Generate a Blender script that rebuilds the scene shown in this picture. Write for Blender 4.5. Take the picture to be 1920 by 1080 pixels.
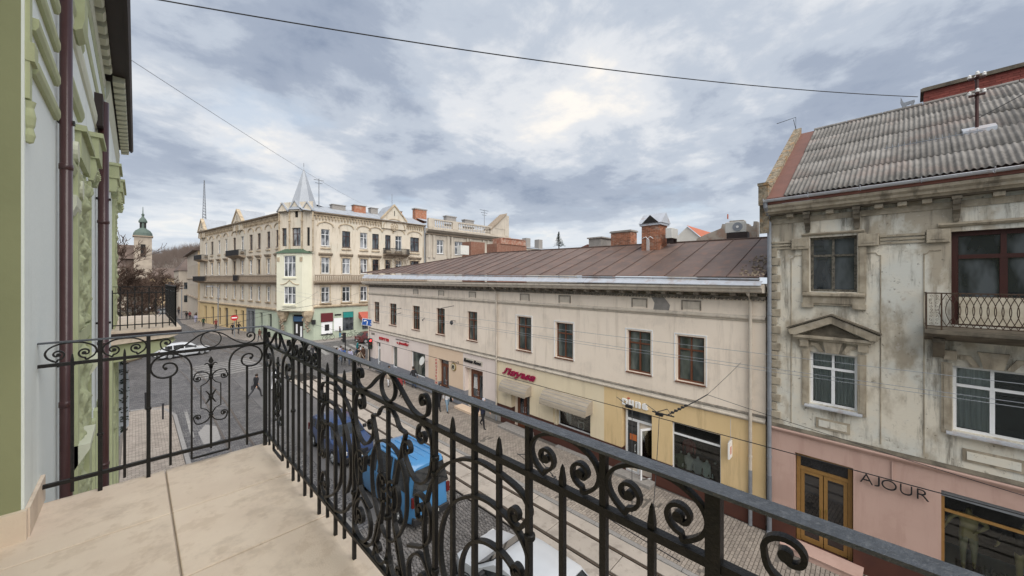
import bpy, math, random
from mathutils import Matrix, Vector
RND = random.Random(11)
rad = math.radians
for o in list(bpy.data.objects): bpy.data.objects.remove(o)
scene = bpy.context.scene
COL = scene.collection
# ------------------------------------------------------------------ camera
EYE = 8.6
cam_d = bpy.data.cameras.new('camera'); cam = bpy.data.objects.new('camera', cam_d); COL.objects.link(cam)
cam.location = (0, 0, EYE); cam.rotation_euler = (rad(90), 0, -math.atan(705/682))
cam_d.sensor_width = 36; cam_d.lens = 682/1920*36; cam_d.shift_y = -16/1920
cam_d.clip_start = .05; cam_d.clip_end = 3000
scene.camera = cam
scene.view_settings.view_transform = 'Standard'; scene.view_settings.look = 'None'
scene.view_settings.gamma = 1; scene.view_settings.use_curve_mapping = False
scene.view_settings.exposure = 1.62
# ------------------------------------------------------------------ sky
SUN_EL, SUN_AZ = rad(50), rad(196)          # azimuth measured clockwise from +Y
world = bpy.data.worlds.new('World'); scene.world = world; world.use_nodes = True
def mk_world():
    nt = world.node_tree; nt.nodes.clear(); N = nt.nodes.new; L = nt.links.new
    def math_(op, a, b=None, c=None, clamp=False):
        n = N('ShaderNodeMath'); n.operation = op; n.use_clamp = clamp
        for i, x in enumerate((a, b, c)):
            if x is None: continue
            if isinstance(x, (int, float)): n.inputs[i].default_value = x
            else: L(x, n.inputs[i])
        return n.outputs[0]
    out = N('ShaderNodeOutputWorld'); bg = N('ShaderNodeBackground'); bg.inputs[1].default_value = .054
    sky = N('ShaderNodeTexSky'); sky.sky_type = 'NISHITA'; sky.sun_disc = False
    sky.sun_elevation = SUN_EL; sky.sun_rotation = SUN_AZ; sky.altitude = 300; sky.air_density = 1.2; sky.dust_density = 2.5
    tc = N('ShaderNodeTexCoord'); sep = N('ShaderNodeSeparateXYZ'); L(tc.outputs['Generated'], sep.inputs[0])
    x, y, z = sep.outputs
    zz = math_('ADD', math_('MAXIMUM', z, 0.0), .16)
    com = N('ShaderNodeCombineXYZ'); L(math_('DIVIDE', x, zz), com.inputs[0]); L(math_('DIVIDE', y, zz), com.inputs[1])
    def noise(scale, detail, rough, off, dist=0., lac=2.):
        mp = N('ShaderNodeMapping'); mp.inputs['Location'].default_value = off; L(com.outputs[0], mp.inputs[0])
        n = N('ShaderNodeTexNoise'); n.inputs['Scale'].default_value = scale; n.inputs['Detail'].default_value = detail
        n.inputs['Roughness'].default_value = rough; n.inputs['Distortion'].default_value = dist; n.inputs['Lacunarity'].default_value = lac
        L(mp.outputs[0], n.inputs['Vector']); return n.outputs['Fac']
    big = noise(.66, 4, .5, (3.1, 1.7, 0), .3)
    med = noise(1.9, 7, .57, (7.3, 2.2, 1), .3)
    fin = noise(7.5, 7, .62, (1.3, 9.2, 4), .2)
    gap = noise(1.25, 5, .55, (12.4, 5.1, 2), .2)
    dens = math_('ADD', math_('ADD', math_('MULTIPLY', big, .52), math_('MULTIPLY', med, .37)), math_('MULTIPLY', fin, .11))
    def ramp(fac, stops):
        r = N('ShaderNodeValToRGB'); r.color_ramp.interpolation = 'EASE'
        el = r.color_ramp.elements
        while len(el) < len(stops): el.new(.5)
        for e, (p, c) in zip(el, stops): e.position = p; e.color = (*c, 1)
        L(fac, r.inputs[0]); return r.outputs[0]
    # cloud body: dark slate undersides to pale lilac grey to warm white breaks
    # the cover is thinnest, and so brightest, around one patch of sky east-north-east of the street
    def lobe(dx, dy, dz, lo, amp):
        v = Vector((dx, dy, dz)).normalized(); n = N('ShaderNodeVectorMath'); n.operation = 'DOT_PRODUCT'; L(tc.outputs['Generated'], n.inputs[0]); n.inputs[1].default_value = v
        r = N('ShaderNodeMapRange'); r.interpolation_type = 'SMOOTHSTEP'; L(n.outputs['Value'], r.inputs[0]); r.inputs[1].default_value = lo; r.inputs[2].default_value = 1.; r.inputs[3].default_value = 0; r.inputs[4].default_value = amp
        return r.outputs[0]
    dens = math_('SUBTRACT', dens, lobe(.86, .56, .50, .965, .020))
    dens = math_('SUBTRACT', dens, lobe(.45, 1.0, .14, .90, .03))
    cloud = ramp(dens, [(.35, (6.2, 5.9, 5.5)), (.42, (4.7, 4.85, 5.1)), (.485, (3.3, 3.65, 4.2)), (.54, (2.3, 2.65, 3.3)), (.64, (1.45, 1.8, 2.5))])
    def mixc(f, a, b):
        m = N('ShaderNodeMix'); m.data_type = 'RGBA'
        if isinstance(f, (int, float)): m.inputs[0].default_value = f
        else: L(f, m.inputs[0])
        for s, v in ((6, a), (7, b)):
            if isinstance(v, tuple): m.inputs[s].default_value = (*v, 1)
            else: L(v, m.inputs[s])
        return m.outputs[2]
    # a little of the clear sky through the thin places
    mr = N('ShaderNodeMapRange'); mr.interpolation_type = 'SMOOTHSTEP'; L(gap, mr.inputs[0])
    mr.inputs[1].default_value = .56; mr.inputs[2].default_value = .70; mr.inputs[3].default_value = 0; mr.inputs[4].default_value = .6
    thin = mixc(.72, sky.outputs[0], (3.6, 4.2, 4.9))
    c1 = mixc(mr.outputs[0], cloud, thin)
    # towards the horizon the cover turns pale and streaky
    hz = N('ShaderNodeMapRange'); hz.interpolation_type = 'SMOOTHSTEP'; L(z, hz.inputs[0])
    hz.inputs[1].default_value = .015; hz.inputs[2].default_value = .30; hz.inputs[3].default_value = .62; hz.inputs[4].default_value = 0
    c2 = mixc(hz.outputs[0], c1, (4.5, 4.9, 5.3))
    L(c2, bg.inputs[0]); L(bg.outputs[0], out.inputs[0])
mk_world()
sun_d = bpy.data.lights.new('sun', 'SUN'); sun_d.energy = 1.5; sun_d.angle = rad(75); sun_d.color = (1, .95, .88)
sun = bpy.data.objects.new('sun', sun_d); COL.objects.link(sun)
sun_dir = Vector((math.sin(SUN_AZ)*math.cos(SUN_EL), math.cos(SUN_AZ)*math.cos(SUN_EL), math.sin(SUN_EL)))
sun.rotation_euler = sun_dir.to_track_quat('Z', 'Y').to_euler()

# ------------------------------------------------------------------ materials
MATS = {}
def M(name, col, col2=None, rough=.8, scale=2.5, amt=.55, bump=.15, bscale=30., metal=0., spec=.35,
      streak=None, streak_amt=.5, blotch=None, blotch_amt=.5, blotch_scale=1.2, rnd=.0, island=False, stretch=(1,1,1), coat=0.):
    """plain surface: two colours mixed by noise, optional dirt streaks and blotches, fine relief; all in world space"""
    if name in MATS: return MATS[name]
    m = bpy.data.materials.new(name); m.use_nodes = True; nt = m.node_tree; N = nt.nodes.new; L = nt.links.new
    b = nt.nodes['Principled BSDF']; b.inputs['Roughness'].default_value = rough; b.inputs['Metallic'].default_value = metal
    b.inputs['Specular IOR Level'].default_value = spec; b.inputs['Coat Weight'].default_value = coat
    geo = N('ShaderNodeNewGeometry')
    def noise(s, det=5, mapscale=None, r=.6):
        n = N('ShaderNodeTexNoise'); n.inputs['Scale'].default_value = s; n.inputs['Detail'].default_value = det; n.inputs['Roughness'].default_value = r
        src = geo.outputs['Position']
        if mapscale:
            mp = N('ShaderNodeMapping'); mp.inputs['Scale'].default_value = mapscale; L(src, mp.inputs[0]); src = mp.outputs[0]
        L(src, n.inputs['Vector']); return n.outputs['Fac']
    def rng(f, a, b_, lo, hi):
        r = N('ShaderNodeMapRange'); r.interpolation_type = 'SMOOTHSTEP'; L(f, r.inputs[0])
        for i, v in zip((1, 2, 3, 4), (a, b_, lo, hi)): r.inputs[i].default_value = v
        return r.outputs[0]
    def mix(f, a, b_, mode='MIX'):
        x = N('ShaderNodeMix'); x.data_type = 'RGBA'; x.blend_type = mode
        if isinstance(f, float): x.inputs[0].default_value = f
        else: L(f, x.inputs[0])
        for s, v in ((6, a), (7, b_)):
            if isinstance(v, tuple): x.inputs[s].default_value = (*v[:3], 1)
            else: L(v, x.inputs[s])
        return x.outputs[2]
    if col2 is None: col2 = tuple(c*.72 for c in col)
    c = mix(rng(noise(scale, 6, stretch), .35, .68, 0, amt), col, col2)
    if blotch: c = mix(rng(noise(blotch_scale, 7, None, .66), .52, .62, 0, blotch_amt), c, blotch)
    if streak: c = mix(rng(noise(1., 6, (3.2, 3.2, .35), .68), .5, .68, 0, streak_amt), c, streak)
    if rnd or island:
        oi = N('ShaderNodeObjectInfo'); r0 = geo.outputs['Random Per Island'] if island else oi.outputs['Random']
        mm = N('ShaderNodeMapRange'); L(r0, mm.inputs[0]); mm.inputs[3].default_value = 1-rnd; mm.inputs[4].default_value = 1+rnd
        hs = N('ShaderNodeHueSaturation'); L(mm.outputs[0], hs.inputs['Value']); L(c, hs.inputs['Color']); c = hs.outputs[0]
    L(c, b.inputs['Base Color'])
    if bump:
        bp = N('ShaderNodeBump'); bp.inputs['Strength'].default_value = bump; bp.inputs['Distance'].default_value = .02
        L(noise(bscale, 4, stretch), bp.inputs['Height']); L(bp.outputs[0], b.inputs['Normal'])
    MATS[name] = m; return m
def glass(name, tint=(.02, .025, .03), clear=0., rough=.04, wavy=.02, light=None):
    if name in MATS: return MATS[name]
    m = bpy.data.materials.new(name); m.use_nodes = True; nt = m.node_tree; N = nt.nodes.new; L = nt.links.new
    b = nt.nodes['Principled BSDF']; b.inputs['Roughness'].default_value = rough; b.inputs['Specular IOR Level'].default_value = .8
    geo = N('ShaderNodeNewGeometry'); n = N('ShaderNodeTexNoise'); n.inputs['Scale'].default_value = 1.6; n.inputs['Detail'].default_value = 3
    mp = N('ShaderNodeMapping'); mp.inputs['Scale'].default_value = (1.4, 1.4, .5); L(geo.outputs['Position'], mp.inputs[0]); L(mp.outputs[0], n.inputs['Vector'])
    r = N('ShaderNodeValToRGB'); r.color_ramp.elements[0].position = .42; r.color_ramp.elements[1].position = .62
    r.color_ramp.elements[0].color = (*tint, 1); r.color_ramp.elements[1].color = (*(light or tuple(t*3+.03 for t in tint)), 1)
    L(n.outputs['Fac'], r.inputs[0]); L(r.outputs[0], b.inputs['Base Color'])
    if wavy:
        n2 = N('ShaderNodeTexNoise'); n2.inputs['Scale'].default_value = 3; L(geo.outputs['Position'], n2.inputs['Vector'])
        bp = N('ShaderNodeBump'); bp.inputs['Strength'].default_value = wavy; L(n2.outputs['Fac'], bp.inputs['Height']); L(bp.outputs[0], b.inputs['Normal'])
    if clear:
        tr = N('ShaderNodeBsdfTransparent'); gl = N('ShaderNodeBsdfGlossy'); gl.inputs['Roughness'].default_value = .02
        fr = N('ShaderNodeFresnel'); fr.inputs[0].default_value = 1.5
        m1 = N('ShaderNodeMixShader'); L(fr.outputs[0], m1.inputs[0]); L(tr.outputs[0], m1.inputs[1]); L(gl.outputs[0], m1.inputs[2])
        L(m1.outputs[0], nt.nodes['Material Output'].inputs[0])
        tr.inputs[0].default_value = (.86, .9, .9, 1)
    MATS[name] = m; return m
def paint(name, col, rough=.3, metal=0., coat=.4): return M(name, col, tuple(c*.88 for c in col), rough=rough, bump=0, metal=metal, coat=coat, spec=.5, scale=1.3)

# ------------------------------------------------------------------ mesh builder
class MB:
    def __init__(s): s.v = []; s.f = []; s.mi = []; s.cur = 0; s.T = None
    def add(s, vs, fs):
        n = len(s.v)
        if s.T is not None: vs = [tuple(s.T @ Vector(p)) for p in vs]
        s.v += [tuple(p) for p in vs]; s.f += [tuple(i+n for i in f) for f in fs]; s.mi += [s.cur]*len(fs)
        return s
    def box(s, x0, y0, z0, x1, y1, z1):
        if x0 > x1: x0, x1 = x1, x0
        if y0 > y1: y0, y1 = y1, y0
        if z0 > z1: z0, z1 = z1, z0
        return s.add([(x0,y0,z0),(x1,y0,z0),(x1,y1,z0),(x0,y1,z0),(x0,y0,z1),(x1,y0,z1),(x1,y1,z1),(x0,y1,z1)],
              [(0,3,2,1),(4,5,6,7),(0,1,5,4),(1,2,6,5),(2,3,7,6),(3,0,4,7)])
    def bbox(s, x0, y0, z0, x1, y1, z1, b):
        "box with chamfered top and vertical edges"
        if x0 > x1: x0, x1 = x1, x0
        if y0 > y1: y0, y1 = y1, y0
        def ring(i, z): return [(x0+i,y0,z),(x1-i,y0,z),(x1,y0+i,z),(x1,y1-i,z),(x1-i,y1,z),(x0+i,y1,z),(x0,y1-i,z),(x0,y0+i,z)]
        top = [(x0+b,y0+b,z1),(x1-b,y0+b,z1),(x1-b,y0+b,z1),(x1-b,y1-b,z1),(x1-b,y1-b,z1),(x0+b,y1-b,z1),(x0+b,y1-b,z1),(x0+b,y0+b,z1)]
        vs = ring(b, z0)+ring(b, z1-b)+[(x0+b,y0+b,z1),(x1-b,y0+b,z1),(x1-b,y1-b,z1),(x0+b,y1-b,z1)]
        fs = [tuple(range(7,-1,-1))]+[(i,(i+1)%8,8+(i+1)%8,8+i) for i in range(8)]
        fs += [(8,9,17,16),(9,10,17),(10,11,18,17),(11,12,18),(12,13,19,18),(13,14,19),(14,15,16,19),(15,8,16),(16,17,18,19)]
        return s.add(vs, fs)
    def quad(s, *p): return s.add(p, [tuple(range(len(p)))])
    def prism(s, pts, a0, a1, axis='x'):
        "2D outline (p,q) extruded along an axis: x->(y,z) y->(x,z) z->(x,y)"
        def V(p, a): return {'x': (a, p[0], p[1]), 'y': (p[0], a, p[1]), 'z': (p[0], p[1], a)}[axis]
        n = len(pts); vs = [V(p, a0) for p in pts]+[V(p, a1) for p in pts]
        return s.add(vs, [tuple(range(n-1,-1,-1)), tuple(range(n, 2*n))]+[(i,(i+1)%n,n+(i+1)%n,n+i) for i in range(n)])
    def tube(s, pts, r, n=6, cap=True):
        pts = [Vector(p) for p in pts]; rs = r if isinstance(r, (list, tuple)) else [r]*len(pts)
        vs = []; up = Vector((0, 0, 1))
        for i, p in enumerate(pts):
            d = (pts[min(i+1, len(pts)-1)]-pts[max(i-1, 0)])
            if d.length < 1e-9: d = Vector((0, 0, 1))
            d.normalize(); a = d.cross(up)
            if a.length < .05: a = d.cross(Vector((0, 1, 0)))
            a.normalize(); b = a.cross(d)
            for k in range(n):
                t = 2*math.pi*k/n; vs.append(tuple(p+(a*math.cos(t)+b*math.sin(t))*rs[i]))
        fs = [(i*n+k, i*n+(k+1)%n, (i+1)*n+(k+1)%n, (i+1)*n+k) for i in range(len(pts)-1) for k in range(n)]
        if cap: fs += [tuple(range(n-1,-1,-1)), tuple((len(pts)-1)*n+k for k in range(n))]
        return s.add(vs, fs)
    def lathe(s, prof, cx=0, cy=0, n=12, a0=0, a1=2*math.pi):
        full = abs(a1-a0-2*math.pi) < 1e-6; m = n if full else n+1
        vs = [(cx+r*math.cos(a0+(a1-a0)*k/n), cy+r*math.sin(a0+(a1-a0)*k/n), z) for r, z in prof for k in range(m)]
        fs = [(i*m+k, i*m+(k+1)%m, (i+1)*m+(k+1)%m, (i+1)*m+k) for i in range(len(prof)-1) for k in range(n if full else n)]
        if full:
            if prof[0][0] > 1e-4: fs.append(tuple(range(m-1,-1,-1)))
            if prof[-1][0] > 1e-4: fs.append(tuple((len(prof)-1)*m+k for k in range(m)))
        return s.add(vs, fs)
    def strap(s, pts, th, dep, y=0.):
        "flat iron: path (u,z), thickness th in plane (number or list), depth dep across the plane"
        n = len(pts); th = th if isinstance(th, (list, tuple)) else [th]*n; vs = []
        for i, p in enumerate(pts):
            q0 = pts[max(i-1, 0)]; q1 = pts[min(i+1, n-1)]; dx, dz = q1[0]-q0[0], q1[1]-q0[1]; l = math.hypot(dx, dz) or 1
            nx, nz = -dz/l*th[i]/2, dx/l*th[i]/2; d = dep/2
            vs += [(p[0]+nx, y-d, p[1]+nz), (p[0]+nx, y+d, p[1]+nz), (p[0]-nx, y+d, p[1]-nz), (p[0]-nx, y-d, p[1]-nz)]
        fs = [(i*4+k, i*4+(k+1)%4, i*4+4+(k+1)%4, i*4+4+k) for i in range(n-1) for k in range(4)]+[(3,2,1,0), tuple((n-1)*4+k for k in range(4))]
        return s.add(vs, fs)
    def blob(s, c, r, seed=0, sq=(1,1,1)):
        "low-poly leaf / knob"
        rr = random.Random(seed); vs = [(0,0,1),(0,0,-1)]+[(math.cos(k*1.2566)*(.9+.2*rr.random()), math.sin(k*1.2566)*(.9+.2*rr.random()), (rr.random()-.5)*.5) for k in range(5)]
        vs = [(c[0]+x*r*sq[0], c[1]+y*r*sq[1], c[2]+z*r*sq[2]) for x, y, z in vs]
        return s.add(vs, [(0,2+k,2+(k+1)%5) for k in range(5)]+[(1,2+(k+1)%5,2+k) for k in range(5)])
    def wall(s, x0, x1, z0, z1, holes, y=0., t=.25, reveal=True, bottom=True, top=True):
        "vertical sheet with rectangular openings and their reveals; +y is outside"
        xs = sorted({x0, x1, *[h[0] for h in holes], *[h[1] for h in holes]}); zs = sorted({z0, z1, *[h[2] for h in holes], *[h[3] for h in holes]})
        xs = [x for x in xs if x0 <= x <= x1]; zs = [z for z in zs if z0 <= z <= z1]
        for i in range(len(xs)-1):
            for j in range(len(zs)-1):
                cx, cz = (xs[i]+xs[i+1])/2, (zs[j]+zs[j+1])/2
                if any(h[0] < cx < h[1] and h[2] < cz < h[3] for h in holes): continue
                s.quad((xs[i],y,zs[j]),(xs[i],y,zs[j+1]),(xs[i+1],y,zs[j+1]),(xs[i+1],y,zs[j]))
        if reveal:
            for a, b, c, d in holes:
                s.quad((a,y,c),(a,y-t,c),(a,y-t,d),(a,y,d)); s.quad((b,y,c),(b,y,d),(b,y-t,d),(b,y-t,c))
                if top: s.quad((a,y,d),(a,y-t,d),(b,y-t,d),(b,y,d))
                if bottom is True or (bottom is not False and c > bottom): s.quad((a,y,c),(b,y,c),(b,y-t,c),(a,y-t,c))
        return s
    def mesh(s, name, mats, smooth=False):
        me = bpy.data.meshes.new(name); me.from_pydata(s.v, [], s.f)
        for m in (mats if isinstance(mats, (list, tuple)) else [mats]): me.materials.append(m)
        if any(s.mi): me.polygons.foreach_set('material_index', s.mi)
        if smooth: me.polygons.foreach_set('use_smooth', [True]*len(me.polygons))
        me.update(); return me
    def build(s, name, mats, parent=None, frame=None, smooth=False, **kw):
        return ob(name, s.mesh(name, mats, smooth), parent, frame, **kw)
WM = {}
def ob(name, data, parent=None, frame=None, label=None, category=None, group=None, kind=None):
    o = bpy.data.objects.new(name, data); COL.objects.link(o)
    Mx = frame.copy() if frame is not None else (WM[parent.name].copy() if parent else Matrix())
    WM[o.name] = Mx
    if parent: o.parent = parent; o.matrix_basis = WM[parent.name].inverted() @ Mx
    else: o.matrix_basis = Mx
    for k, v in (('label', label), ('category', category), ('group', group), ('kind', kind)):
        if v: o[k] = v
    return o
def thing(name, label, cat, frame=None, group=None): return ob(name, None, None, frame or Matrix(), label=label, category=cat, group=group)
def struct(mb, name, mats, frame=None, **kw): return mb.build(name, mats, None, frame, kind='structure', **kw)
def frame(px, py, dx, dy, z=0.):
    "local x runs along the facade, local y points out of it"
    return Matrix.Translation((px, py, z)) @ Matrix.Rotation(math.atan2(dy, dx), 4, 'Z')
def T(x, y, z): return Matrix.Translation((x, y, z))
def RZ(a): return Matrix.Rotation(a, 4, 'Z')
def copy_thing(src, Mx, label=None, group=None):
    "a thing with copies of its parts and sub-parts"
    def cp(o, par, m):
        c = o.copy(); COL.objects.link(c); c.parent = par; WM[c.name] = m; c.matrix_basis = (WM[par.name].inverted() @ m) if par else m
        for ch in KIDS.get(o.name, []) or list(o.children): cp(ch, c, m @ WM[o.name].inverted() @ WM[ch.name])
        return c
    r = cp(src, None, Mx)
    if label: r['label'] = label
    if group: r['group'] = group
    return r
KIDS = {}
def catmull(pts, k=5, closed=False):
    out = []; n = len(pts)
    for i in range(n-1):
        p0 = pts[max(i-1, 0)]; p1 = pts[i]; p2 = pts[i+1]; p3 = pts[min(i+2, n-1)]
        for j in range(k):
            t = j/k; out.append(tuple(.5*((2*b)+(-a+c)*t+(2*a-5*b+4*c-d)*t*t+(-a+3*b-3*c+d)*t**3) for a, b, c, d in zip(p0, p1, p2, p3)))
    out.append(tuple(pts[-1])); return out
def spiral(cx, cz, r0, r1, a0, turns, n=22):
    "from the eye outwards: radius r0 -> r1, ending at angle a0+turns (degrees)"
    return [(cx+(r0+(r1-r0)*i/n)*math.cos(rad(a0+turns*i/n)), cz+(r0+(r1-r0)*i/n)*math.sin(rad(a0+turns*i/n))) for i in range(n+1)]
def text_mb(txt, size, depth, bold=0., shear=0., extr_res=7):
    cu = bpy.data.curves.new('txt', 'FONT'); cu.body = txt; cu.size = size; cu.extrude = depth/2; cu.offset = bold; cu.shear = shear
    cu.align_x = 'LEFT'; cu.resolution_u = extr_res
    o = bpy.data.objects.new('txt', cu); COL.objects.link(o)
    bpy.context.view_layer.update(); dg = bpy.context.evaluated_depsgraph_get()
    me = bpy.data.meshes.new_from_object(o.evaluated_get(dg)); bpy.data.objects.remove(o)
    vs = [tuple(v.co) for v in me.vertices]; fs = [tuple(p.vertices) for p in me.polygons]
    bpy.data.meshes.remove(me)
    return vs, fs
def sign_text(name, txt, w, h, depth, mat, parent, F, x_right, y, z, bold=0., shear=0., name_mesh=None, **kw):
    "raised lettering read from outside; x_right is the local x (facade runs leftwards) of the text's left edge"
    vs, fs = text_mb(txt, 1., .1, bold, shear)
    xs = [v[0] for v in vs]; ys = [v[1] for v in vs]; x0, x1, y0, y1 = min(xs), max(xs), min(ys), max(ys)
    mb = MB(); mb.add([(x_right-(v[0]-x0)/(x1-x0)*w, y+(v[2]/.1+.5)*depth, z+(v[1]-y0)/(y1-y0)*h) for v in vs], fs)
    return mb.build(name, mat, parent, F, **kw)
# ------------------------------------------------------------------ palette
m_olive = M('olive_paint', (.30,.315,.175), (.25,.265,.145), scale=1.4, bump=.1, bscale=14)
m_pale = M('pale_paint', (.85,.90,.86), (.79,.84,.80), scale=1.2, bump=.12, bscale=26, streak=(.62,.66,.62), streak_amt=.35)
m_grn = M('green_trim', (.48,.51,.31), (.38,.41,.235), scale=4, bump=.12, bscale=40)
m_grnl = M('light_green_trim', (.66,.67,.53), (.56,.58,.44), scale=4, bump=.1)
m_soffit = M('brown_soffit', (.035,.024,.022), rough=.6, bump=.05)
m_pipe = M('brown_downpipe', (.055,.020,.020), (.075,.035,.035), rough=.32, scale=3, bump=.05, spec=.5, coat=.2)
m_iron = M('black_iron', (.007,.007,.007), (.016,.014,.012), rough=.46, scale=22, bump=.2, bscale=150, spec=.35, blotch=(.035,.030,.026), blotch_scale=45, blotch_amt=.3)
m_irontop = M('sheen_tinted_iron', (.075,.085,.10), (.035,.04,.047), rough=.34, scale=26, bump=.4, bscale=90, spec=.6, blotch=(.13,.14,.155), blotch_scale=60, blotch_amt=.6)  # paler grey-blue puts the specular sheen of the rail's upper face into the colour
m_tile = M('balcony_stone', (.76,.64,.51), (.67,.545,.43), rough=.72, scale=3.2, bump=.16, bscale=120, blotch=(.50,.38,.27), blotch_scale=7, blotch_amt=.3, rnd=.04, streak=(.50,.40,.31), streak_amt=.5)
m_tileedge = M('mortar', (.44,.38,.31), rough=.9)
m_asph = M('asphalt', (.13,.125,.125), (.09,.088,.09), rough=.85, scale=.7, bump=.3, bscale=60)
def cobble(name, c1, c2, joint, sx, sy, rot=0., rough=.7, bump=.7):
    m = bpy.data.materials.new(name); m.use_nodes = True; nt = m.node_tree; N = nt.nodes.new; L = nt.links.new
    b = nt.nodes['Principled BSDF']; b.inputs['Roughness'].default_value = rough
    geo = N('ShaderNodeNewGeometry'); mp = N('ShaderNodeMapping'); mp.inputs['Rotation'].default_value = (0, 0, rot); L(geo.outputs['Position'], mp.inputs[0])
    dn = N('ShaderNodeTexNoise'); dn.inputs['Scale'].default_value = .45; dn.inputs['Detail'].default_value = 2; L(geo.outputs['Position'], dn.inputs['Vector'])
    va = N('ShaderNodeVectorMath'); va.operation = 'SCALE'; va.inputs['Scale'].default_value = .5; L(dn.outputs['Color'], va.inputs[0])
    vb = N('ShaderNodeVectorMath'); L(mp.outputs[0], vb.inputs[0]); L(va.outputs[0], vb.inputs[1])
    br = N('ShaderNodeTexBrick'); br.inputs['Scale'].default_value = 1; br.inputs['Brick Width'].default_value = sx; br.inputs['Row Height'].default_value = sy
    br.inputs['Mortar Size'].default_value = min(sx, sy)*.12; br.inputs['Mortar Smooth'].default_value = .5
    br.inputs['Color1'].default_value = (*c1, 1); br.inputs['Color2'].default_value = (*c2, 1); br.inputs['Mortar'].default_value = (*joint, 1); L(vb.outputs[0], br.inputs['Vector'])
    n2 = N('ShaderNodeTexNoise'); n2.inputs['Scale'].default_value = .35; n2.inputs['Detail'].default_value = 6; n2.inputs['Roughness'].default_value = .65; L(geo.outputs['Position'], n2.inputs['Vector'])
    r = N('ShaderNodeMapRange'); L(n2.outputs['Fac'], r.inputs[0]); r.inputs[1].default_value = .3; r.inputs[2].default_value = .7; r.inputs[3].default_value = .68; r.inputs[4].default_value = 1.22
    hs = N('ShaderNodeHueSaturation'); L(r.outputs[0], hs.inputs['Value']); L(br.outputs[0], hs.inputs['Color']); L(hs.outputs[0], b.inputs['Base Color'])
    bp = N('ShaderNodeBump'); bp.inputs['Strength'].default_value = bump; bp.inputs['Distance'].default_value = .03; bp.invert = True
    L(br.outputs['Fac'], bp.inputs['Height']); L(bp.outputs[0], b.inputs['Normal']); return m
m_road = cobble('granite_setts', (.20,.19,.185), (.085,.082,.086), (.03,.028,.027), .21, .15, rough=.5)
m_setts = M('sett_stone', (.155,.145,.14), (.10,.095,.095), rough=.6, scale=9, bump=.4, bscale=60, rnd=.32, island=True, spec=.45)
m_paver = M('sand_paver', (.30,.262,.225), (.235,.20,.175), rough=.85, scale=1.1, bump=.25, bscale=60, rnd=.16, island=True, blotch=(.22,.19,.165), blotch_scale=.9, blotch_amt=.5)
m_joint = M('paving_joint', (.14,.125,.11), rough=.95)
m_walk = cobble('distant_paving', (.34,.30,.27), (.28,.245,.22), (.12,.11,.10), .22, .12)
m_conc = M('track_concrete', (.40,.355,.31), (.31,.275,.24), rough=.88, scale=1.3, bump=.3, bscale=35, blotch=(.23,.20,.175), blotch_scale=2.2, blotch_amt=.5, rnd=.07)
m_groove = M('rail_groove', (.035,.03,.026), rough=.9)
m_rail = M('rail_steel', (.23,.19,.16), (.13,.10,.08), rough=.35, metal=.75, bump=.1)
m_kerb = M('kerb_granite', (.26,.25,.24), (.19,.18,.175), rough=.8, scale=8, bump=.3, rnd=.08)
m_white = M('white_marking', (.30,.29,.275), (.17,.165,.16), rough=.7, scale=5, amt=.9)
# ------------------------------------------------------------------ ground
g = MB(); g.quad((-900,-500,-.16),(900,-500,-.16),(900,1500,-.16),(-900,1500,-.16)); struct(g, 'ground', M('earth', (.12,.11,.09), rough=.95))
g = MB(); g.quad((-60,-30,-.11),(120,-30,-.11),(120,62,-.11),(-60,62,-.11)); g.quad((-60,62,-.11),(120,62,-.11),(60,220,-.11),(-30,220,-.11)); struct(g, 'road', m_road)
# near setts as relief, each a real stone; one uncountable carpet
g = MB(); rr = random.Random(3)
y = -3.
while y < 12.5:
    x = 5.35+rr.random()*.05
    while x < 9.05:
        w = .10+rr.random()*.03; h = -.085+rr.random()*.012
        x1 = min(x+w, 9.1); j = .011
        g.add([(x+j,y+j,-.11),(x1-j,y+j,-.11),(x1-j,y+.115-j,-.11),(x+j,y+.115-j,-.11),(x+j*2,y+j*2,h),(x1-j*2,y+j*2,h),(x1-j*2,y+.115-j*2,h),(x+j*2,y+.115-j*2,h)],[(4,5,6,7),(0,1,5,4),(1,2,6,5),(2,3,7,6),(3,0,4,7)])
        x += w
    y += .115
g.build('granite_setts', m_setts, kind='stuff', label='dark granite setts of the traffic lane beneath the vans')
# smooth asphalt patch where the lane has been relaid
g = MB(); g.box(5.9,12.6,-.11,9.1,40,-.094); struct(g, 'road_patch', m_asph)
g = MB(); g.box(5.02,-3,-.11,5.34,16.5,-.075); struct(g, 'drain_strip', m_kerb)
struct(MB().prism([(2.5,24.6),(3.2,25.2),(3.35,27.6),(2.9,28.4),(2.45,27.2)], -.11, -.104, 'z'), 'road_patch', m_kerb)
struct(MB().box(6.9,44,-.11,9.6,52,-.105), 'road_patch', m_asph)
# pavements
def pavers(x0, x1, y0, y1, bw, bh, seed, hole=None, z=0.):
    g = MB(); rr = random.Random(seed); y = y0; row = 0
    while y < y1-1e-6:
        x = x0-(bw/2 if row % 2 else 0)
        while x < x1-1e-6:
            a, b = max(x, x0), min(x+bw, x1); j = .0055
            if b-a > .03 and not (hole and hole((a+b)/2, y)):
                h = z+rr.uniform(-.004, .004); k = j*1.9
                g.add([(a+j,y+j,z-.03),(b-j,y+j,z-.03),(b-j,y+bh-j,z-.03),(a+j,y+bh-j,z-.03),(a+k,y+k,h),(b-k,y+k,h),(b-k,y+bh-k,h),(a+k,y+bh-k,h)],[(4,5,6,7),(0,1,5,4),(1,2,6,5),(2,3,7,6),(3,0,4,7)])
            x += bw
        y += bh; row += 1
    return g
st = random.Random(9)
patches = [(st.uniform(11.6,14.6), st.uniform(-2,16), st.uniform(.1,.32)) for _ in range(16)]
hole = lambda x, y: any(abs(x-a) < r*1.6 and abs(y-b) < r and st.random() < .6 for a, b, r in patches)
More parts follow.
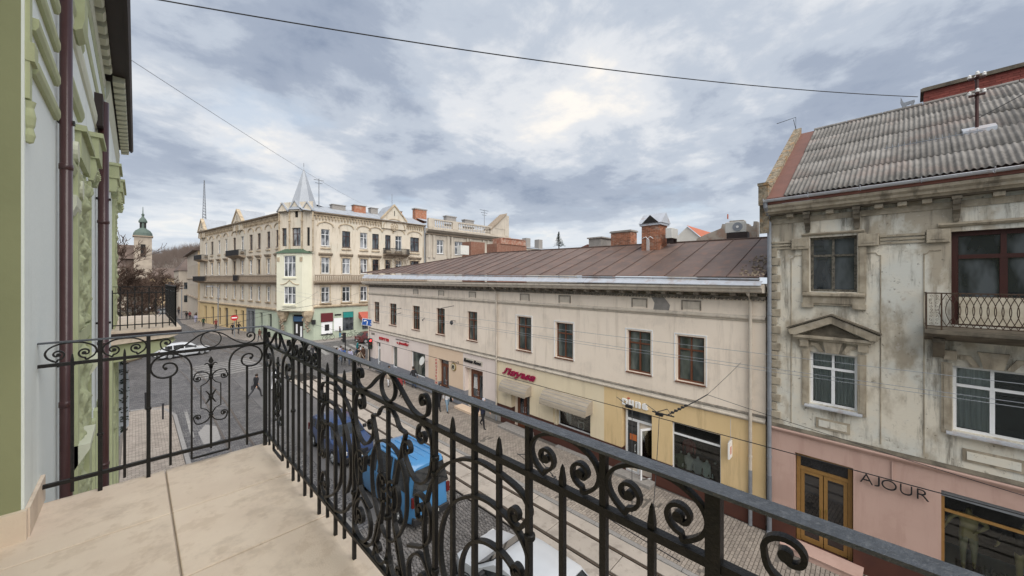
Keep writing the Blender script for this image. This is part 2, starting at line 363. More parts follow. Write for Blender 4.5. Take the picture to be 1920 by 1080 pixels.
rp = struct(MB().box(11.36,-9,-.12,15.6,34.2,-.028), 'right_pavement', m_joint)
pavers(11.36,14.98,-8,20,.2,.105,1,hole).build('paving_blocks', m_paver, rp, kind='stuff')
pavers(11.36,15.3,20,34.2,.26,.16,2).build('paving_blocks', m_paver, rp, kind='stuff')
lp = struct(MB().box(-.6,2,-.12,1.62,34.4,-.028), 'left_pavement', m_joint)
pavers(-.5,1.6,12,34.2,.24,.14,4).build('paving_blocks', m_paver, lp, kind='stuff')
# kerbstones, each a stone
def kerbs(parent, pts, n0):
    for i in range(len(pts)-1):
        (ax, ay), (bx, by) = pts[i], pts[i+1]; L = math.hypot(bx-ax, by-ay); k = max(1, round(L/1.0))
        me = MB().bbox(.006,-.09,-.13,L/k-.006,.09,.006,.012).mesh('kerbstone', m_kerb)
        for j in range(k):
            t = j/k; ob('kerbstone', me, parent, T(ax+(bx-ax)*t, ay+(by-ay)*t, 0) @ RZ(math.atan2(by-ay, bx-ax)))
kerbs(rp, [(11.27,-6),(11.27,33.5),(11.8,34.4),(15.6,34.4)], 0)
kerbs(lp, [(1.72,4),(1.72,31.5),(1.35,33.4),(.2,34.5),(-1.2,34.6)], 0)
# tram bed: concrete slabs, each one a slab
tb = struct(MB().box(9.12,-8,-.14,11.18,37,-.05), 'tram_bed', m_groove)
cols = [(9.13,9.60),(9.74,10.54),(10.68,11.17)]
for ci, (a, b) in enumerate(cols):
    y = -7+ci*.4
    while y < 34:
        Ls = 2.4 if ci == 1 else 3.1
        MB().bbox(a+.006,y+.012,-.06,b-.006,y+Ls-.012,-.012+RND.uniform(-.004,.004),.01).build('concrete_slab', m_conc, tb)
        y += Ls
for x in (9.67, 10.61):
    MB().box(x-.028,-8,-.05,x+.012,36,-.016).box(x+.034,-8,-.05,x+.046,36,-.018).build('tram_rail', m_rail, tb)
# second track in the setts, curving off round the corner
def railpath(name, pts, off=0):
    p = catmull(pts, 6); mb = MB()
    for o_, w_ in ((0,.035),(.065,.012)):
        q = []
        for i in range(len(p)):
            a = p[max(i-1,0)]; b = p[min(i+1,len(p)-1)]; dx, dy = b[0]-a[0], b[1]-a[1]; l = math.hypot(dx, dy)
            q.append((p[i][0]-dy/l*(off+o_), p[i][1]+dx/l*(off+o_), dy/l, dx/l))
        for i in range(len(q)-1):
            a, b = q[i], q[i+1]
            mb.quad((a[0]-a[2]*w_,a[1]+a[3]*w_,-.098),(b[0]-b[2]*w_,b[1]+b[3]*w_,-.098),(b[0]+b[2]*w_,b[1]-b[3]*w_,-.098),(a[0]+a[2]*w_,a[1]-a[3]*w_,-.098))
    return struct(mb, name, m_rail)
track2 = [(3.9,-4),(3.9,10),(3.85,24),(3.95,34),(3.6,44),(3.0,56),(3.4,72),(5.2,100),(6.6,140)]
railpath('tram_rail', track2, .5); railpath('tram_rail', track2, -.47)
tr1 = [(10.15,36),(10.3,42),(11.2,48),(13.6,52.4),(18,54),(30,54.3)]
railpath('tram_rail', tr1, .47); railpath('tram_rail', tr1, -.47)
tr3 = [(10.15,36),(9.4,46),(7.4,62),(7.0,80),(8.0,130)]
railpath('tram_rail', tr3, .47); railpath('tram_rail', tr3, -.47)
# far pavements and zebra
fp = struct(MB().prism([(16.4,53.6),(60,53.6),(60,55.9),(17.4,55.9),(14.7,60.1),(9.0,97.5),(6.3,97.5),(7.2,82),(9.9,66),(12.2,58.6),(14.2,55)], -.12, 0, 'z'), 'far_pavement', m_walk)
kerbs(fp, [(12.2,58.5),(14.2,54.9),(16.4,53.5),(26,53.5)], 0)
struct(MB().prism([(6.3,97.6),(9.0,97.6),(8.6,104),(8.9,150),(7.4,150)], -.12, 0, 'z'), 'far_pavement', m_walk)
struct(MB().prism([(15.6,33.2),(40,33.2),(40,38.6),(16.0,38.6),(15.2,37.6)], -.12, -.004, 'z'), 'side_pavement', m_walk)
struct(MB().prism([(-20,54),(-1.4,54),(.4,57),(2.4,72),(4.6,100),(6.0,140),(-20,140)], -.12, 0, 'z'), 'park_ground', M('leaf_litter', (.13,.10,.065), (.08,.07,.045), rough=.95, scale=3))
for i in range(9):
    x = 13.2+i*.98
    struct(MB().quad((x,44.6,-.1),(x+.5,44.6,-.1),(x+1.2,49.8,-.1),(x+.7,49.8,-.1)), 'zebra_stripe', m_white)
for i in range(7):
    y = 41.5+i*1.0
    struct(MB().quad((3.6,y,-.101),(8.8,y+1.2,-.101),(8.8,y+1.6,-.101),(3.6,y+.4,-.101)), 'zebra_stripe', m_white)
# lane dashes on our side
struct(MB().quad((.2+1.9,26.5,-.1),(2.25,26.5,-.1),(2.35,32,-.1),(2.2,32,-.1)), 'lane_line', m_white)

# ------------------------------------------------------------------ the house we stand on
WX = -.45
house = thing('green_stucco_house', 'olive and pale green stucco house front at the left edge, with downpipes and modillion cornice', 'house', T(-.45, 8, 0))
W0 = Matrix()
wl = MB()   # main wall, near bay: pale face beside the balcony
wl.box(-4, -9, 7.05, -1.5, 3.5, 12.7)                 # wall behind the camera, set back
wl.build('rear_wall', m_olive, house, W0)
MB().box(-4, 3.5, 0, WX, 10.9, 12.6).build('wall', m_pale, house, W0)
MB().box(-4, 10.9, 0, -.42, 17.1, 12.6).build('wall', m_pale, house, W0)
MB().box(-4, -9, 0, -.5, 3.5, 7.05).build('lower_wall', m_pale, house, W0)
MB().box(-4, -9, 12.6, -.6, 17.0, 13.1).build('attic', m_pale, house, W0)
# olive pier beside the french window, its reveal faces the camera
MB().box(-1.5, 3.492, 7.1, WX-.012, 3.52, 12.6).build('pier_face', m_olive, house, W0)
MB().box(-1.6, 3.46, 7.1, WX+.012, 3.495, 7.27).build('skirting', m_tile, house, W0)
MB().box(WX+.001, 3.50, 7.1, WX+.02, 4.02, 7.27).build('skirting', m_tile, house, W0)
# window-hood bands and console above the pale wall
for z in (9.86, 10.13, 10.40, 10.70):
    MB().prism([(WX,z),(WX+.022,z),(WX+.034,z+.03),(WX+.034,z+.075),(WX,z+.075)], 3.66, 4.6, 'y').build('hood_moulding', m_grn, house, W0)
c = MB(); c.box(WX,3.51,9.66,WX+.018,3.575,11.6); c.box(WX,3.505,9.88,WX+.036,3.62,9.99); c.box(WX,3.585,9.72,WX+.014,3.605,11.6); c.box(WX,3.615,9.78,WX+.012,3.635,11.6)
c.lathe([(.0,9.40),(.016,9.41),(.024,9.45),(.016,9.49),(.022,9.51),(.026,9.56),(.018,9.61),(.026,9.65)], WX+.012, 3.543, 24); c.build('console', m_grn, house, W0)
# downpipes
def pipe(x, y, z0, z1, r, mat, parent, brackets=(), name='downpipe', F=W0, wall_y=None):
    p = MB(); p.tube([(x,y,z0),(x,y,z1)], r, 28)
    z = z0+1.7
    while z < z1-.5: p.tube([(x,y,z),(x,y,z+.004),(x,y,z+.046),(x,y,z+.05)], [r*1.0,r*1.12,r*1.12,r*1.0], 28); z += 1.95
    d = p.build(name, mat, parent, F, smooth=True)
    for bz in brackets: MB().box(x-r*1.3,y-.012,bz-.015,x+r*1.3,y+r*1.25,bz+.015).build('bracket', m_iron, d)
    return d
pipe(-.40, 4.72, 0, 12.6, .036, m_pipe, house, (7.9, 9.9, 11.8))
pipe(-.365, 8.8, 0, 11.45, .062, m_pipe, house, (7.9, 9.9))
MB().box(-.50, 8.55, 11.0, -.36, 8.95, 11.5).build('pipe_hopper', m_soffit, house, W0)
# pilaster with leaf relief between the pipes
from mathutils import noise as mn
def relief(x, y0, y1, z0, z1, seed, dep=.05, step=.02):
    "carved foliage panel: one continuous sheet of modelled stucco"
    ny = max(4, int((y1-y0)/step)); nz = int((z1-z0)/step); vs = []
    for j in range(nz+1):
        for i in range(ny+1):
            y, z = y0+(y1-y0)*i/ny, z0+(z1-z0)*j/nz; u = (i/ny-.5)*2
            sw = math.sin(z*13+u*2.8+seed+1.5*mn.noise(Vector((y*3,z*3,seed)))); st = math.sin(z*11-u*3.1+seed*2)
            q = mn.noise(Vector((y*9+seed, z*9, 3.1)))
            h = max(0, sw)**.6*.5*(1-abs(u)**3)+max(0, st)**.6*.35+.45*abs(q)+.25*mn.noise(Vector((y*26, z*26, seed)))
            edge = 0 if (i in (0, ny) or j in (0, nz)) else 1
            vs.append((x+dep*max(0, h)*edge, y, z))
    return MB().add(vs, [(j*(ny+1)+i, j*(ny+1)+i+1, (j+1)*(ny+1)+i+1, (j+1)*(ny+1)+i) for j in range(nz) for i in range(ny)])
for (x, ya, yb, zb, zt, sd) in ((WX+.001, 5.6, 7.2, 0, 9.75, 5), (WX+.001, 9.9, 10.6, 3, 9.8, 6), (-.42, 13.6, 15.2, 5.4, 11.0, 7)):
    b = MB(); b.box(WX-.1, ya, zb, x+.05, ya+.12, zt+.1); b.box(WX-.1, yb-.12, zb, x+.05, yb, zt+.1)
    b.box(WX-.1, ya+.12, 7.9, x+.045, yb-.12, 8.05); b.box(WX-.1, ya+.12, 4.4, x+.045, yb-.12, 4.55); b.build('pilaster', m_grn, house, W0)
    relief(x+.004, ya+.12, yb-.12, 8.06, zt, sd, .085).build('leaf_relief', m_grn, house, W0, smooth=True)
    relief(x+.004, ya+.12, yb-.12, 4.6, 7.88, sd+3, .085).build('leaf_relief', m_grn, house, W0, smooth=True)
def capital(y0, y1, x0, x1, z, name='capital'):
    c = MB(); c.box(x0, y0, z, x1, y1, z+.28); c.box(x0, y0-.03, z+.28, x1+.04, y1+.03, z+.34); c.prism([(x0,z-.3),(x1-.05,z-.3),(x1-.02,z-.16),(x1-.035,z),(x0,z)], y0+.03, y0+.22, 'y'); c.prism([(x0,z-.3),(x1-.05,z-.3),(x1-.02,z-.16),(x1-.035,z),(x0,z)], y1-.22, y1-.03, 'y')
    for k in range(9): c.blob((x1-.045, y0+.15+(y1-y0-.3)*k/8, z-.16-.05*(k%2)), .045, k)
    c.build(name, m_grn, house, W0)
capital(6.0, 7.1, WX-.05, WX+.045, 9.9); capital(7.5, 8.2, WX-.05, WX+.10, 10.25); capital(12.2, 13.4, -.5, -.27, 10.9); capital(14.6, 16.9, -.5, -.25, 11.0)
# hood over the window between the pipes: sloping mouldings
for k, z in enumerate((9.6, 10.35, 11.1)):
    MB().prism([(WX,z),(WX+.03,z+.01),(WX+.05,z+.07),(WX+.05,z+.11),(WX,z+.11)], 5.05, 6.3, 'y').build('hood_moulding', m_grn, house, W0)
MB().prism([(WX,10.98),(WX+.02,11.0),(WX+.035,11.08),(WX+.035,11.15),(WX,11.15)], 5.0, 10.6, 'y').build('frieze_moulding', m_grnl, house, W0)
MB().prism([(WX,11.6),(WX+.012,11.62),(WX+.025,11.7),(WX,11.7)], 4.8, 10.85, 'y').build('frieze_moulding', m_grn, house, W0)
# draped bracket head beside the first pipe
b = MB(); b.prism([(WX,11.05),(WX+.04,11.02),(WX+.085,11.06),(WX+.10,11.15),(WX+.10,11.42),(WX+.075,11.55),(WX,11.57)], 5.5, 5.85, 'y'); b.build('scroll_bracket', m_grn, house, W0)
b = MB(); b.prism([(WX,9.22),(WX+.03,9.22),(WX+.06,9.3),(WX+.06,9.4),(WX,9.4)], 5.35, 5.8, 'y'); b.build('scroll_bracket', m_grnl, house, W0)
for yy, zz in ((5.55, 9.85), (6.0, 9.55)):
    MB().tube([(WX,yy,zz),(WX+.06,yy,zz)], .10, 14).build('rosette', m_grnl, house, W0)
for yy, zz in ((6.9, 7.55), (5.6, 6.9), (5.6, 5.7)):
    MB().prism([(WX,zz-.22),(WX+.03,zz-.18),(WX+.13,zz),(WX+.13,zz+.05),(WX,zz+.05)], yy, yy+.7, 'y').build('corbel_shelf', m_grnl, house, W0)
# lower fluting
f = MB()
for k in range(8): f.box(WX, 5.3+k*.62, .6, WX+.03+.02*(k % 3), 5.3+k*.62+.22, 6.6)
f.build('fluting', m_grn, house, W0)
f = MB()
for k in range(6): f.box(-.42, 11.1+k*1.0, .3, -.39+.02*(k % 2), 11.1+k*1.0+.4, 6.9)
f.build('fluting', m_grn, house, W0)
# cornice: bed moulds, soffit, modillions one by one
MB().prism([(-.45,12.15),(-.445,12.15),(-.43,12.22),(-.43,12.28),(-.45,12.28)], 3.0, 10.9, 'y').build('cornice_moulding', m_grn, house, W0)
MB().prism([(-.45,12.42),(-.44,12.42),(-.42,12.48),(-.42,12.55),(-.45,12.55)], 3.0, 10.9, 'y').build('cornice_moulding', m_grnl, house, W0)
MB().box(-.6, 3.0, 12.74, -.11, 17.1, 12.79).build('soffit', m_soffit, house, W0)
MB().prism([(-.13,12.72),(-.09,12.72),(-.06,12.78),(-.06,12.9),(-.13,12.9)], 3.0, 17.15, 'y').build('eaves_gutter', m_soffit, house, W0)
MB().prism([(-.42,12.2),(-.40,12.25),(-.37,12.35),(-.36,12.5),(-.36,12.58),(-.42,12.58)], 10.9, 17.1, 'y').build('cornice_moulding', m_grnl, house, W0)
me1 = MB().prism([(0,0),(.15,.015),(.16,.03),(.175,.06),(.175,.13),(0,.13)], -.13, .13, 'y').mesh('modillion', m_grnl)
y = 4.2
while y < 10.9: ob('modillion', me1, house, T(-.5, y, 12.6)); y += .42
me2 = MB().prism([(0,0),(.16,.02),(.175,.05),(.175,.13),(0,.13)], -.115, .115, 'y').mesh('modillion', m_grnl)
y = 11.05
while y < 17.1: ob('modillion', me2, house, T(-.33, y, 12.6)); y += .37
MB().box(-4, 3, 12.9, -.1, 17.2, 13.0).build('roof_edge', m_soffit, house, W0)

# our balcony floor
bf = struct(MB().box(-1.6,-2.2,6.86,.865,3.93,7.082), 'balcony_floor', m_tileedge)
for x0, x1 in ((-1.5,.155),(.165,.885)):
    ys = [(3.205,3.955),(2.465,3.195),(1.72,2.455),(.98,1.71),(.24,.97),(-.5,.23),(-1.24,-.51),(-2.2,-1.25)]
    for a, b_ in ys: MB().bbox(x0,a,7.07,x1,b_,7.10,.004).build('floor_tile', m_tile, bf)
# ------------------------------------------------------------------ wrought-iron railing
ZT, ZM, ZB = 1.075, .925, .125
def scroll_c(u0, z0, s, r=.04):
    "top-band scroll between two posts: two eyes joined by an arch"
    hw = s/2-.012
    a = spiral(u0-s*.245, z0, .006, .036, 340, -430)           # eye, winds out
    l = a+[(u0-hw*.52, ZM+.022), (u0-hw*.88, ZM+.05), (u0-hw, ZM+.085), (u0-hw*.86, ZT-.035), (u0-hw*.5, ZT-.014), (u0, ZT-.007)]
    l = a+catmull([a[-1],(u0-hw*.60, ZM+.019),(u0-hw*.9, ZM+.045),(u0-hw, ZM+.08),(u0-hw*.84, ZT-.036),(u0-hw*.45, ZT-.012),(u0, ZT-.006)], 5)[1:]
    return l
def clean(p): 
    o = [p[0]]
    for q in p[1:]:
        if math.hypot(q[0]-o[-1][0], q[1]-o[-1][1]) > .0025: o.append(q)
    return o
def strap_part(pts, rail, F, name='scroll', th=.011, dep=.018, eye=True):
    th *= .85; dep *= .9
    p = clean(pts); n = len(p)
    t = [th*(.75+.25*min(1, i/8)) for i in range(n)]
    mb = MB().strap(p, t, dep)
    if eye: mb.tube([(p[0][0],-dep/2-.001,p[0][1]),(p[0][0],dep/2+.001,p[0][1])], .0115, 12)
    return mb.build(name, m_iron, rail, F)
def mir(p, c): return [(2*c-a, b) for a, b in p]
def flip(p, c): return [(a, 2*c-b) for a, b in p]
def bar(u, z0, z1, rail, F, w=.014, spear=0, name='bar'):
    mb = MB()
    if spear > 0:
        h = w/2; mb.box(u-h,-h,z0,u+h,h,z1-.045)
        mb.add([(u-h,-h,z1-.045),(u+h,-h,z1-.045),(u+h,h,z1-.045),(u-h,h,z1-.045),(u-h*.55,-h*.55,z1-.012),(u+h*.55,-h*.55,z1-.012),(u+h*.55,h*.55,z1-.012),(u-h*.55,h*.55,z1-.012),(u,0,z1)],
               [(0,1,5,4),(1,2,6,5),(2,3,7,6),(3,0,4,7),(4,5,8),(5,6,8),(6,7,8),(7,4,8)])
    else: mb.box(u-w/2,-w/2,z0,u+w/2,w/2,z1)
    return mb.build(name, m_iron, rail, F)
def collar(u, z, rail, F, w=.027, h=.020):
    mb = MB(); mb.tube([(u,0,z-h/2),(u,0,z-h/2+.003),(u,0,z+h/2-.003),(u,0,z+h/2)], [w*.5,w*.62,w*.62,w*.5], 10); return mb.build('collar', m_iron, rail, F)
def panel_s(u0, wd, rail, F, mirror=False):
    "lyre panel with a lily spear between two big scrolls; u0 = corner side"
    k = wd/.749
    U = (lambda u: u0+u*k) if not mirror else (lambda u: u0+wd-u*k)
    c = lambda pts: [(U(a), b) for a, b in pts]
    mid = .381
    # top band: ring and S-scrolls
    MB().strap([(U(mid)+.066*math.cos(rad(t)), 1.003+.066*math.sin(rad(t))) for t in range(0, 361, 12)], .007, .016).build('ring', m_iron, rail, F)
    sL = spiral(.648, 1.003, .005, .034, -60, 420); sL = sL[:-2]+catmull([sL[-2], (.672, .963), (.62, .941), (.54, .972), (.46, 1.04), (.385, 1.069)], 5)[0:]
    sL = spiral(.648, 1.005, .005, .036, 350, -350)+catmull([(.684,1.0),(.672,.962),(.615,.940),(.54,.975),(.46,1.040),(.385,1.070)],5)[1:]
    strap_part(c(sL), rail, F); strap_part(c(mir(sL, mid)), rail, F)
    # big scrolls under the middle rail
    big = catmull([(.655,.806),(.668,.818),(.660,.840),(.630,.846),(.600,.829),(.588,.792),(.602,.757),(.640,.737),(.690,.742),(.727,.778),(.737,.832),(.712,.885),(.655,.915),(.590,.908),(.535,.872),(.507,.815),(.502,.74)], 6)+[(.502,.4),(.502,.053)]
    strap_part(c(big), rail, F, th=.014, dep=.019); strap_part(c(mir(big, mid)), rail, F, th=.014, dep=.019)
    MB().strap([(U(.502),.053),(U(.26),.053)], .012, .018).build('bottom_tie', m_iron, rail, F)
    for u in (.627, .135): bar(U(u), .046, .738, rail, F, .015)
    # centre spear
    bar(U(mid), .098, .80, rail, F, .014)
    MB().prism([(U(mid)+a, b) for a, b in [(0,.862),(-.012,.838),(-.017,.824),(-.012,.812),(-.007,.803),(.007,.803),(.012,.812),(.017,.824),(.012,.838)]], -.007, .007, 'y').build('spearhead', m_iron, rail, F)
    for s_ in (-1, 1):
        MB().strap([(U(mid+s_*a), b) for a, b in catmull([(.004,.762),(.010,.790),(.026,.806),(.042,.796)],4)], [.012,.013,.013,.012,.012,.012,.011,.01,.009,.008,.007,.006,.005], .014).build('leaf', m_iron, rail, F)
        q = spiral(0, 0, .005, .026, 120, 330)
        for (cx, cz, fl) in ((.083,.690,1),(.083,.372,-1)):
            p = [(mid+s_*(cx+a), cz+fl*b) for a, b in q]
            e = [(mid+s_*(.11), cz+fl*.012),(mid+s_*.095,cz+fl*.045),(mid+s_*.06,cz+fl*.053),(mid+s_*.022,cz+fl*.035),(mid+s_*.004,cz+fl*.0)]
            p = [(mid+s_*(cx+a), cz+fl*b) for a, b in spiral(0,0,.005,.027,-380,380)]
            p = p+catmull([p[-1]]+e[1:], 4)[1:]
            strap_part(c(p), rail, F, th=.009, dep=.015)
        hexp = [(mid+s_*.004,.682),(mid+s_*.03,.645),(mid+s_*.064,.628),(mid+s_*.064,.445),(mid+s_*.03,.428),(mid+s_*.004,.385)]
        MB().strap(c(hexp), .007, .013).build('frame_strap', m_iron, rail, F)
        for fl in (-1, 1):
            MB().strap([(U(mid+s_*a), .527+fl*b) for a, b in [(.003,.006),(.014,.022),(.022,.038),(.034,.052)]], [.013,.012,.009,.005], .013).build('leaf', m_iron, rail, F)
    for z in (.688, .527, .378): collar(U(mid), z, rail, F, .026, .016)
def bays(us, rail, F, scrolls):
    "posts at us[::2], spikes at us[1::2]"
    for i, u in enumerate(us):
        if i % 2 == 0: bar(u, -.005, ZT-.004, rail, F, .0225 if F is FE else .0175, name='post')
        else: bar(u, .045, .995, rail, F, .0155, spear=1)
    for i in scrolls:
        a, b = us[i], us[i+2]; c0 = (a+b)/2
        p = scroll_c(c0, .992, b-a); strap_part(p, rail, F); strap_part(mir(p, c0), rail, F)
def rails_(L0, L1, rail, F):
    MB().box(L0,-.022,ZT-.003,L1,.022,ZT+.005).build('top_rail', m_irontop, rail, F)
    MB().box(L0,-.011,ZM-.010,L1,.011,ZM+.010).build('middle_rail', m_iron, rail, F)
    MB().box(L0,-.011,ZB-.009,L1,.011,ZB+.009).build('bottom_rail', m_iron, rail, F)
FE = frame(.815, 3.905, -1, 0, 7.1)       # end side, runs to the wall
FL = frame(.815, 3.905, 0, -1, 7.1)       # street side, runs back past the camera
rail = thing('balcony_railing', 'black wrought-iron balcony railing with scrolls, spears and rings, nearest to the camera', 'railing', T(.815, 3.905, 7.1))
bar(0, -.005, ZT, rail, FE, .028, name='post')
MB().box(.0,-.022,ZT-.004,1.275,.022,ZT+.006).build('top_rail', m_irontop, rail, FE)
MB().box(.014,-.011,ZM-.011,1.275,.011,ZM+.011).build('middle_rail', m_iron, rail, FE)
MB().box(.014,-.0125,ZB-.012,1.275,.0125,ZB+.012).build('bottom_rail', m_iron, rail, FE)
panel_s(0, .749, rail, FE)
bays([.749, .873, .992, 1.119, 1.262][:4], rail, FE, [0])
p = scroll_c(1.122, .992, .25); strap_part(p, rail, FE); strap_part(mir(p, 1.122), rail, FE)
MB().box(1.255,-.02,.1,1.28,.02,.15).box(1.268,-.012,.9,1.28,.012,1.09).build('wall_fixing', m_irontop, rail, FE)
for u, z in ((.749,.52),(.992,.99),(.992,.40)): collar(u, z, rail, FE)
# street side; u = 3.905 - Y
rails_(.0, 6.2, rail, FL)
panel_s(0, .845, rail, FL)
usA = [.845, .98, 1.115, 1.25, 1.40, 1.545, 1.675, 1.805, 1.938]
bays(usA, rail, FL, [0, 2])
usB = [2.698, 2.812, 2.937, 3.059, 3.187, 3.31, 3.437, 3.559, 3.687]
bays(usB, rail, FL, [4, 6])
bar(3.687, -.005, ZT-.004, rail, FL, .028, name='post')
panel_s(3.687, .80, rail, FL, mirror=False)
bays([4.487, 4.62, 4.75, 4.87, 5.0, 5.12, 5.25], rail, FL, [0, 2])
collar(.845, .52, rail, FL)
# centre panel of the street side
UC = 2.318
bar(UC, .046, .93, rail, FL, .016)
MB().strap([(UC+.068*math.cos(rad(t)), 1.003+.066*math.sin(rad(t))) for t in range(0, 361, 12)], .009, .018).build('ring', m_iron, rail, FL)
sT = spiral(-.300, 1.005, .005, .034, -30, 330)
sT = spiral(-.300, 1.003, .006, .034, 330, -330)+catmull([(-.334,.985),(-.322,.955),(-.27,.938),(-.20,.960),(-.10,1.028),(-.02,1.068)],5)[1:]
sT = [( -(-.300)*-1+ (a+.300)*-1, b) for a, b in spiral(-.300,1.003,.006,.035,-150,330)]
sT = spiral(-.300, 1.004, .006, .036, -170, 350, 24)
sT = sT+catmull([sT[-1],(-.336,.985),(-.322,.953),(-.272,.938),(-.20,.958),(-.10,1.026),(-.015,1.069)],5)[1:]
def both(pts, name='scroll', th=.012, dep=.022, eye=True):
    strap_part([(UC+a, b) for a, b in pts], rail, FL, name, th, dep, eye); strap_part([(UC-a, b) for a, b in pts], rail, FL, name, th, dep, eye)
both(sT)
# lyre (points traced on the railing plane; a<0 is the camera side mirrored)
both([(.012,.905),(.045,.900),(.075,.880),(.098,.848),(.115,.838),(.150,.835),(.158,.832),(.150,.808),(.130,.765),(.112,.715),(.085,.640),(.062,.56),(.05,.46),(.062,.37),(.09,.29),(.125,.21),(.15,.145)], 'lyre_strap', .013, .022, False)
sp1 = spiral(.290,.862,.006,.036,160,-330,22)
both(sp1+catmull([sp1[-1],(.262,.888),(.285,.908),(.325,.905),(.355,.872),(.364,.820),(.358,.765),(.335,.705),(.29,.668),(.235,.662),(.19,.69),(.152,.735),(.146,.78)],5)[1:]+spiral(.178,.772,.034,.010,150,-300,16), eye=True)
both(catmull([(.0,.742),(.05,.738),(.10,.715),(.145,.660),(.165,.595),(.165,.50),(.145,.43),(.10,.36),(.05,.31),(.0,.298)],5), 'hoop', .011, .02, False)
both(spiral(.04,.535,.012,.045,90,-360,20)+catmull([(.04,.58),(.085,.565),(.10,.51),(.075,.455),(.02,.465)],4)[1:], th=.011)
both(spiral(.275,.555,.006,.044,210,-330,22)+catmull([(.235,.60),(.275,.615),(.325,.60),(.352,.555),(.345,.47),(.30,.415),(.24,.385),(.18,.36)],5)[1:])
sp2 = spiral(.300,.262,.006,.044,90,-400,24)
both(sp2+catmull([sp2[-1],(.335,.215),(.36,.265),(.335,.33),(.28,.368),(.225,.345),(.185,.29),(.19,.22),(.235,.17),(.29,.152),(.345,.16)],5)[1:])
both(catmull([(.376,.24),(.375,.20),(.35,.165),(.29,.150),(.22,.155),(.165,.19),(.13,.25),(.10,.33),(.06,.40)],5), 'lower_arc', .013, .022, False)
both(spiral(.10,.20,.005,.03,0,-380,18)+catmull([(.13,.17),(.11,.148),(.06,.15),(.02,.19),(.0,.25)],4)[1:])
for z in (.40, .20): collar(UC, z, rail, FL, .034)
for z in (.74, .80, .36): collar(UC+.38, z, rail, FL); collar(UC-.38, z, rail, FL)
# sweeping arcs through the plain bays either side
for sgn in (1, -1):
    W = lambda pts: [(UC+sgn*a, b) for a, b in pts]
    a1 = spiral(.818,.775,.006,.036,-60,370,22)
    strap_part(W(a1+catmull([a1[-1],(.855,.770),(.874,.800),(.868,.828),(.835,.856),(.77,.872),(.70,.880),(.64,.879),(.567,.862),(.497,.829),(.444,.795),(.387,.735),(.340,.657),(.31,.55),(.305,.46),(.325,.38),(.375,.30)],4)[1:]), rail, FL, 'arc_scroll', .013, .022)
    a2 = spiral(.828,.605,.006,.034,-60,370,22)
    strap_part(W(a2+catmull([a2[-1],(.858,.600),(.870,.650),(.858,.695),(.812,.738),(.752,.758),(.69,.764),(.63,.755),(.575,.730),(.515,.690),(.470,.640),(.435,.575),(.418,.50),(.425,.41),(.47,.32)],4)[1:]), rail, FL, 'arc_scroll', .013, .022)
    a3 = spiral(.824,.425,.006,.034,-60,370,22)
    strap_part(W(a3+catmull([a3[-1],(.856,.425),(.870,.48),(.855,.545),(.81,.60),(.76,.624),(.70,.626),(.65,.612),(.60,.580),(.560,.520),(.545,.45),(.56,.36),(.61,.28),(.70,.21),(.80,.165),(.86,.16)],4)[1:]), rail, FL, 'arc_scroll', .013, .022)
    a4 = spiral(.80,.24,.006,.034,520,-340,22)
    strap_part(W(a4+catmull([a4[-1],(.775,.285),(.81,.308),(.85,.29),(.87,.235),(.84,.175),(.74,.15),(.62,.155),(.5,.20),(.42,.28)],4)[1:]), rail, FL, 'arc_scroll', .012, .022)
    for z in (.735, .60, .40, .22): collar(UC+sgn*.872, z, rail, FL)
# ------------------------------------------------------------------ the neighbour's balcony further along the same front
bal = thing('neighbour_balcony', 'second balcony further along the green house front, stone slab with black iron railing', 'balcony', T(.3, 15, 7.3))
MB().prism([(-.42,7.0),(.62,7.08),(.78,7.14),(.80,7.20),(.84,7.22),(.84,7.34),(-.42,7.34)], 13.1, 18.2, 'y').build('slab', m_tile, bal, W0)
MB().prism([(-.42,6.55),(.2,6.62),(.60,6.86),(.74,6.99),(-.42,6.99)], 13.25, 18.0, 'y').build('soffit', m_grn, bal, W0)
MB().box(.80,13.08,7.18,.85,18.2,7.27).box(-.42,13.06,7.18,.85,13.1,7.27).build('drip_edge', m_soffit, bal, W0)
FE2 = frame(.74, 13.2, -1, 0, 7.34); FL2 = frame(.74, 13.2, 0, 1, 7.34)
for F2, L_, nb in ((FE2, 1.14, 9), (FL2, 4.85, 38)):
    MB().box(0,-.02,1.07,L_,.02,1.085).build('top_rail', m_iron, bal, F2); MB().box(0,-.012,.91,L_,.012,.935).build('middle_rail', m_iron, bal, F2); MB().box(0,-.012,.11,L_,.012,.135).build('bottom_rail', m_iron, bal, F2)
    for i in range(nb+1):
        u = L_*i/nb; post = i % 2 == 0
        MB().box(u-.011,-.011,0 if post else .04,u+.011,.011,1.07 if post else .99).build('post' if post else 'bar', m_iron, bal, F2)
        if post and i < nb-1:
            p = scroll_c(u+L_/nb, .99, 2*L_/nb); mb = MB().strap(clean(p), .010, .015).strap(clean(mir(p, u+L_/nb)), .010, .015); mb.build('scroll', m_iron, bal, F2)
    if F2 is FE2:
        for s_ in (-1, 1): MB().strap([(.35+s_*a, b) for a, b in catmull([(0,.75),(.07,.7),(.05,.5),(.09,.4),(.02,.3)],4)], .011, .015).build('scroll', m_iron, bal, F2)
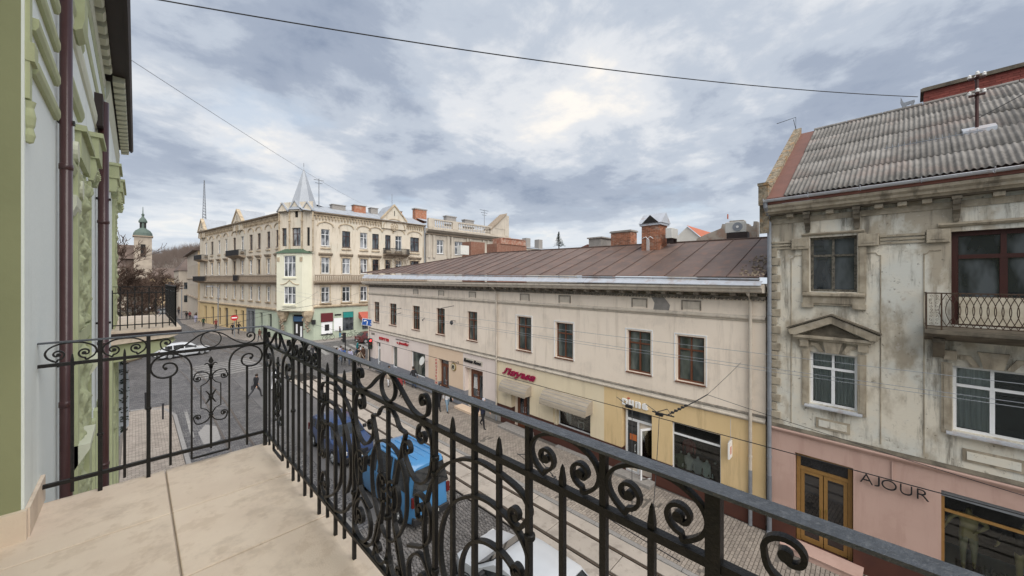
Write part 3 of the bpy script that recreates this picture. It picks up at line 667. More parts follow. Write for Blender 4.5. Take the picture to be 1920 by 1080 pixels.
# festive garland and white banner hanging on the corner below it
gl = MB(); rg = random.Random(5)
for i in range(230):
    k_ = int(rg.random()*9); z = 6.35-k_*.3-rg.random()*.16; gl.blob((-.30+rg.gauss(.02,.05), 16.9+rg.gauss(0,.08), z), .02+rg.random()*.018, i, (1,1,.6))
gt = thing('garland', 'dark green fir garland with a red ornament hanging down the corner of the green house', 'garland', T(-.3, 16.9, 3.8))
gl.build('foliage', M('fir_green', (.02,.035,.018), rough=.7, rnd=.3, island=True), gt, W0)
MB().lathe([(0,-.1),(.07,-.07),(.1,0),(.07,.07),(0,.1)], 0, 0, 12).build('bauble', paint('red_gloss', (.45,.02,.02)), gt, T(-.22, 16.75, 6.45), smooth=True)
ob('banner', MB().add([(-.40,16.98,3.6),(-.16,17.02,3.9),(-.14,17.0,5.2),(-.24,16.97,6.2),(-.40,16.98,6.0)],[(0,1,2,3,4)]).box(-.41,16.97,6.2,-.14,17.0,6.24).mesh('banner', M('white_cloth', (.62,.65,.70), rough=.9)), label='narrow white cloth banner hanging at the corner of the green house', category='banner')
# ------------------------------------------------------------------ palette for the street
m_cream = M('cream_render', (.84,.735,.62), (.77,.665,.555), scale=.8, bump=.08, bscale=25, streak=(.50,.42,.34), streak_amt=.4, blotch=(.66,.58,.49), blotch_scale=.8, blotch_amt=.4)
m_creamtr = M('cream_trim', (.58,.52,.44), (.44,.385,.32), scale=3, streak=(.26,.23,.2), streak_amt=.5)
m_sooty = M('sooty_trim', (.30,.265,.22), (.12,.105,.09), scale=5, amt=.9, bump=.4)
m_pinkw = M('blush_render', (.76,.665,.61), (.70,.60,.55), scale=.8, bump=.05, streak=(.50,.43,.38), streak_amt=.25)
m_peach = M('peach_render', (.72,.555,.41), (.66,.50,.36), scale=.8, bump=.05)
m_ivory = M('ivory_render', (.76,.66,.48), (.70,.60,.43), scale=.8, bump=.05, streak=(.46,.39,.27), streak_amt=.25)
m_ochre = M('ochre_render', (.72,.54,.30), (.65,.48,.25), scale=.8, bump=.06, streak=(.40,.29,.15), streak_amt=.4)
m_plg = M('grey_plinth', (.22,.23,.26), (.17,.18,.20), scale=3, bump=.2, blotch=(.30,.29,.28), blotch_amt=.4)
m_plb = M('brown_plinth', (.085,.032,.022), (.06,.025,.02), scale=2, bump=.1, rough=.7)
m_rust = M('rusty_sheet', (.165,.115,.095), (.11,.078,.066), rough=.55, scale=1.0, amt=.8, bump=.12, bscale=8, metal=.15, streak=(.25,.13,.085), streak_amt=.5, rnd=.10, blotch=(.105,.08,.07), blotch_scale=1.2, blotch_amt=.5)
m_seam = M('roof_seam', (.085,.055,.045), rough=.6, bump=0)
m_zinc = M('zinc', (.54,.56,.60), (.42,.445,.48), rough=.38, metal=.3, scale=4, bump=.05, blotch=(.35,.22,.15), blotch_scale=1.6, blotch_amt=.35)
m_zincd = M('dull_zinc', (.30,.32,.35), (.20,.215,.24), rough=.5, metal=.45, scale=5, bump=.08)
m_wood = M('brown_window_wood', (.15,.055,.028), (.10,.038,.02), rough=.5, scale=9, bump=.1)
m_dkwood = M('dark_oxblood_wood', (.05,.015,.012), (.035,.012,.01), rough=.5)
m_oldw = M('weathered_paint', (.17,.155,.125), (.05,.045,.038), rough=.85, scale=14, amt=.9, bump=.3)
m_ochw = M('honey_wood', (.29,.165,.055), (.23,.125,.04), rough=.4, scale=8)
m_pvc = M('white_frame', (.78,.79,.80), (.70,.71,.72), rough=.4, bump=0)
m_glass = glass('window_glass', (.018,.022,.026)); m_glassl = glass('curtained_glass', (.05,.055,.06), light=(.30,.31,.33))
m_glassg = glass('greenish_glass', (.03,.04,.036), light=(.12,.135,.12)); m_clear = glass('clear_glass', clear=1)
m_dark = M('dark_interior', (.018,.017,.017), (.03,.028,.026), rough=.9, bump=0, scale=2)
m_curt = M('net_curtain', (.62,.62,.60), (.40,.40,.40), rough=.9, scale=2, amt=.8, stretch=(12,12,.4), bump=.3, bscale=6)
m_brick = M('chimney_brick', (.36,.15,.085), (.24,.11,.07), rough=.9, scale=5, amt=.8, bump=.3, rnd=.3, island=True, blotch=(.42,.34,.28), blotch_scale=3, blotch_amt=.45)
m_mort = M('lime_mortar', (.36,.31,.26), (.22,.19,.16), rough=.95, scale=6)
m_conc2 = M('chimney_concrete', (.30,.28,.26), (.19,.18,.17), rough=.9, scale=6, bump=.3)
m_red = M('red_letter', (.50,.02,.03), rough=.4, bump=0); m_crim = M('crimson_letter', (.32,.012,.06), rough=.35, bump=0)
m_wht = M('white_letter', (.85,.84,.82), (.78,.77,.75), rough=.4, bump=0); m_blk = M('black_letter', (.02,.02,.022), rough=.5, bump=0)
m_gold = M('gilded', (.35,.26,.07), rough=.35, metal=.6, bump=0)
m_awn = M('awning_canvas', (.40,.345,.275), (.30,.26,.205), rough=.95, scale=2, bump=.2, stretch=(1,1,14), amt=.7)
m_acw = M('ac_casing', (.62,.62,.59), (.50,.50,.47), rough=.5, bump=0)
M_ROOM = None
def window(par, F, x0, x1, z0, z1, fr, gl, mull=(.5,), trans=.68, depth=.14, fw=.055, sill=None, name='window', bar_w=.035, pane=True, curtain=False, room=False, double=False):
    "casement set back in its opening; glass panes are sub-parts"
    mb = MB(); y = -depth
    def b(a, c, d, e, yy=0, tt=.05): mb.box(a, y-tt/2+yy, c, d, y+tt/2+yy, e)
    b(x0, z0, x0+fw, z1); b(x1-fw, z0, x1, z1); b(x0+fw, z0, x1-fw, z0+fw); b(x0+fw, z1-fw, x1-fw, z1)
    zt = z0+(z1-z0)*trans if trans else z1-fw
    if trans: b(x0+fw, zt-bar_w*.7, x1-fw, zt+bar_w*.7, .006, .062)
    for m in mull:
        xm = x0+(x1-x0)*m; b(xm-bar_w*.8, z0+fw, xm+bar_w*.8, (zt-bar_w*.7 if trans else z1-fw), .003, .056)
        if trans: b(xm-bar_w*.6, zt+bar_w*.7, xm+bar_w*.6, z1-fw, .001, .05)
    w = mb.build(name, fr, par, F)
    if pane:
        xs = [x0+fw]+[x0+(x1-x0)*m for m in mull]+[x1-fw]; zs = [z0+fw, zt, z1-fw] if trans else [z0+fw, z1-fw]
        for i in range(len(xs)-1):
            for j in range(len(zs)-1):
                yy = y-.012+RND.uniform(-.003,.003)
                MB().box(xs[i]+.004, yy-.004, zs[j]+.004, xs[i+1]-.004, yy, zs[j+1]-.004).build('pane', gl, w, F)
    if curtain:
        n = 18
        for (ca, cb) in ([(x0+fw, x0+fw+(x1-x0)*.42), (x1-fw-(x1-x0)*.42, x1-fw)] if curtain is True else curtain):
            c = MB(); vs = []
            for i in range(n+1):
                xx = ca+(cb-ca)*i/n; d = y-.09+.02*math.sin(i*2.1)
                vs += [(xx, d, z0+fw), (xx, d+.01, z1-fw*.5)]
            c.add(vs, [(2*i, 2*i+1, 2*i+3, 2*i+2) for i in range(n)]); c.build('curtain', m_curt, w, F)
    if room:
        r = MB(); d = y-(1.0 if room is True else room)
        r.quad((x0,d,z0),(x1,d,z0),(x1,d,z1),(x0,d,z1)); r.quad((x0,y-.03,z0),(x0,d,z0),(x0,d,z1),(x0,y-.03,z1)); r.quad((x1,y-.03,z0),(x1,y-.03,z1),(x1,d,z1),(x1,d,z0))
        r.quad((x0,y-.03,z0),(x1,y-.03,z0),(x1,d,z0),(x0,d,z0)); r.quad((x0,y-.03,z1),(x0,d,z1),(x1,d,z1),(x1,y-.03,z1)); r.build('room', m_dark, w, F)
    if sill: MB().prism([(-depth+.03,z0-.05),(sill,z0-.06),(sill,z0-.025),(-depth+.03,z0)], x0-.06, x1+.06, 'x').build('sill', fr if fr is not m_pvc else m_zinc, w, F)
    return w
def moulding(par, F, x0, x1, z0, prof, mat, name='moulding', y=0.):
    "profile is a list of (y,z) offsets"
    return MB().prism([(y+a, z0+b) for a, b in prof], x0, x1, 'x').build(name, mat, par, F)
def brick_stack(name, par, F, x0, y0, z0, x1, y1, z1, cap=True, h=.075, kind='stuff'):
    "chimney of real bricks, too small to tell apart singly"
    core = MB().box(x0+.012, y0+.012, z0, x1-.012, y1-.012, z1).build(name, m_mort, par, F)
    g = MB(); z = z0; row = 0; rr = random.Random(int(x0*100))
    while z < z1-.03:
        for (ax, a0, a1, q0, q1) in (('x', x0, x1, y0, y0+.03), ('x', x0, x1, y1-.03, y1), ('y', y0, y1, x0, x0+.03), ('y', y0, y1, x1-.03, x1)):
            p = a0-(.12 if row % 2 else 0)
            while p < a1-.02:
                a, b = max(p, a0), min(p+.24, a1); j = rr.uniform(-.006, .006)
                if b-a > .04:
                    if ax == 'x': g.box(a+.006, q0-j*.5, z+.006, b-.006, q1+j*.5, z+h-.006)
                    else: g.box(q0-j*.5, a+.006, z+.006, q1+j*.5, b-.006, z+h-.006)
                p += .25
        z += h; row += 1
    g.build('bricks', m_brick, core, F, kind='stuff')
    if cap: MB().box(x0-.06, y0-.06, z1, x1+.06, y1+.06, z1+.07).box(x0-.02,y0-.02,z1+.07,x1+.02,y1+.02,z1+.11).build('cap', m_conc2, core, F)
    return core
# ------------------------------------------------------------------ cream two-storey shop building
FC = frame(15.025, 2.417, .0277, .99962)
cr = thing('shop_building', 'long cream two-storey building with a rusty sheet-metal roof and shops along the street', 'building', FC @ T(16, 0, 0))
LC = 32.55
wins = [(31.46,30.26),(28.2,26.85),(24.11,22.94),(20.55,19.43),(16.75,15.7),(12.03,10.93),(9.18,8.09),(5.12,4.07),(2.98,1.96)]
uh = [(b, a, 4.56, 6.47 if a > 10 else 6.36) for a, b in wins]
MB().wall(0, LC, 3.86, 8.0, uh, 0, .22).wall(0, LC, 0, 3.6, [(1.39,3.18,.8,2.9),(7.05,9.34,.8,2.3)], -.3, 0, False).box(0,-9.5,0,LC,-1.95,3.8).box(.0,-9.5,3.8,LC,-.24,8.2).build('wall', m_cream, cr, FC)
MB().box(LC,-9.5,0,LC+.012,0,8.1).build('end_wall', m_cream, cr, FC)
shops = [(29.99,30.99,.0,2.72),(26.68,27.71,.85,2.72),(22.1,24.25,.9,2.78),(18.9,20.19,.0,2.77),(15.12,17.02,.0,2.7),(11.03,12.51,.0,2.1),(7.05,9.34,.98,2.12),(4.01,5.4,.02,2.87),(1.39,3.18,.92,2.84)]
for n, a, b, mt in (('ground_wall',21.6,LC,m_pinkw),('ground_wall',17.2,21.6,m_peach),('ground_wall',13.8,17.2,m_pinkw),('ground_wall',6.3,13.8,m_ivory),('ground_wall',0,6.3,m_ochre)):
    MB().wall(a, b, 1.06, 3.62, [(p,q,max(r,1.06),s) for p,q,r,s in shops if a <= p and q <= b], .012, .32, bottom=1.07).build(n, mt, cr, FC)
for a, b, mt in ((13.8,LC,m_plg),(0,13.8,m_plb)):
    w = MB(); hs = [(p,q,r,1.06) for p,q,r,s in shops if a <= p and q <= b and r < 1.0]
    w.wall(a, b, 0, 1.06, hs, .03, .33, top=False)
    xs = sorted([a, b]+[v for h in hs for v in h[:2]])
    w.build('plinth', mt, cr, FC)
moulding(cr, FC, 0, LC, 3.62, [(0,0),(.03,0),(.07,.05),(.10,.06),(.10,.10),(.06,.13),(.05,.18),(.02,.22),(0,.24)], m_creamtr, 'string_course')
moulding(cr, FC, 0, LC, 3.86, [(-.1,0),(.07,0),(.05,.05),(-.1,.06)], m_sooty, 'string_top')
moulding(cr, FC, 0, LC, 7.12, [(0,0),(.03,.0),(.05,.05),(.10,.10),(.10,.14),(.06,.16),(.03,.2),(0,.22)], m_creamtr, 'frieze_moulding')
MB().box(0,-.2,7.9,LC,.05,8.0).build('dentil_band', m_sooty, cr, FC)
d = MB(); x = .05
while x < LC: d.box(x,.0,7.86,x+.07,.09,7.94); x += .14
d.build('dentils', m_sooty, cr, FC, kind='stuff')
me = MB().prism([(0,0),(.30,.03),(.34,.08),(.34,.14),(0,.14)], -.09, .09, 'x').mesh('corbel', m_sooty)
x = .3
while x < LC: ob('corbel', me, cr, FC @ T(x, .02, 8.0)); x += .62
moulding(cr, FC, -.0, LC+.3, 8.14, [(-.1,0),(.50,.0),(.56,.04),(.60,.14),(.66,.17),(.66,.26),(-.1,.30)], m_creamtr, 'cornice')
# zinc apron and gutter rise slightly to the left
def sl(x): return .0165*x
for i in range(14):
    a, b = i*LC/14, (i+1)*LC/14-.008
    MB().add([(a,.71,8.41+sl(a)*.6),(b,.71,8.41+sl(b)*.6),(b,.44,8.55+sl(b)),(a,.44,8.55+sl(a)),(a,.71,8.385+sl(a)*.6),(b,.71,8.385+sl(b)*.6)],[(0,1,2,3),(4,5,1,0)]).build('apron_sheet', m_zinc, cr, FC)
x = .1; gl_ = 1.25
while x < 24.5:
    g = MB(); n = 8; prof = [(.39+.062*math.cos(rad(t)), .05+.062*math.sin(rad(t))) for t in range(180, 361, 20)]
    vs = [(xx, p, 8.58+sl(xx)+q) for xx in (x, x+gl_-.015) for p, q in prof]; k = len(prof)
    g.add(vs, [(i, i+1, k+i+1, k+i) for i in range(k-1)]); g.tube([(x,.452,8.63+sl(x)),(x+gl_-.015,.452,8.63+sl(x+gl_))], .010, 6)
    g.tube([(x+gl_-.03,.39+.068*math.cos(rad(t)),8.63+sl(x+gl_)+.068*math.sin(rad(t))) for t in range(180, 361, 30)], .012, 5)
    g.build('gutter', m_zinc, cr, FC); x += gl_
for i, (a, b) in enumerate(wins):
    z0, z1 = uh[i][2], uh[i][3]
    window(cr, FC, b, a, z0, z1, m_wood, m_glassg, (.5,), .70, .15, .06, .06, bar_w=.04)
    if i >= 5:
        t = MB(); e = .05
        t.box(b-.1,.0,z0-.05,b-.06,.025,z1+.1); t.box(a+.06,.0,z0-.05,a+.1,.025,z1+.1); t.box(b-.06,.0,z1+.06,a+.06,.025,z1+.1); t.build('window_surround', m_pvc, cr, FC)
for a, b in ((23.87,23.2),(20.18,19.55),(16.5,15.87),(11.73,11.1),(8.92,8.27),(4.87,4.26),(2.75,2.12)):
    MB().box(b,-.001,7.44,a,.018,7.74).build('attic_hatch', m_creamtr, cr, FC); MB().box(b-.05,-.001,7.40,b,.03,7.79).box(a,-.001,7.40,a+.05,.03,7.79).box(b-.05,0,7.74,a+.05,.035,7.79).build('hatch_frame', m_sooty, cr, FC)
MB().add([(3.95,.006,7.34),(3.3,.006,7.34),(3.25,.006,7.55),(3.5,.006,7.88),(4.05,.006,7.88),(3.9,.006,7.62)],[(5,4,3,2,1,0)]).build('bare_patch', m_conc2, cr, FC)
# downpipes
for xx, split, mt in ((13.7, .6, m_creamtr), (.43, 1.95, m_creamtr)):
    p = MB().tube([(xx,.50,8.2),(xx,.42,8.1),(xx,.12,7.8),(xx,.12,split)], .055, 10); dp = p.build('downpipe', mt, cr, FC)
    MB().tube([(xx,.12,split),(xx,.12,.02)], .06, 10).build('pipe_foot', m_zincd, dp, FC)
    for z in (2.4,4.4,6.3): MB().tube([(xx,.12,z),(xx,.12,z+.06)], .068, 10).build('bracket', m_creamtr, dp, FC)
# roof: standing-seam sheets, each a sheet
ze = lambda x: 8.68+.0165*x; zr = lambda x: 10.48+.0155*x
YE, YR = .38, -4.95
nsh = 30; W_ = 33.2/nsh; XR = 20.2
def roofpt(x, t):      # t 0 eave .. 1 ridge, hip at the left end
    zz = ze(x)+(zr(x)-ze(x))*t; return (x, YE+(YR-YE)*t, zz)
for i in range(nsh):
    a, b = i*W_, (i+1)*W_
    def tmax(x): return 1. if x <= XR else max(0., 1-(x-XR)/(33.3-XR))
    p = [roofpt(a,0), roofpt(b,0), roofpt(b,tmax(b)), roofpt(a,tmax(a))]
    if a < XR < b: p = [roofpt(a,0), roofpt(b,0), roofpt(b,tmax(b)), roofpt(XR,1), roofpt(a,1)]
    off = RND.uniform(0,.006); p = [(q[0],q[1],q[2]+off) for q in p]
    sh = MB().add(p+[(q[0],q[1],q[2]-.02) for q in p], [tuple(range(len(p)))]+[(j,j+len(p),(j+1)%len(p)+len(p),(j+1)%len(p)) for j in range(len(p))]).build('roof_sheet', m_rust, cr, FC)
    e = roofpt(b, tmax(b)); s0 = roofpt(b, 0)
    if tmax(b) > .02: MB().tube([(s0[0],s0[1],s0[2]+.02),(e[0],e[1],e[2]+.02)], .017, 4).build('seam', m_seam, sh, FC)
MB().add([roofpt(0,1),roofpt(XR,1),(XR,-9.8,ze(XR)),(0,-9.8,ze(0))],[(0,1,2,3)]).add([roofpt(XR,1),roofpt(33.3,0),(33.3,-9.8,ze(33)),(XR,-9.8,ze(20))],[(0,1,2,3)]).build('rear_roof', m_rust, cr, FC)
MB().tube([(0,YR,zr(0)+.02),(XR,YR,zr(XR)+.02),(33.3,YE,ze(33.3)+.02)], .05, 6).build('ridge_cap', m_seam, cr, FC)
rb = MB(); r9 = random.Random(4)
for i in range(160): rb.blob((r9.uniform(.05,.9)*(.4+.6*r9.random()), r9.uniform(-2.2,.3), 0), r9.uniform(.02,.05), i)
rb.v = [(x, y, ze(x)+(zr(x)-ze(x))*(YE-y)/(YE-YR)+.02+(z)) for x, y, z in rb.v]
rb.build('roof_debris', M('rubble', (.28,.22,.16), (.12,.10,.08), scale=20, rnd=.4, island=True), cr, FC, kind='stuff')
# doors and shopfronts
def shopdoor(F, par, x0, x1, z0, z1, fr, gl, trans=.8, leafs=2, depth=.26, handle=m_zinc, fw=.09):
    mb = MB(); y = -depth; zt = z0+(z1-z0)*trans
    mb.box(x0,y-.04,z0,x0+fw,y+.04,z1).box(x1-fw,y-.04,z0,x1,y+.04,z1).box(x0+fw,y-.04,z1-fw,x1-fw,y+.04,z1).box(x0+fw,y-.045,zt-.05,x1-fw,y+.045,zt+.05)
    dr = mb.build('door', fr, par, F); w = (x1-x0-2*fw)/leafs
    for i in range(leafs):
        a = x0+fw+i*w+.01; b = a+w-.02; l = MB()
        l.box(a,y-.03,z0+.03,a+fw*.9,y+.03,zt-.06).box(b-fw*.9,y-.03,z0+.03,b,y+.03,zt-.06).box(a+fw*.9,y-.03,z0+.03,b-fw*.9,y+.03,z0+.18).box(a+fw*.9,y-.03,zt-.16,b-fw*.9,y+.03,zt-.06).box(a+fw*.9,y-.028,z0+.75,b-fw*.9,y+.028,z0+.83)
        lf = l.build('leaf', fr, dr, F)
        MB().box(a+fw*.9,y-.006,z0+.18,b-fw*.9,y,zt-.16).build('pane', gl, dr, F)
        hx = b-.06 if i == 0 else a+.06
        MB().tube([(hx,y+.03,z0+1.25),(hx,y+.09,z0+1.25),(hx,y+.09,z0+.95),(hx,y+.03,z0+.95)], .014, 6).build('handle', handle, dr, F)
    MB().box(x0+fw,y-.006,zt+.05,x1-fw,y,z1-fw).build('pane', gl, dr, F)
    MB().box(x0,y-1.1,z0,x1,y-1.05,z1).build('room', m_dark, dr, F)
    return dr
shopdoor(FC, cr, 29.99, 30.99, 0, 2.72, m_pvc, m_glassg, leafs=1); window(cr, FC, 26.68, 27.71, .85, 2.72, m_pvc, m_glassg, (), None, .2)
window(cr, FC, 22.1, 24.25, .9, 2.78, m_pvc, m_glassg, (), None, .12, name='shop_window'); shopdoor(FC, cr, 18.9, 20.19, 0, 2.77, m_wood, m_glass, .85)
shopdoor(FC, cr, 15.12, 16.6, 0, 2.55, m_wood, m_glass, .97); shopdoor(FC, cr, 11.03, 12.2, 0, 2.1, m_wood, m_glass, .97)
window(cr, FC, 7.05, 9.15, .98, 2.12, m_pvc, m_clear, (), None, .25, room=1.3, name='shop_window')
MB().box(9.15,-.3,.98,9.34,-.05,2.12).build('reveal_panel', m_ivory, cr, FC)
window(cr, FC, 1.39, 3.18, .92, 2.84, m_pvc, m_clear, (), .76, .10, .045, room=1.3, bar_w=.045, name='shop_window')
# white aluminium entrance with one leaf standing open
y = -.22; dr = MB().box(4.01,y-.03,.02,4.07,y+.03,2.87).box(5.22,y-.03,.02,5.30,y+.03,2.87).box(4.07,y-.03,2.32,5.22,y+.03,2.42).box(4.68,y-.03,.02,4.76,y+.03,2.32).build('door', m_pvc, cr, FC)
MB().box(4.07,y-.006,2.42,5.22,y,2.85).build('pane', m_glass, dr, FC); MB().box(4.76,y-.006,.7,5.22,y,2.3).build('pane', m_glass, dr, FC); MB().box(4.76,y-.03,.02,5.22,y+.03,.1).box(4.76,y-.03,.62,5.22,y+.03,.70).build('leaf', m_pvc, dr, FC)
MB().box(4.80,y+.004,1.45,5.12,y+.01,1.72).build('poster', M('orange_print', (.55,.16,.05), rough=.5, bump=0), dr, FC)
MB().tube([(4.84,y+.03,1.3),(4.84,y+.09,1.3),(4.84,y+.09,1.0),(4.84,y+.03,1.0)], .014, 6).build('handle', m_pvc, dr, FC)
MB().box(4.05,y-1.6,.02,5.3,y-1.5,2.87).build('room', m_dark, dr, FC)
FO = FC @ T(4.05, -.19, 0) @ RZ(rad(62))
MB().box(0,-.025,.05,.06,.025,2.28).box(.56,-.025,.05,.63,.025,2.28).box(.06,-.025,2.2,.56,.025,2.28).box(.06,-.025,.05,.56,.025,.14).box(.06,-.025,.72,.56,.025,.78).build('open_leaf', m_pvc, dr, FO)
MB().box(.06,-.004,.78,.56,.004,2.2).build('pane', m_clear, dr, FO); MB().tube([(.52,-.03,1.35),(.52,-.09,1.35),(.52,-.09,1.0),(.52,-.03,1.0)], .014, 6).build('handle', m_pvc, dr, FO)
# thresholds
for a, b, d_, mt in ((3.85,5.5,.55,m_conc2),(10.7,12.9,.75,m_conc2),(15.0,17.3,.7,m_peach),(18.8,20.3,.35,m_conc2)):
    MB().bbox(a,.03,-.02,b,d_,.14,.012).build('doorstep', mt, cr, FC)
MB().bbox(4.2,.03,-.02,9.0,.30,.04,.012).build('ledge', m_conc2, cr, FC)
MB().box(13.4,.03,0,15.0,.10,.42).build('stone_plinth', m_conc2, cr, FC)
# roof furniture: chimneys are masonry parts; coolers and dishes are things
ch = brick_stack('chimney', cr, FC, 5.28, -4.6, 9.9, 6.28, -3.7, 11.45, cap=False)
MB().box(5.2,-4.7,11.45,6.36,-3.62,11.56).prism([(-4.75,11.56),(-3.57,11.56),(-4.16,12.12)], 5.15, 6.4, 'x').build('chimney_hood', m_zinc, ch, FC)
MB().prism([(-4.6,11.57),(-3.72,11.57),(-4.16,12.0)], 6.38, 6.405, 'x').build('hood_mouth', m_dark, ch, FC); MB().prism([(5.3,11.57),(6.2,11.57),(5.75,11.98)], -3.58, -3.565, 'y').build('hood_mouth', m_dark, ch, FC)
MB().box(5.25,-3.72,9.92,6.31,-3.6,10.04).build('flashing', m_zinc, ch, FC)
MB().tube([(5.95,-3.66,10.1),(5.95,-3.66,10.75),(5.78,-3.66,10.86),(5.62,-3.66,10.75)], .022, 6).tube([(5.85,-3.655,10.1),(5.85,-3.655,10.7),(6.02,-3.655,10.86),(6.2,-3.655,10.8)], .022, 6).build('hoses', m_pvc, ch, FC)
def ac_unit(F, label, w=.85, h=.58, d=.33):
    t = thing('air_conditioner', label, 'air conditioner', F, 'air conditioners on the roofs')
    MB().bbox(-w/2,-d,0,w/2,0,h,.02).build('casing', m_acw, t, F)
    MB().tube([(-w*.14,.0,h/2),(-w*.14,.018,h/2)], h*.42, 18).build('fan_grille', m_zincd, t, F); MB().tube([(-w*.14,.016,h/2),(-w*.14,.026,h/2)], h*.12, 12).build('fan_hub', m_wht, t, F)
    MB().box(-w*.3,-d,-.25,-w*.26,0,0).box(w*.26,-d,-.25,w*.3,0,0).build('bracket', m_soffit, t, F)
    return t
ac_unit(FC @ T(5.02, -4.15, 10.72) @ RZ(rad(-90)), 'white air conditioner on the right flank of the hooded brick chimney', .8, .52)
ac_unit(FC @ T(6.62, -4.9, 10.62), 'small white air conditioner on the left flank of the hooded brick chimney', .5, .4)
c2 = brick_stack('chimney', cr, FC, 7.65, -5.9, 10.3, 8.95, -5.1, 11.45)
ac_unit(FC @ T(2.35, -5.6, 10.95), 'white air conditioner with round fan at the right end of the rusty roof', .85, .52)
MB().box(1.8,-5.95,10.3,2.7,-5.55,10.93).build('cooler_plinth', m_soffit, cr, FC)

# awnings: boat-shaped canvas hoods
def awning(x0, x1, zb, zt, out, label):
    t = thing('awning', label, 'awning', FC @ T((x0+x1)/2, 0, zb), 'beige awnings over the lingerie shop')
    n = 9; prof = [(out*math.sin(rad(90*i/n))*.98, zb+(zt-zb)*math.cos(rad(90*i/n))**.9) for i in range(n+1)]
    vs = [(x, a+.012, b) for x in (x0, x1) for a, b in prof]; k = n+1
    mb = MB().add(vs, [(i, i+1, k+i+1, k+i) for i in range(n)])
    mb.add([(x0, .012, zb)]+[(x0, a+.012, b) for a, b in prof], [tuple(range(k+1))]).add([(x1, .012, zb)]+[(x1, a+.012, b) for a, b in prof], [tuple(range(k, -1, -1))])
    for i in range(24):
        a = x0+(x1-x0)*i/24; mb.box(a, out-.005, zb-.05-.012*(i % 2), a+(x1-x0)/24-.01, out+.004, zb+.01)
    mb.build('canopy', m_awn, t, FC)
    r = MB()
    for i in range(1, n, 2): a, b = prof[i]; r.tube([(x0-.004,a+.014,b),(x1+.004,a+.014,b)], .010, 4)
    r.build('rib', m_zincd, t, FC); return t
awning(10.9, 13.05, 2.12, 2.66, .55, 'smaller beige canvas hood awning over the wooden door under the crimson script sign')
awning(6.92, 9.8, 2.16, 2.78, .62, 'longer beige canvas hood awning over the shop window with display legs')
# signs
def sign(name, label, F, x, z): return thing(name, label, 'sign', F @ T(x, 0, z))
t = sign('shop_sign', 'red block capitals ВЗУТТЯ high on the pale pink wall', FC, 29.2, 3.0); sign_text('lettering', 'ВЗУТТЯ', 1.9, .26, .05, m_red, t, FC, 30.15, .03, 3.0, bold=.03)
t = sign('shop_sign', 'red slanting script shop name with a small arrow on the pale pink wall', FC, 25.7, 3.05); sign_text('lettering', 'jennifer', 1.75, .32, .05, m_red, t, FC, 26.35, .03, 2.98, bold=.02, shear=.3)
MB().prism([(26.75,3.12),(26.55,3.2),(26.55,3.15),(26.42,3.15),(26.42,3.1),(26.55,3.1),(26.55,3.04)], .02, .06, 'y').build('arrow', m_red, t, FC)
MB().box(24.6,.02,3.4,26.9,.06,3.44).build('bracket', m_blk, t, FC)
t = sign('vertical_sign', 'narrow red and cream upright board reading ПРОДУКТИ beside the wooden door', FC, 20.45, .8)
MB().box(20.27,.02,.75,20.66,.05,2.72).build('board', M('cream_print', (.70,.58,.45), rough=.5, bump=0), t, FC)
for i, chh in enumerate('ПРОДУКТИ'): sign_text('letter', chh, .2, .17, .012, m_red, t, FC, 20.56, .052, 2.52-i*.24, bold=.02)
t = sign('hanging_sign', 'round black and gilt hanging sign with two mirrored letters R on a scroll bracket', FC, 18.2, 2.2)
MB().tube([(18.25,.05,2.48),(18.25,.09,2.48)], .27, 20).build('disc', m_gold, t, FC); MB().tube([(18.25,.09,2.48),(18.25,.10,2.48)], .225, 20).build('face', M('sign_cream', (.62,.56,.42), bump=0), t, FC)
sign_text('letter', 'R', .15, .24, .015, m_blk, t, FC, 18.24, .102, 2.36, bold=.02); 
vs, fs = text_mb('R', 1., .1, .02); MB().add([(18.26+(v[0])*.22, .102+(v[2]/.1+.5)*.015, 2.36+v[1]*.33) for v in vs], [tuple(reversed(f)) for f in fs]).build('letter', m_blk, t, FC)
MB().strap([(18.5,2.85),(17.9,2.85),(17.7,2.95),(17.62,2.85),(17.7,2.78)], .02, .03, .08).tube([(18.25,.08,2.85),(18.25,.08,2.75)], .01, 5).build('bracket', m_blk, t, FC)
t = sign('shop_sign', 'small white and black script sign over the dark glazed door', FC, 16.1, 3.0)
sign_text('lettering', 'Roman', .95, .24, .05, m_blk, t, FC, 17.05, .04, 3.06, bold=.015, shear=.35); sign_text('lettering', 'Rose', .75, .24, .05, m_blk, t, FC, 16.0, .04, 3.06, bold=.015, shear=.35)
MB().box(15.15,.02,3.02,17.1,.03,3.32).build('board', M('sign_beige', (.55,.50,.42), bump=0), t, FC)
t = sign('shop_sign', 'large crimson brush-script sign Лаума above the small awning', FC, 11.9, 2.9)
sign_text('lettering', 'Лаума', 2.65, .50, .07, m_crim, t, FC, 13.2, .05, 2.86, bold=.035, shear=.35)
t = sign('shop_sign', 'raised white letters DUNA over the aluminium entrance', FC, 4.75, 3.05)
for i, (chh, w_) in enumerate((('D',.27),('u',.24),('n',.24),('a',.25))):
    sign_text('letter', chh, w_, .27, .06, m_wht, t, FC, 5.34-i*.31, .03, 3.04, bold=.05)
MB().box(5.0,.03,3.34,5.1,.07,3.38).build('accent', m_red, t, FC)
t = sign('blade_sign', 'small white projecting blade sign with a pale red mark near the cream downpipe', FC, 1.05, 2.3)
MB().box(1.0,.05,2.2,1.05,.42,2.78).build('panel', m_wht, t, FC); MB().box(1.051,.18,2.35,1.055,.32,2.62).box(.995,.18,2.35,.999,.32,2.62).build('mark', M('pale_red', (.7,.28,.2), bump=0), t, FC)
MB().tube([(1.02,.0,2.84),(1.02,.45,2.84)], .012, 5).tube([(1.02,.2,3.6),(1.02,.2,2.84)], .008, 4).build('bracket', m_zinc, t, FC)
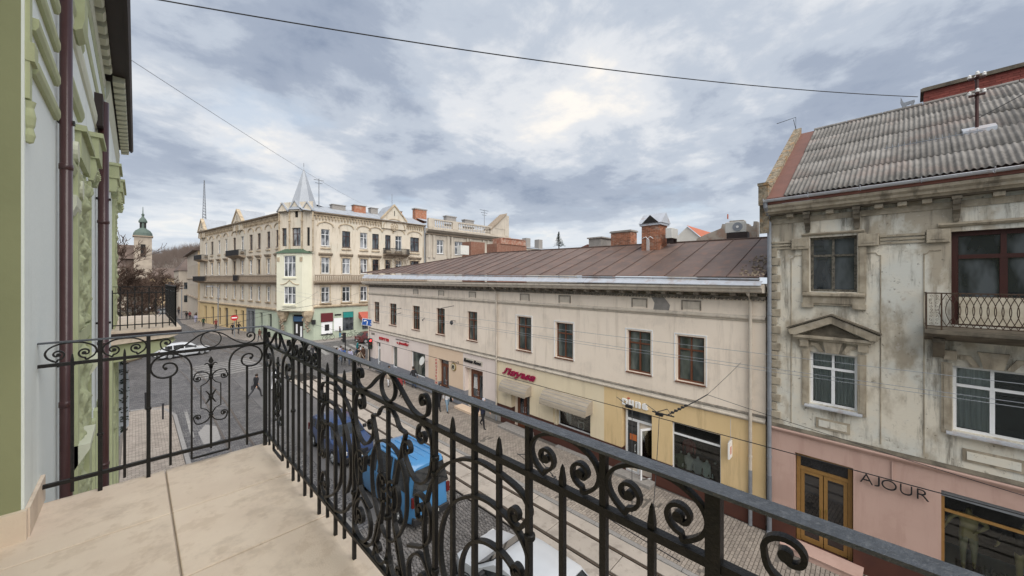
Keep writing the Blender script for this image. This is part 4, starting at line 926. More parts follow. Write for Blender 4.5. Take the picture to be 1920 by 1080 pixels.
t = sign('notice_sheets', 'four white paper strips stuck inside the dark glazed door', FC, 16.1, 1.5)
for i in range(4): MB().prism([(16.36-i*.11,1.35+i*.0),(16.30-i*.11,1.35),(16.22-i*.11,2.1),(16.28-i*.11,2.1)], -.245, -.24, 'y').build('sheet', m_wht, t, FC)
t = sign('street_plate', 'small dark street-name plate on the left corner of the cream building', FC, 31.6, 3.35); MB().box(31.2,.014,3.28,31.95,.04,3.46).build('plate', m_sooty, t, FC)
t = thing('satellite_dish', 'pale satellite dish and wires on the wall by the wide shop window', 'satellite dish', FC @ T(21.6, 0, 2.4))
MB().lathe([(0,0),(.12,.03),(.26,.1),(.33,.17)], 0, 0, 16).build('dish', m_acw, t, FC @ T(21.75,.35,2.35) @ Matrix.Rotation(rad(-70), 4, 'X')); MB().tube([(21.75,.02,2.3),(21.75,.3,2.35)], .015, 5).tube([(21.7,.4,2.3),(21.2,.62,2.5)], .01, 5).build('arm', m_zincd, t, FC)
# wall hooks and lamps on the upper wall
for x, z, l in ((26.0,6.15,1.0),(26.0,5.75,.8),(18.3,6.75,1.3),(22.2,5.6,.25)):
    t = thing('wall_bracket', {6.15:'upper of two dark iron wire brackets between the second and third windows', 5.75:'lower of two dark iron wire brackets between the second and third windows', 6.75:'dark iron wire bracket high on the cream wall near the fifth window', 5.6:'short dark iron hook on the cream wall beside the third window'}[z], 'bracket', FC @ T(x, 0, z), 'wire brackets on the cream wall')
    MB().tube([(x,.0,z),(x-.1,l*.9,z-.12)], .022, 5).build('arm', m_blk, t, FC); MB().tube([(x-.1,l*.9,z-.12),(x-.1,l*.9,z-.2)], .04, 6).build('insulator', m_blk, t, FC)
t = thing('wall_lantern', 'dark iron wall lantern on the cream wall between two windows', 'lamp', FC @ T(18.0,0,5.55)); MB().tube([(18.1,0,5.7),(18.1,.3,5.75)], .02, 5).build('arm', m_blk, t, FC); MB().lathe([(.03,0),(.1,.06),(.12,.2),(.04,.32)], 18.1, .34, 8).build('lantern', m_blk, t, FC @ T(0,0,5.45))
# ------------------------------------------------------------------ weathered three-storey building with the pink shop
FA = frame(14.961, 2.331, .06412, .99794)
m_grime = bpy.data.materials.new('grimy_render')
def mk_grime():
    m = m_grime; m.use_nodes = True; nt = m.node_tree; N = nt.nodes.new; L = nt.links.new; b = nt.nodes['Principled BSDF']; b.inputs['Roughness'].default_value = .9
    geo = N('ShaderNodeNewGeometry')
    def nz(s, d, ms=(1,1,1), off=(0,0,0), r=.6):
        mp = N('ShaderNodeMapping'); mp.inputs['Scale'].default_value = ms; mp.inputs['Location'].default_value = off; L(geo.outputs['Position'], mp.inputs[0])
        n = N('ShaderNodeTexNoise'); n.inputs['Scale'].default_value = s; n.inputs['Detail'].default_value = d; n.inputs['Roughness'].default_value = r; L(mp.outputs[0], n.inputs['Vector']); return n.outputs['Fac']
    def rg(f, a, c, lo, hi):
        r = N('ShaderNodeMapRange'); r.interpolation_type = 'SMOOTHSTEP'; L(f, r.inputs[0])
        for i, v in zip((1,2,3,4), (a,c,lo,hi)): r.inputs[i].default_value = v
        return r.outputs[0]
    def mx(f, a, c):
        x = N('ShaderNodeMix'); x.data_type = 'RGBA'; L(f, x.inputs[0])
        for s, v in ((6,a),(7,c)):
            if isinstance(v, tuple): x.inputs[s].default_value = (*v,1)
            else: L(v, x.inputs[s])
        return x.outputs[2]
    c = mx(rg(nz(.7,4), .4, .62, 0, 1), (.66,.61,.51), (.59,.59,.54))          # beige render, grey-green where rain has washed it
    c = mx(rg(nz(1.1,6,(1,1,.5),(5,2,9)), .48, .62, 0, .8), c, (.33,.275,.20))    # brown staining
    c = mx(rg(nz(1.,7,(2.6,2.6,.3),(3,7,1),.7), .50, .66, 0, .85), c, (.15,.135,.11)) # runs
    c = mx(rg(nz(2.6,8,(1,1,1),(9,4,4),.7), .60, .635, 0, .85), c, (.50,.46,.40))  # flaked patches
    c = mx(rg(nz(7,5,(1,1,1),(2,2,2),.7), .60, .7, 0, .7), c, (.13,.11,.09))
    c = mx(rg(nz(.55,8,(1,1,1.2),(8,3,6),.72), .54, .66, 0, .5), c, (.30,.265,.205))
    L(c, b.inputs['Base Color'])
    bp = N('ShaderNodeBump'); bp.inputs['Strength'].default_value = .5; bp.inputs['Distance'].default_value = .015; L(nz(9,8,(1,1,1),(0,0,0),.7), bp.inputs['Height']); L(bp.outputs[0], b.inputs['Normal'])
mk_grime()
m_gtrim = M('stained_trim', (.42,.365,.28), (.23,.195,.145), scale=2.4, amt=.8, bump=.4, streak=(.10,.085,.065), streak_amt=.65, blotch=(.44,.40,.33), blotch_scale=3.5, blotch_amt=.35)
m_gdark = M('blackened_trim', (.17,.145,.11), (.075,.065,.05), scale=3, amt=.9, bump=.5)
m_pinkr = M('salmon_render', (.53,.365,.31), (.48,.325,.275), scale=.9, bump=.08, streak=(.40,.255,.21), streak_amt=.4, blotch=(.45,.30,.25), blotch_scale=.8, blotch_amt=.5)
m_asb = M('asbestos_cement', (.25,.237,.222), (.15,.142,.132), rough=.95, scale=2.2, amt=.8, bump=.35, rnd=.08, streak=(.13,.12,.11), streak_amt=.5, blotch=(.25,.20,.18), blotch_scale=.8, blotch_amt=.5)
m_redb = M('oxide_brick', (.24,.065,.05), (.16,.045,.036), rough=.8, scale=5, bump=.2, rnd=.22, island=True)
aj = thing('weathered_house', 'three-storey house with stained grey-beige plaster, corrugated roof and a pink ground floor', 'building', FA @ T(-4, 0, 0))
XL, XR_ = 0.0, -13.5
# local x decreases to the right of the picture
W = lambda a, b: (min(a,b), max(a,b))
top = [(-2.19,-1.10,8.22,9.92),(-5.62,-3.97,7.42,9.84),(-8.6,-7.5,8.22,9.92),(-11.6,-10.5,8.22,9.92)]
mid = [(-2.19,-1.10,4.68,6.32),(-5.25,-4.0,4.70,6.37),(-8.6,-7.4,4.7,6.35),(-11.6,-10.5,4.7,6.35)]
gf = [(-2.11,-.72,0.02,2.99),(-7.4,-3.80,.98,3.08),(-11,-9,.02,2.9)]
MB().wall(XR_, XL, 3.62, 11.0, top+mid, 0, .24).box(XR_,-9,0,XL,-1.95,10.9).build('wall', m_grime, aj, FA)
MB().wall(XR_, XL, .86, 3.54, [(a,b,max(c,.86),d) for a,b,c,d in gf], .02, .26, bottom=.87).build('ground_wall', m_pinkr, aj, FA)
MB().wall(XR_, XL, 0, .86, [(a,b,c,.86) for a,b,c,d in gf if c < .5], .045, .28, top=False).build('plinth', m_plb, aj, FA)
MB().box(-.001,-9,0,.02,-.0,11.0).build('party_wall', m_grime, aj, FA)
moulding(aj, FA, XR_, XL, 3.54, [(0,0),(.05,0),(.07,.04),(.11,.06),(.13,.10),(.13,.13),(0,.17)], m_pinkr, 'string_course')
moulding(aj, FA, XR_, XL, 3.70, [(0,0),(.10,0),(.06,.05),(.0,.09)], m_gdark, 'string_top')
# quoins, each a stone
me = MB().bbox(-.30,0,0,0,.045,.24,.012).mesh('quoin', m_gtrim); me2 = MB().bbox(-.20,0,0,0,.045,.24,.012).mesh('quoin', m_gtrim)
z = 3.95; i = 0
while z < 9.4: ob('quoin', me if i % 2 == 0 else me2, aj, FA @ T(-.04, 0, z)); z += .285; i += 1
# cornice, fascia and gutter
MB().box(XR_,-.1,10.45,XL,.03,10.62).build('architrave', m_gtrim, aj, FA)
moulding(aj, FA, XR_, XL+.02, 10.76, [(-.1,0),(.30,0),(.34,.05),(.40,.07),(.42,.14),(.48,.20),(.50,.28),(-.1,.30)], m_gtrim, 'cornice')
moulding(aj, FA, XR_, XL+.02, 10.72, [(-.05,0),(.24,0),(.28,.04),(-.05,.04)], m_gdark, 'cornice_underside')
MB().box(XR_,.40,11.06,XL+.02,.47,11.19).build('fascia', M('red_brown_fascia', (.28,.115,.085), (.2,.09,.07), rough=.6), aj, FA)
def corb(sz):
    return MB().prism([(0,0),(.05,0),(.07,.10),(.12,.16),(.18,.2),(.22,.30),(.26,.34),(.28,.46),(0,.46)], -sz, sz, 'x')
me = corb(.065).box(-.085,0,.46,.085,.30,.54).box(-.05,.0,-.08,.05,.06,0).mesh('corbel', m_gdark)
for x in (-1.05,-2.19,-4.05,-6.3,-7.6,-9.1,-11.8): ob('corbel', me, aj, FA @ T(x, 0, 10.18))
me = MB().box(-.09,0,0,.09,.2,.1).mesh('modillion', m_gtrim)
for x in (-.62,-1.6,-2.65,-3.1,-3.55,-4.7,-5.2,-5.75,-6.9,-8.3): ob('modillion', me, aj, FA @ T(x, .02, 10.62))
x = .02
while x > XR_:
    Lg = 1.15; prof = [(.55+.07*math.cos(rad(t)), .07*math.sin(rad(t))) for t in range(180, 361, 22)]; k = len(prof)
    vs = [(xx, p, 11.20+q) for xx in (x-Lg+.012, x) for p, q in prof]
    mb = MB().add(vs, [(i, i+1, k+i+1, k+i) for i in range(k-1)]).tube([(x-Lg,.62,11.2),(x,.62,11.2)], .011, 6)
    mb.tube([(x-.02,.55+.076*math.cos(rad(t)),11.2+.076*math.sin(rad(t))) for t in range(180,361,30)]+[(x-.02,.66,11.24)], .013, 5); mb.build('gutter', m_zinc, aj, FA); x -= Lg
dp = MB().tube([(-.02,.52,11.15),(-.03,.50,11.0),(-.04,.16,10.72),(-.05,.12,10.5),(-.05,.12,2.0)], .062, 12).build('downpipe', m_zincd, aj, FA)
MB().tube([(-.05,.12,2.0),(-.05,.12,.15),(-.05,.22,.04)], .07, 12).build('pipe_foot', M('grey_paint', (.16,.17,.19)), dp, FA)
for z in (2.6,4.2,5.8,7.4,9.0): MB().tube([(-.05,.12,z),(-.05,.12,z+.07)], .075, 12).box(-.06,-.02,z,-.04,.12,z+.04).build('bracket', m_zincd, dp, FA)
# roof: fibre-cement sheets, each a sheet with its own waves
YE2, ZE2, YR2, ZR2 = .50, 11.23, -5.05, 14.86
sl_ = math.hypot(YR2-YE2, ZR2-ZE2); rows = 5; SW = 1.17; RL = sl_/rows; nw = 10
def sheet_mesh(seed):
    rr = random.Random(seed); n = nw*6; vs = []; amp = .023
    for j in range(2):
        for i in range(n+1):
            u = SW*1.03*i/n; w = amp*math.sin(2*math.pi*nw*u/SW)
            v = j*RL*1.05; vs.append((-u, v, w+(.012 if j == 0 else 0)))
    vs += [(x, y, z-.012) for x, y, z in vs[:n+1]]
    fs = [(i, i+n+1, i+n+2, i+1) for i in range(n)]+[(i+1, i+1+2*(n+1), i+2*(n+1), i) for i in range(n)]
    mb = MB(); mb.add(vs, fs); return mb.mesh('roof_sheet', m_asb, True)
me = sheet_mesh(1)
for me_ in (me,): pass
ang = math.atan2(ZR2-ZE2, YE2-YR2)
for r_ in range(rows):
    for c_ in range(11):
        t = r_/rows; x = -.52-c_*SW
        jit = RND.uniform(-.008,.008)
        Mx = FA @ T(x+jit, YE2+(YR2-YE2)*t, ZE2+(ZR2-ZE2)*t+.05+.008*(c_ % 2)+.010*(r_ % 2)) @ Matrix.Rotation(-ang, 4, 'X') @ RZ(0)
        # local v must run up the slope, i.e. along -y
        Mx = Mx @ Matrix(((1,0,0,0),(0,-1,0,0),(0,0,1,0),(0,0,0,1)))
        if r_ == 2 and c_ in (5, 6): Mx = Mx @ Matrix.Rotation(rad(RND.uniform(-1.5,2)), 4, 'X')
        ob('roof_sheet', me, aj, Mx)
MB().add([(XL-.05,YE2,ZE2),(XR_,YE2,ZE2),(XR_,YR2,ZR2-.05),(XL-.05,YR2,ZR2-.05),(XR_,-10.5,11.2),(XL-.05,-10.5,11.2)],[(0,1,2,3),(3,2,4,5)]).build('roof_deck', m_seam, aj, FA)
x = -.5; i = 0
while x > XR_+.5: MB().tube([(x,YR2,ZR2+.06),(x-1.0,YR2,ZR2+.06)], .075, 8).build('ridge_tile', m_asb, aj, FA); x -= 1.02
# rust-red verge sheets and the parapet of the party wall
for k in range(7):
    a, b = k/7, (k+1)/7
    pa = (YE2+(YR2-YE2)*a, ZE2+(ZR2-ZE2)*a+.03+.01*(k%2)); pb = (YE2+(YR2-YE2)*b, ZE2+(ZR2-ZE2)*b+.04+.01*(k%2))
    MB().add([(-.05,pa[0],pa[1]),(-.56,pa[0],pa[1]),(-.56,pb[0],pb[1]),(-.05,pb[0],pb[1]),(-.05,pa[0],pa[1]-.02),(-.56,pa[0],pa[1]-.02)],[(0,3,2,1),(0,1,5,4)]).build('verge_sheet', M('red_brown_sheet', (.15,.07,.053), (.11,.055,.042), rough=.6, rnd=.1), aj, FA)
m_par = M('parapet_render', (.30,.25,.18), (.10,.085,.06), scale=9, amt=.95, bump=.6, blotch=(.30,.17,.07), blotch_scale=4, blotch_amt=.7)
n_ = 9
for k in range(n_):
    a, b = k/n_, (k+1)/n_-.004; f = lambda t, o: (YE2-.25+(YR2-YE2+.15)*t, ZE2+.12+(ZR2-ZE2+.02)*t+o)
    (ya, za), (yb, zb) = f(a, 0), f(b, 0); h = .20
    MB().add([(x, y_, z_) for x in (-.06,.20) for y_, z_ in ((ya,za-1.2),(ya,za+h),(yb,zb+h),(yb,zb-1.2))],[(3,2,1,0),(4,5,6,7),(0,1,5,4),(1,2,6,5),(2,3,7,6)]).build('parapet_stone', m_par, aj, FA)
MB().box(-.07,.0,11.1,.21,.36,11.75).build('parapet_foot', m_par, aj, FA); MB().box(-.09,-.03,11.75,.23,.39,11.84).build('parapet_block', m_par, aj, FA)
# tall oxide-red brick stack wall behind the ridge
bw = thing('brick_parapet', 'dark red painted brick wall with a coping, rising behind the corrugated roof ridge', 'wall', FA @ T(-7, -6, 14))
MB().box(-12.5,-7.2,13.2,-3.6,-6.2,15.75).build('core', m_redb, bw, FA)
g = MB(); z = 14.0; row = 0
while z < 15.70:
    x = -3.58-(.13 if row % 2 else 0)
    while x > -12.4: g.box(x-.245,-6.2,z,x,-6.185,z+.075); x -= .255
    yy = -6.2
    while yy > -7.15: g.box(-3.6,yy-.24,z,-3.585,yy,z+.075); yy -= .25
    z += .085; row += 1
g.build('bricks', m_redb, bw, FA, kind='stuff')
MB().box(-12.6,-7.3,15.75,-3.5,-6.1,15.86).box(-12.55,-7.25,15.86,-3.55,-6.15,15.9).build('coping', m_gdark, bw, FA)
MB().box(-5.5,-.13,7.46,-4.1,-.10,8.15).build('balcony_panel', m_gtrim2 if False else M('peeling_cream_board', (.60,.55,.44), (.42,.36,.27), scale=4, amt=.8), aj, FA)
# windows
def surround(x0, x1, z0, z1, head=True):
    for a, b in ((x0-.20, x0-.02), (x1+.02, x1+.20)):
        j = MB().box(a,0,z0-.1,b,.035,z1+.05).build('window_jamb', m_gtrim, aj, FA); MB().box(a+.04,.035,z0,b-.04,.05,z1).build('fillet', m_gtrim, j, FA)
for i, (a, b, c, d) in enumerate(top):
    if i == 1: continue
    window(aj, FA, a, b, c, d, m_oldw, m_glass, (.5,), .66, .16, .07, None, bar_w=.045); surround(a, b, c, d)
    moulding(aj, FA, a-.17, b+.17, c-.42, [(0,0),(.05,0),(.05,.05),(.07,.06),(.07,.24),(.14,.30),(.14,.36),(.0,.40)], m_gtrim, 'sill')
    for xx in (a-.2, b-.10): MB().box(xx,0,c-.50,xx+.3,.09,c-.36).build('sill_foot', m_gtrim, aj, FA)
window(aj, FA, -5.62, -3.97, 7.42, 9.84, m_dkwood, m_glass, (.5,), .73, .16, .12, None, bar_w=.075, name='balcony_door')
MB().box(-5.40,-.22,8.3,-5.05,-.215,9.0).box(-4.5,-.22,8.3,-4.2,-.215,9.6).build('curtain', m_curt, aj, FA)
for a, b in ((-1.08,-.64),(-2.65,-2.21),(-4.0+.05,-3.54),(-6.05,-5.64)):
    MB().bbox(a,0,9.58,b,.09,9.92,.01).prism([(a+.08,9.66),(b-.08,9.66),((a+b)/2,9.84)], .09, .105, 'y').build('panel_block', m_gtrim, aj, FA)
for a, b in ((-.62,-.04),(-3.52,-2.67),(-7.2,-6.1)):
    for k in range(3): MB().box(a,0,9.60+k*.1,b,.03+.01*k,9.66+k*.1).build('band_moulding', m_gtrim, aj, FA)
moulding(aj, FA, -2.35, -.9, 9.98, [(0,0),(.05,.01),(.08,.05),(.0,.09)], m_gtrim, 'head_moulding'); moulding(aj, FA, -6.1, -3.75, 9.96, [(0,0),(.05,.01),(.09,.06),(.0,.12)], m_gtrim, 'head_moulding')
for x in (-.62, -2.68, -3.50, -6.2):
    MB().box(x-.012,0,3.9,x+.012,.014,9.3).build('panel_line', m_gtrim, aj, FA)
    s_ = 1 if x in (-.62, -3.50) else -1
for x, s_ in ((-.62,-1),(-2.68,1),(-3.50,-1)):
    MB().strap([(x,9.28),(x+s_*.06,9.3),(x+s_*.10,9.37),(x+s_*.3,9.37)], .02, .02, .008).build('panel_line', m_gtrim, aj, FA)
for i, (a, b, c, d) in enumerate(mid):
    cu = [(a+.06, a+.5), (b-.50, b-.05)] if i == 0 else [(b-.62, b-.06)]
    window(aj, FA, a, b, c, d, m_pvc, m_clear, (.5,), .70, .14, .06, None, bar_w=.05, curtain=cu, room=.9); surround(a, b, c, d+.02)
    MB().prism([(-.12,c-.05),(.16,c-.09),(.16,c-.055),(-.12,c)], a-.12, b+.12, 'x').build('sill', m_zinc, aj, FA)
    MB().box(a+.15,0,c-.72,b-.15,.03,c-.40).build('apron_panel', m_gtrim, aj, FA); MB().box(a+.22,.03,c-.66,b-.22,.045,c-.46).build('apron_panel', m_grime, aj, FA)
    # keystone and label blocks
    cx = (a+b)/2
    MB().prism([(cx-.15,d+.02),(cx+.15,d+.02),(cx+.24,d+.42),(cx-.24,d+.42)], 0, .10, 'y').build('keystone', m_gtrim, aj, FA)
    for s_ in (-1, 1):
        MB().prism([(cx+s_*.20,d+.04),(cx+s_*.34,d+.30),(cx+s_*.52,d+.30),(cx+s_*.52,d+.20),(cx+s_*.42,d+.20),(cx+s_*.30,d+.02)][::s_], 0, .05, 'y').build('label_moulding', m_gtrim, aj, FA)
        MB().bbox(cx+s_*.68-.11,0,d+.16,cx+s_*.68+.11,.12,d+.40,.01).build('label_block', m_gtrim, aj, FA)
a, b, c, d = mid[0]; cx = -1.63
pd = MB().box(cx-.92,0,6.76,cx+.92,.20,6.84).box(cx-.86,0,6.70,cx+.86,.15,6.76).build('pediment', m_gtrim, aj, FA)
MB().prism([(cx-.70,6.84),(cx+.70,6.84),(cx,7.22)], 0, .07, 'y').build('tympanum', m_gdark, pd, FA)
for s_ in (-1, 1):
    p = [(cx+s_*1.06,6.99),(cx+s_*1.0,6.84),(cx+s_*.86,6.84),(cx,7.26),(cx,7.48)]; p = p if s_ > 0 else p[::-1]
    MB().prism(p[::-1], 0, .24, 'y').build('raking_cornice', m_gtrim, pd, FA)
    MB().prism([(q[0]*1., q[1]+.02) for q in ([(cx+s_*1.08,7.0),(cx,7.49),(cx,7.53),(cx+s_*1.08,7.04)] if s_ > 0 else [(cx+s_*1.08,7.04),(cx,7.53),(cx,7.49),(cx+s_*1.08,7.0)])], 0, .28, 'y').build('pediment_cap', m_gdark, pd, FA)
# balcony with hooped rail
bl = MB().prism([(0,7.0),(.5,7.12),(.72,7.20),(.78,7.24),(.78,7.33),(0,7.36)], -6.6, -3.50, 'x').build('balcony', m_gdark, aj, FA)
for x in (-3.75,-5.9): MB().prism([(0,6.55),(.1,6.58),(.35,6.85),(.5,7.0),(.5,7.1),(0,7.1)], x-.1, x+.1, 'x').build('console', m_gdark, bl, FA)
m_rustir = M('rusty_iron', (.055,.038,.028), (.09,.05,.03), rough=.8, scale=20, bump=.3)
br = MB(); br.box(-6.55,.70,8.24,-3.52,.735,8.27).box(-6.55,.70,7.42,-3.52,.73,7.44).box(-3.54,.02,8.24,-3.51,.72,8.27).box(-3.54,.02,7.42,-3.51,.72,7.44)
for x in (-3.53,-3.78,-5.1,-6.5): br.box(x-.015,.70,7.33,x+.015,.73,8.27)
for k in range(26):
    x = -3.86-k*.105
    br.strap([(x+.12*math.sin(rad(t)), 7.44+.80*t/180) for t in range(0,181,15)], .014, .014, .712); br.strap([(x-.12*math.sin(rad(t)), 7.44+.80*t/180) for t in range(0,181,15)], .014, .014, .722) 
for k in range(9): br.tube([(-3.525,.06+k*.075,7.44),(-3.525,.06+k*.075,8.25)], .007, 4)
for k in range(9): 
    for q in (0,1): br.strap(spiral(-3.61-.1*q, 7.5+k*.085, .004, .036, 90*q+k*70, 360, 9), .007, .01, .715)
br.build('balcony_rail', m_rustir, bl, FA)
m_glassd = glass('dark_door_glass', (.008,.008,.009), light=(.022,.022,.024))
# entrance and shop window
shopdoor(FA, aj, -2.08, -.74, .12, 2.98, m_ochw, m_glassd, .83, 2, .18, m_gold, .10)
MB().box(-2.1,-.25,-.02,-.72,.03,.12).build('threshold', m_plb, aj, FA)
st_ = MB().bbox(-2.30,.05,-.02,-.48,.62,.17,.01).build('doorstep', m_pinkr, aj, FA); MB().box(-2.34,.04,.17,-.44,.66,.195).build('tread', m_pinkr, st_, FA)
window(aj, FA, -7.4, -3.80, .98, 2.98, m_ochw, m_clear, (.5,), .78, .12, .06, None, room=1.5, bar_w=.045, name='shop_window'); MB().box(-7.4,-.16,2.9,-3.8,-.08,3.08).build('shutter_box', m_zincd, aj, FA)
t = thing('shop_sign', 'thin dark metal capitals AJOUR standing off the pink wall', 'sign', FA @ T(-2.95, 0, 2.7))
for i, (chh, w_) in enumerate((('A',.27),('J',.11),('O',.30),('U',.23),('R',.22))):
    sign_text('letter', chh, w_, .27, .035, m_blk, t, FA, [-2.26,-2.56,-2.70,-3.06,-3.37][i], .09, 2.70, bold=-.012)
MB().box(-2.93,.03,2.97,-2.90,.06,3.5).build('conduit', m_pinkr, t, FA)
# roof-top pole with insulators, aerials, skylight
m_ox = M('oxide_pole', (.06,.022,.02), rough=.6)
X_, Y_ = -4.52, -1.9; zb = ZE2+(ZR2-ZE2)*(YE2-Y_)/(YE2-YR2)
t = thing('insulator_pole', 'rust-brown steel pole with white porcelain insulators standing on the corrugated roof', 'pole', FA @ T(X_, Y_, zb))
MB().tube([(X_,Y_,zb-.1),(X_,Y_,zb+1.55)], .035, 8).build('shaft', m_ox, t, FA)
for k, z in enumerate((zb+1.5, zb+1.02)):
    MB().box(X_-.15,Y_-.03,z-.02,X_+.15,Y_+.03,z+.03).box(X_-.03,Y_-.2,z-.02,X_+.03,Y_+.2,z+.03).build('cross_arm', m_ox, t, FA)
    for dx, dy in ((-.13,0),(.13,0),(0,.17),(0,-.17)): MB().lathe([(.03,z+.03),(.05,z+.06),(.03,z+.08),(.045,z+.11),(.0,z+.15)], X_+dx, Y_+dy, 8).build('insulator', m_wht, t, FA)
t = thing('skylight', 'low white-framed skylight lying in the corrugated roof beside the pole', 'skylight', FA @ T(-4.6, -1.8, 13)); zz_ = lambda y_: ZE2+(ZR2-ZE2)*(YE2-y_)/(YE2-YR2)
MB().add([(x, y_, zz_(y_)+o) for x in (-4.85,-4.25) for y_, o in ((-1.65,.02),(-1.65,.16),(-2.0,.10),(-2.0,.0))],[(3,2,1,0),(4,5,6,7),(0,1,5,4),(1,2,6,5),(2,3,7,6)]).build('frame', m_zinc, t, FA)
t = thing('fallen_aerial', 'long thin television aerial lying flat across the corrugated roof', 'aerial', FA @ T(-3.3, -1.6, 12.7)); mb = MB(); zz0 = zz_(-1.55)+.14
mb.tube([(-4.6,-1.55,zz0),(-2.7,-1.55,zz0)], .012, 5)
for k in range(15): mb.tube([(-4.5+k*.125,-1.55,zz0-.08),(-4.5+k*.125,-1.55,zz0+.09)], .006, 4)
mb.build('boom', m_zincd, t, FA)
t = thing('stay_wire', 'taut dark stay wire running from the pole foot over the roof', 'wire', FA @ T(X_, Y_, zb)); MB().tube([(X_,Y_,zb+.35),(-8.2,-3.6,zz_(-3.6)+1.6)], .012, 5).build('strand', m_blk, t, FA)
px_, py_ = -3.22, -5.05; zt_ = ZR2+.12
t = thing('cable_bracket', 'small pale sheet-metal bracket on the ridge where the long cable lands', 'bracket', FA @ T(px_, py_, zt_))
MB().prism([(px_+.22,zt_+.40),(px_+.14,zt_+.17),(px_-.12,zt_+.19),(px_-.14,zt_+.13),(px_-.08,zt_-.04),(px_-.03,zt_+.07),(px_+.07,zt_+.05),(px_+.10,zt_-.06),(px_+.16,zt_-.06),(px_+.23,zt_+.18)], py_-.02, py_+.02, 'y').build('plate', m_zincd, t, FA)
t = thing('roof_aerial', 'small bent rod aerial on top of the left parapet of the weathered house', 'aerial', FA @ T(.05, -4.9, 15.1)); MB().tube([(.1,-4.9,14.9),(.1,-4.9,15.62),(.72,-4.6,15.45)], .014, 5).tube([(.1,-4.9,15.1),(.18,-4.9,15.55)], .01, 4).build('rod', m_blk, t, FA)
MB().box(-7.4,-1.0,ZE2+1.0,-6.55,-3.0,ZE2+2.9).build('dormer', m_plb, aj, FA)
# ------------------------------------------------------------------ corner apartment building with the spire
FR = frame(17.4, 55.9, -1, 0); FLf = frame(14.68, 60.14, -.1506, .9886)
cl = math.hypot(14.68-17.4, 60.14-55.9); FCh = frame(17.4, 55.9, (14.68-17.4)/cl, (60.14-55.9)/cl)
m_st = M('old_cream_stone', (.61,.545,.45), (.51,.455,.37), scale=.6, bump=.1, streak=(.34,.28,.20), streak_amt=.6, blotch=(.54,.52,.44), blotch_scale=.35, blotch_amt=.5)
m_stt = M('old_stone_trim', (.50,.41,.29), (.26,.20,.14), scale=2, amt=.9, bump=.2)
m_std = M('dark_stone_trim', (.33,.265,.20), (.17,.135,.105), scale=3, bump=.3)
m_bay = M('pale_lime_render', (.69,.675,.545), (.63,.615,.49), scale=.8, bump=.05, streak=(.52,.52,.38), streak_amt=.3)
m_mint = M('mint_render', (.42,.47,.37), (.35,.40,.32), scale=.8, bump=.05, streak=(.30,.35,.27), streak_amt=.3)
m_yel = M('yellow_shop_render', (.60,.46,.25), (.54,.40,.21), scale=1, bump=.05); m_cop = M('green_sheet', (.055,.10,.065), (.04,.075,.05), rough=.5, scale=2)
m_zr = M('zinc_roof', (.36,.385,.42), (.28,.30,.335), rough=.6, metal=.1, scale=.6, streak=(.26,.27,.28), streak_amt=.4)
ap = thing('corner_building', 'four-storey cream corner apartment building with a pointed zinc spire and pale green bay', 'building', T(16, 58, 0))
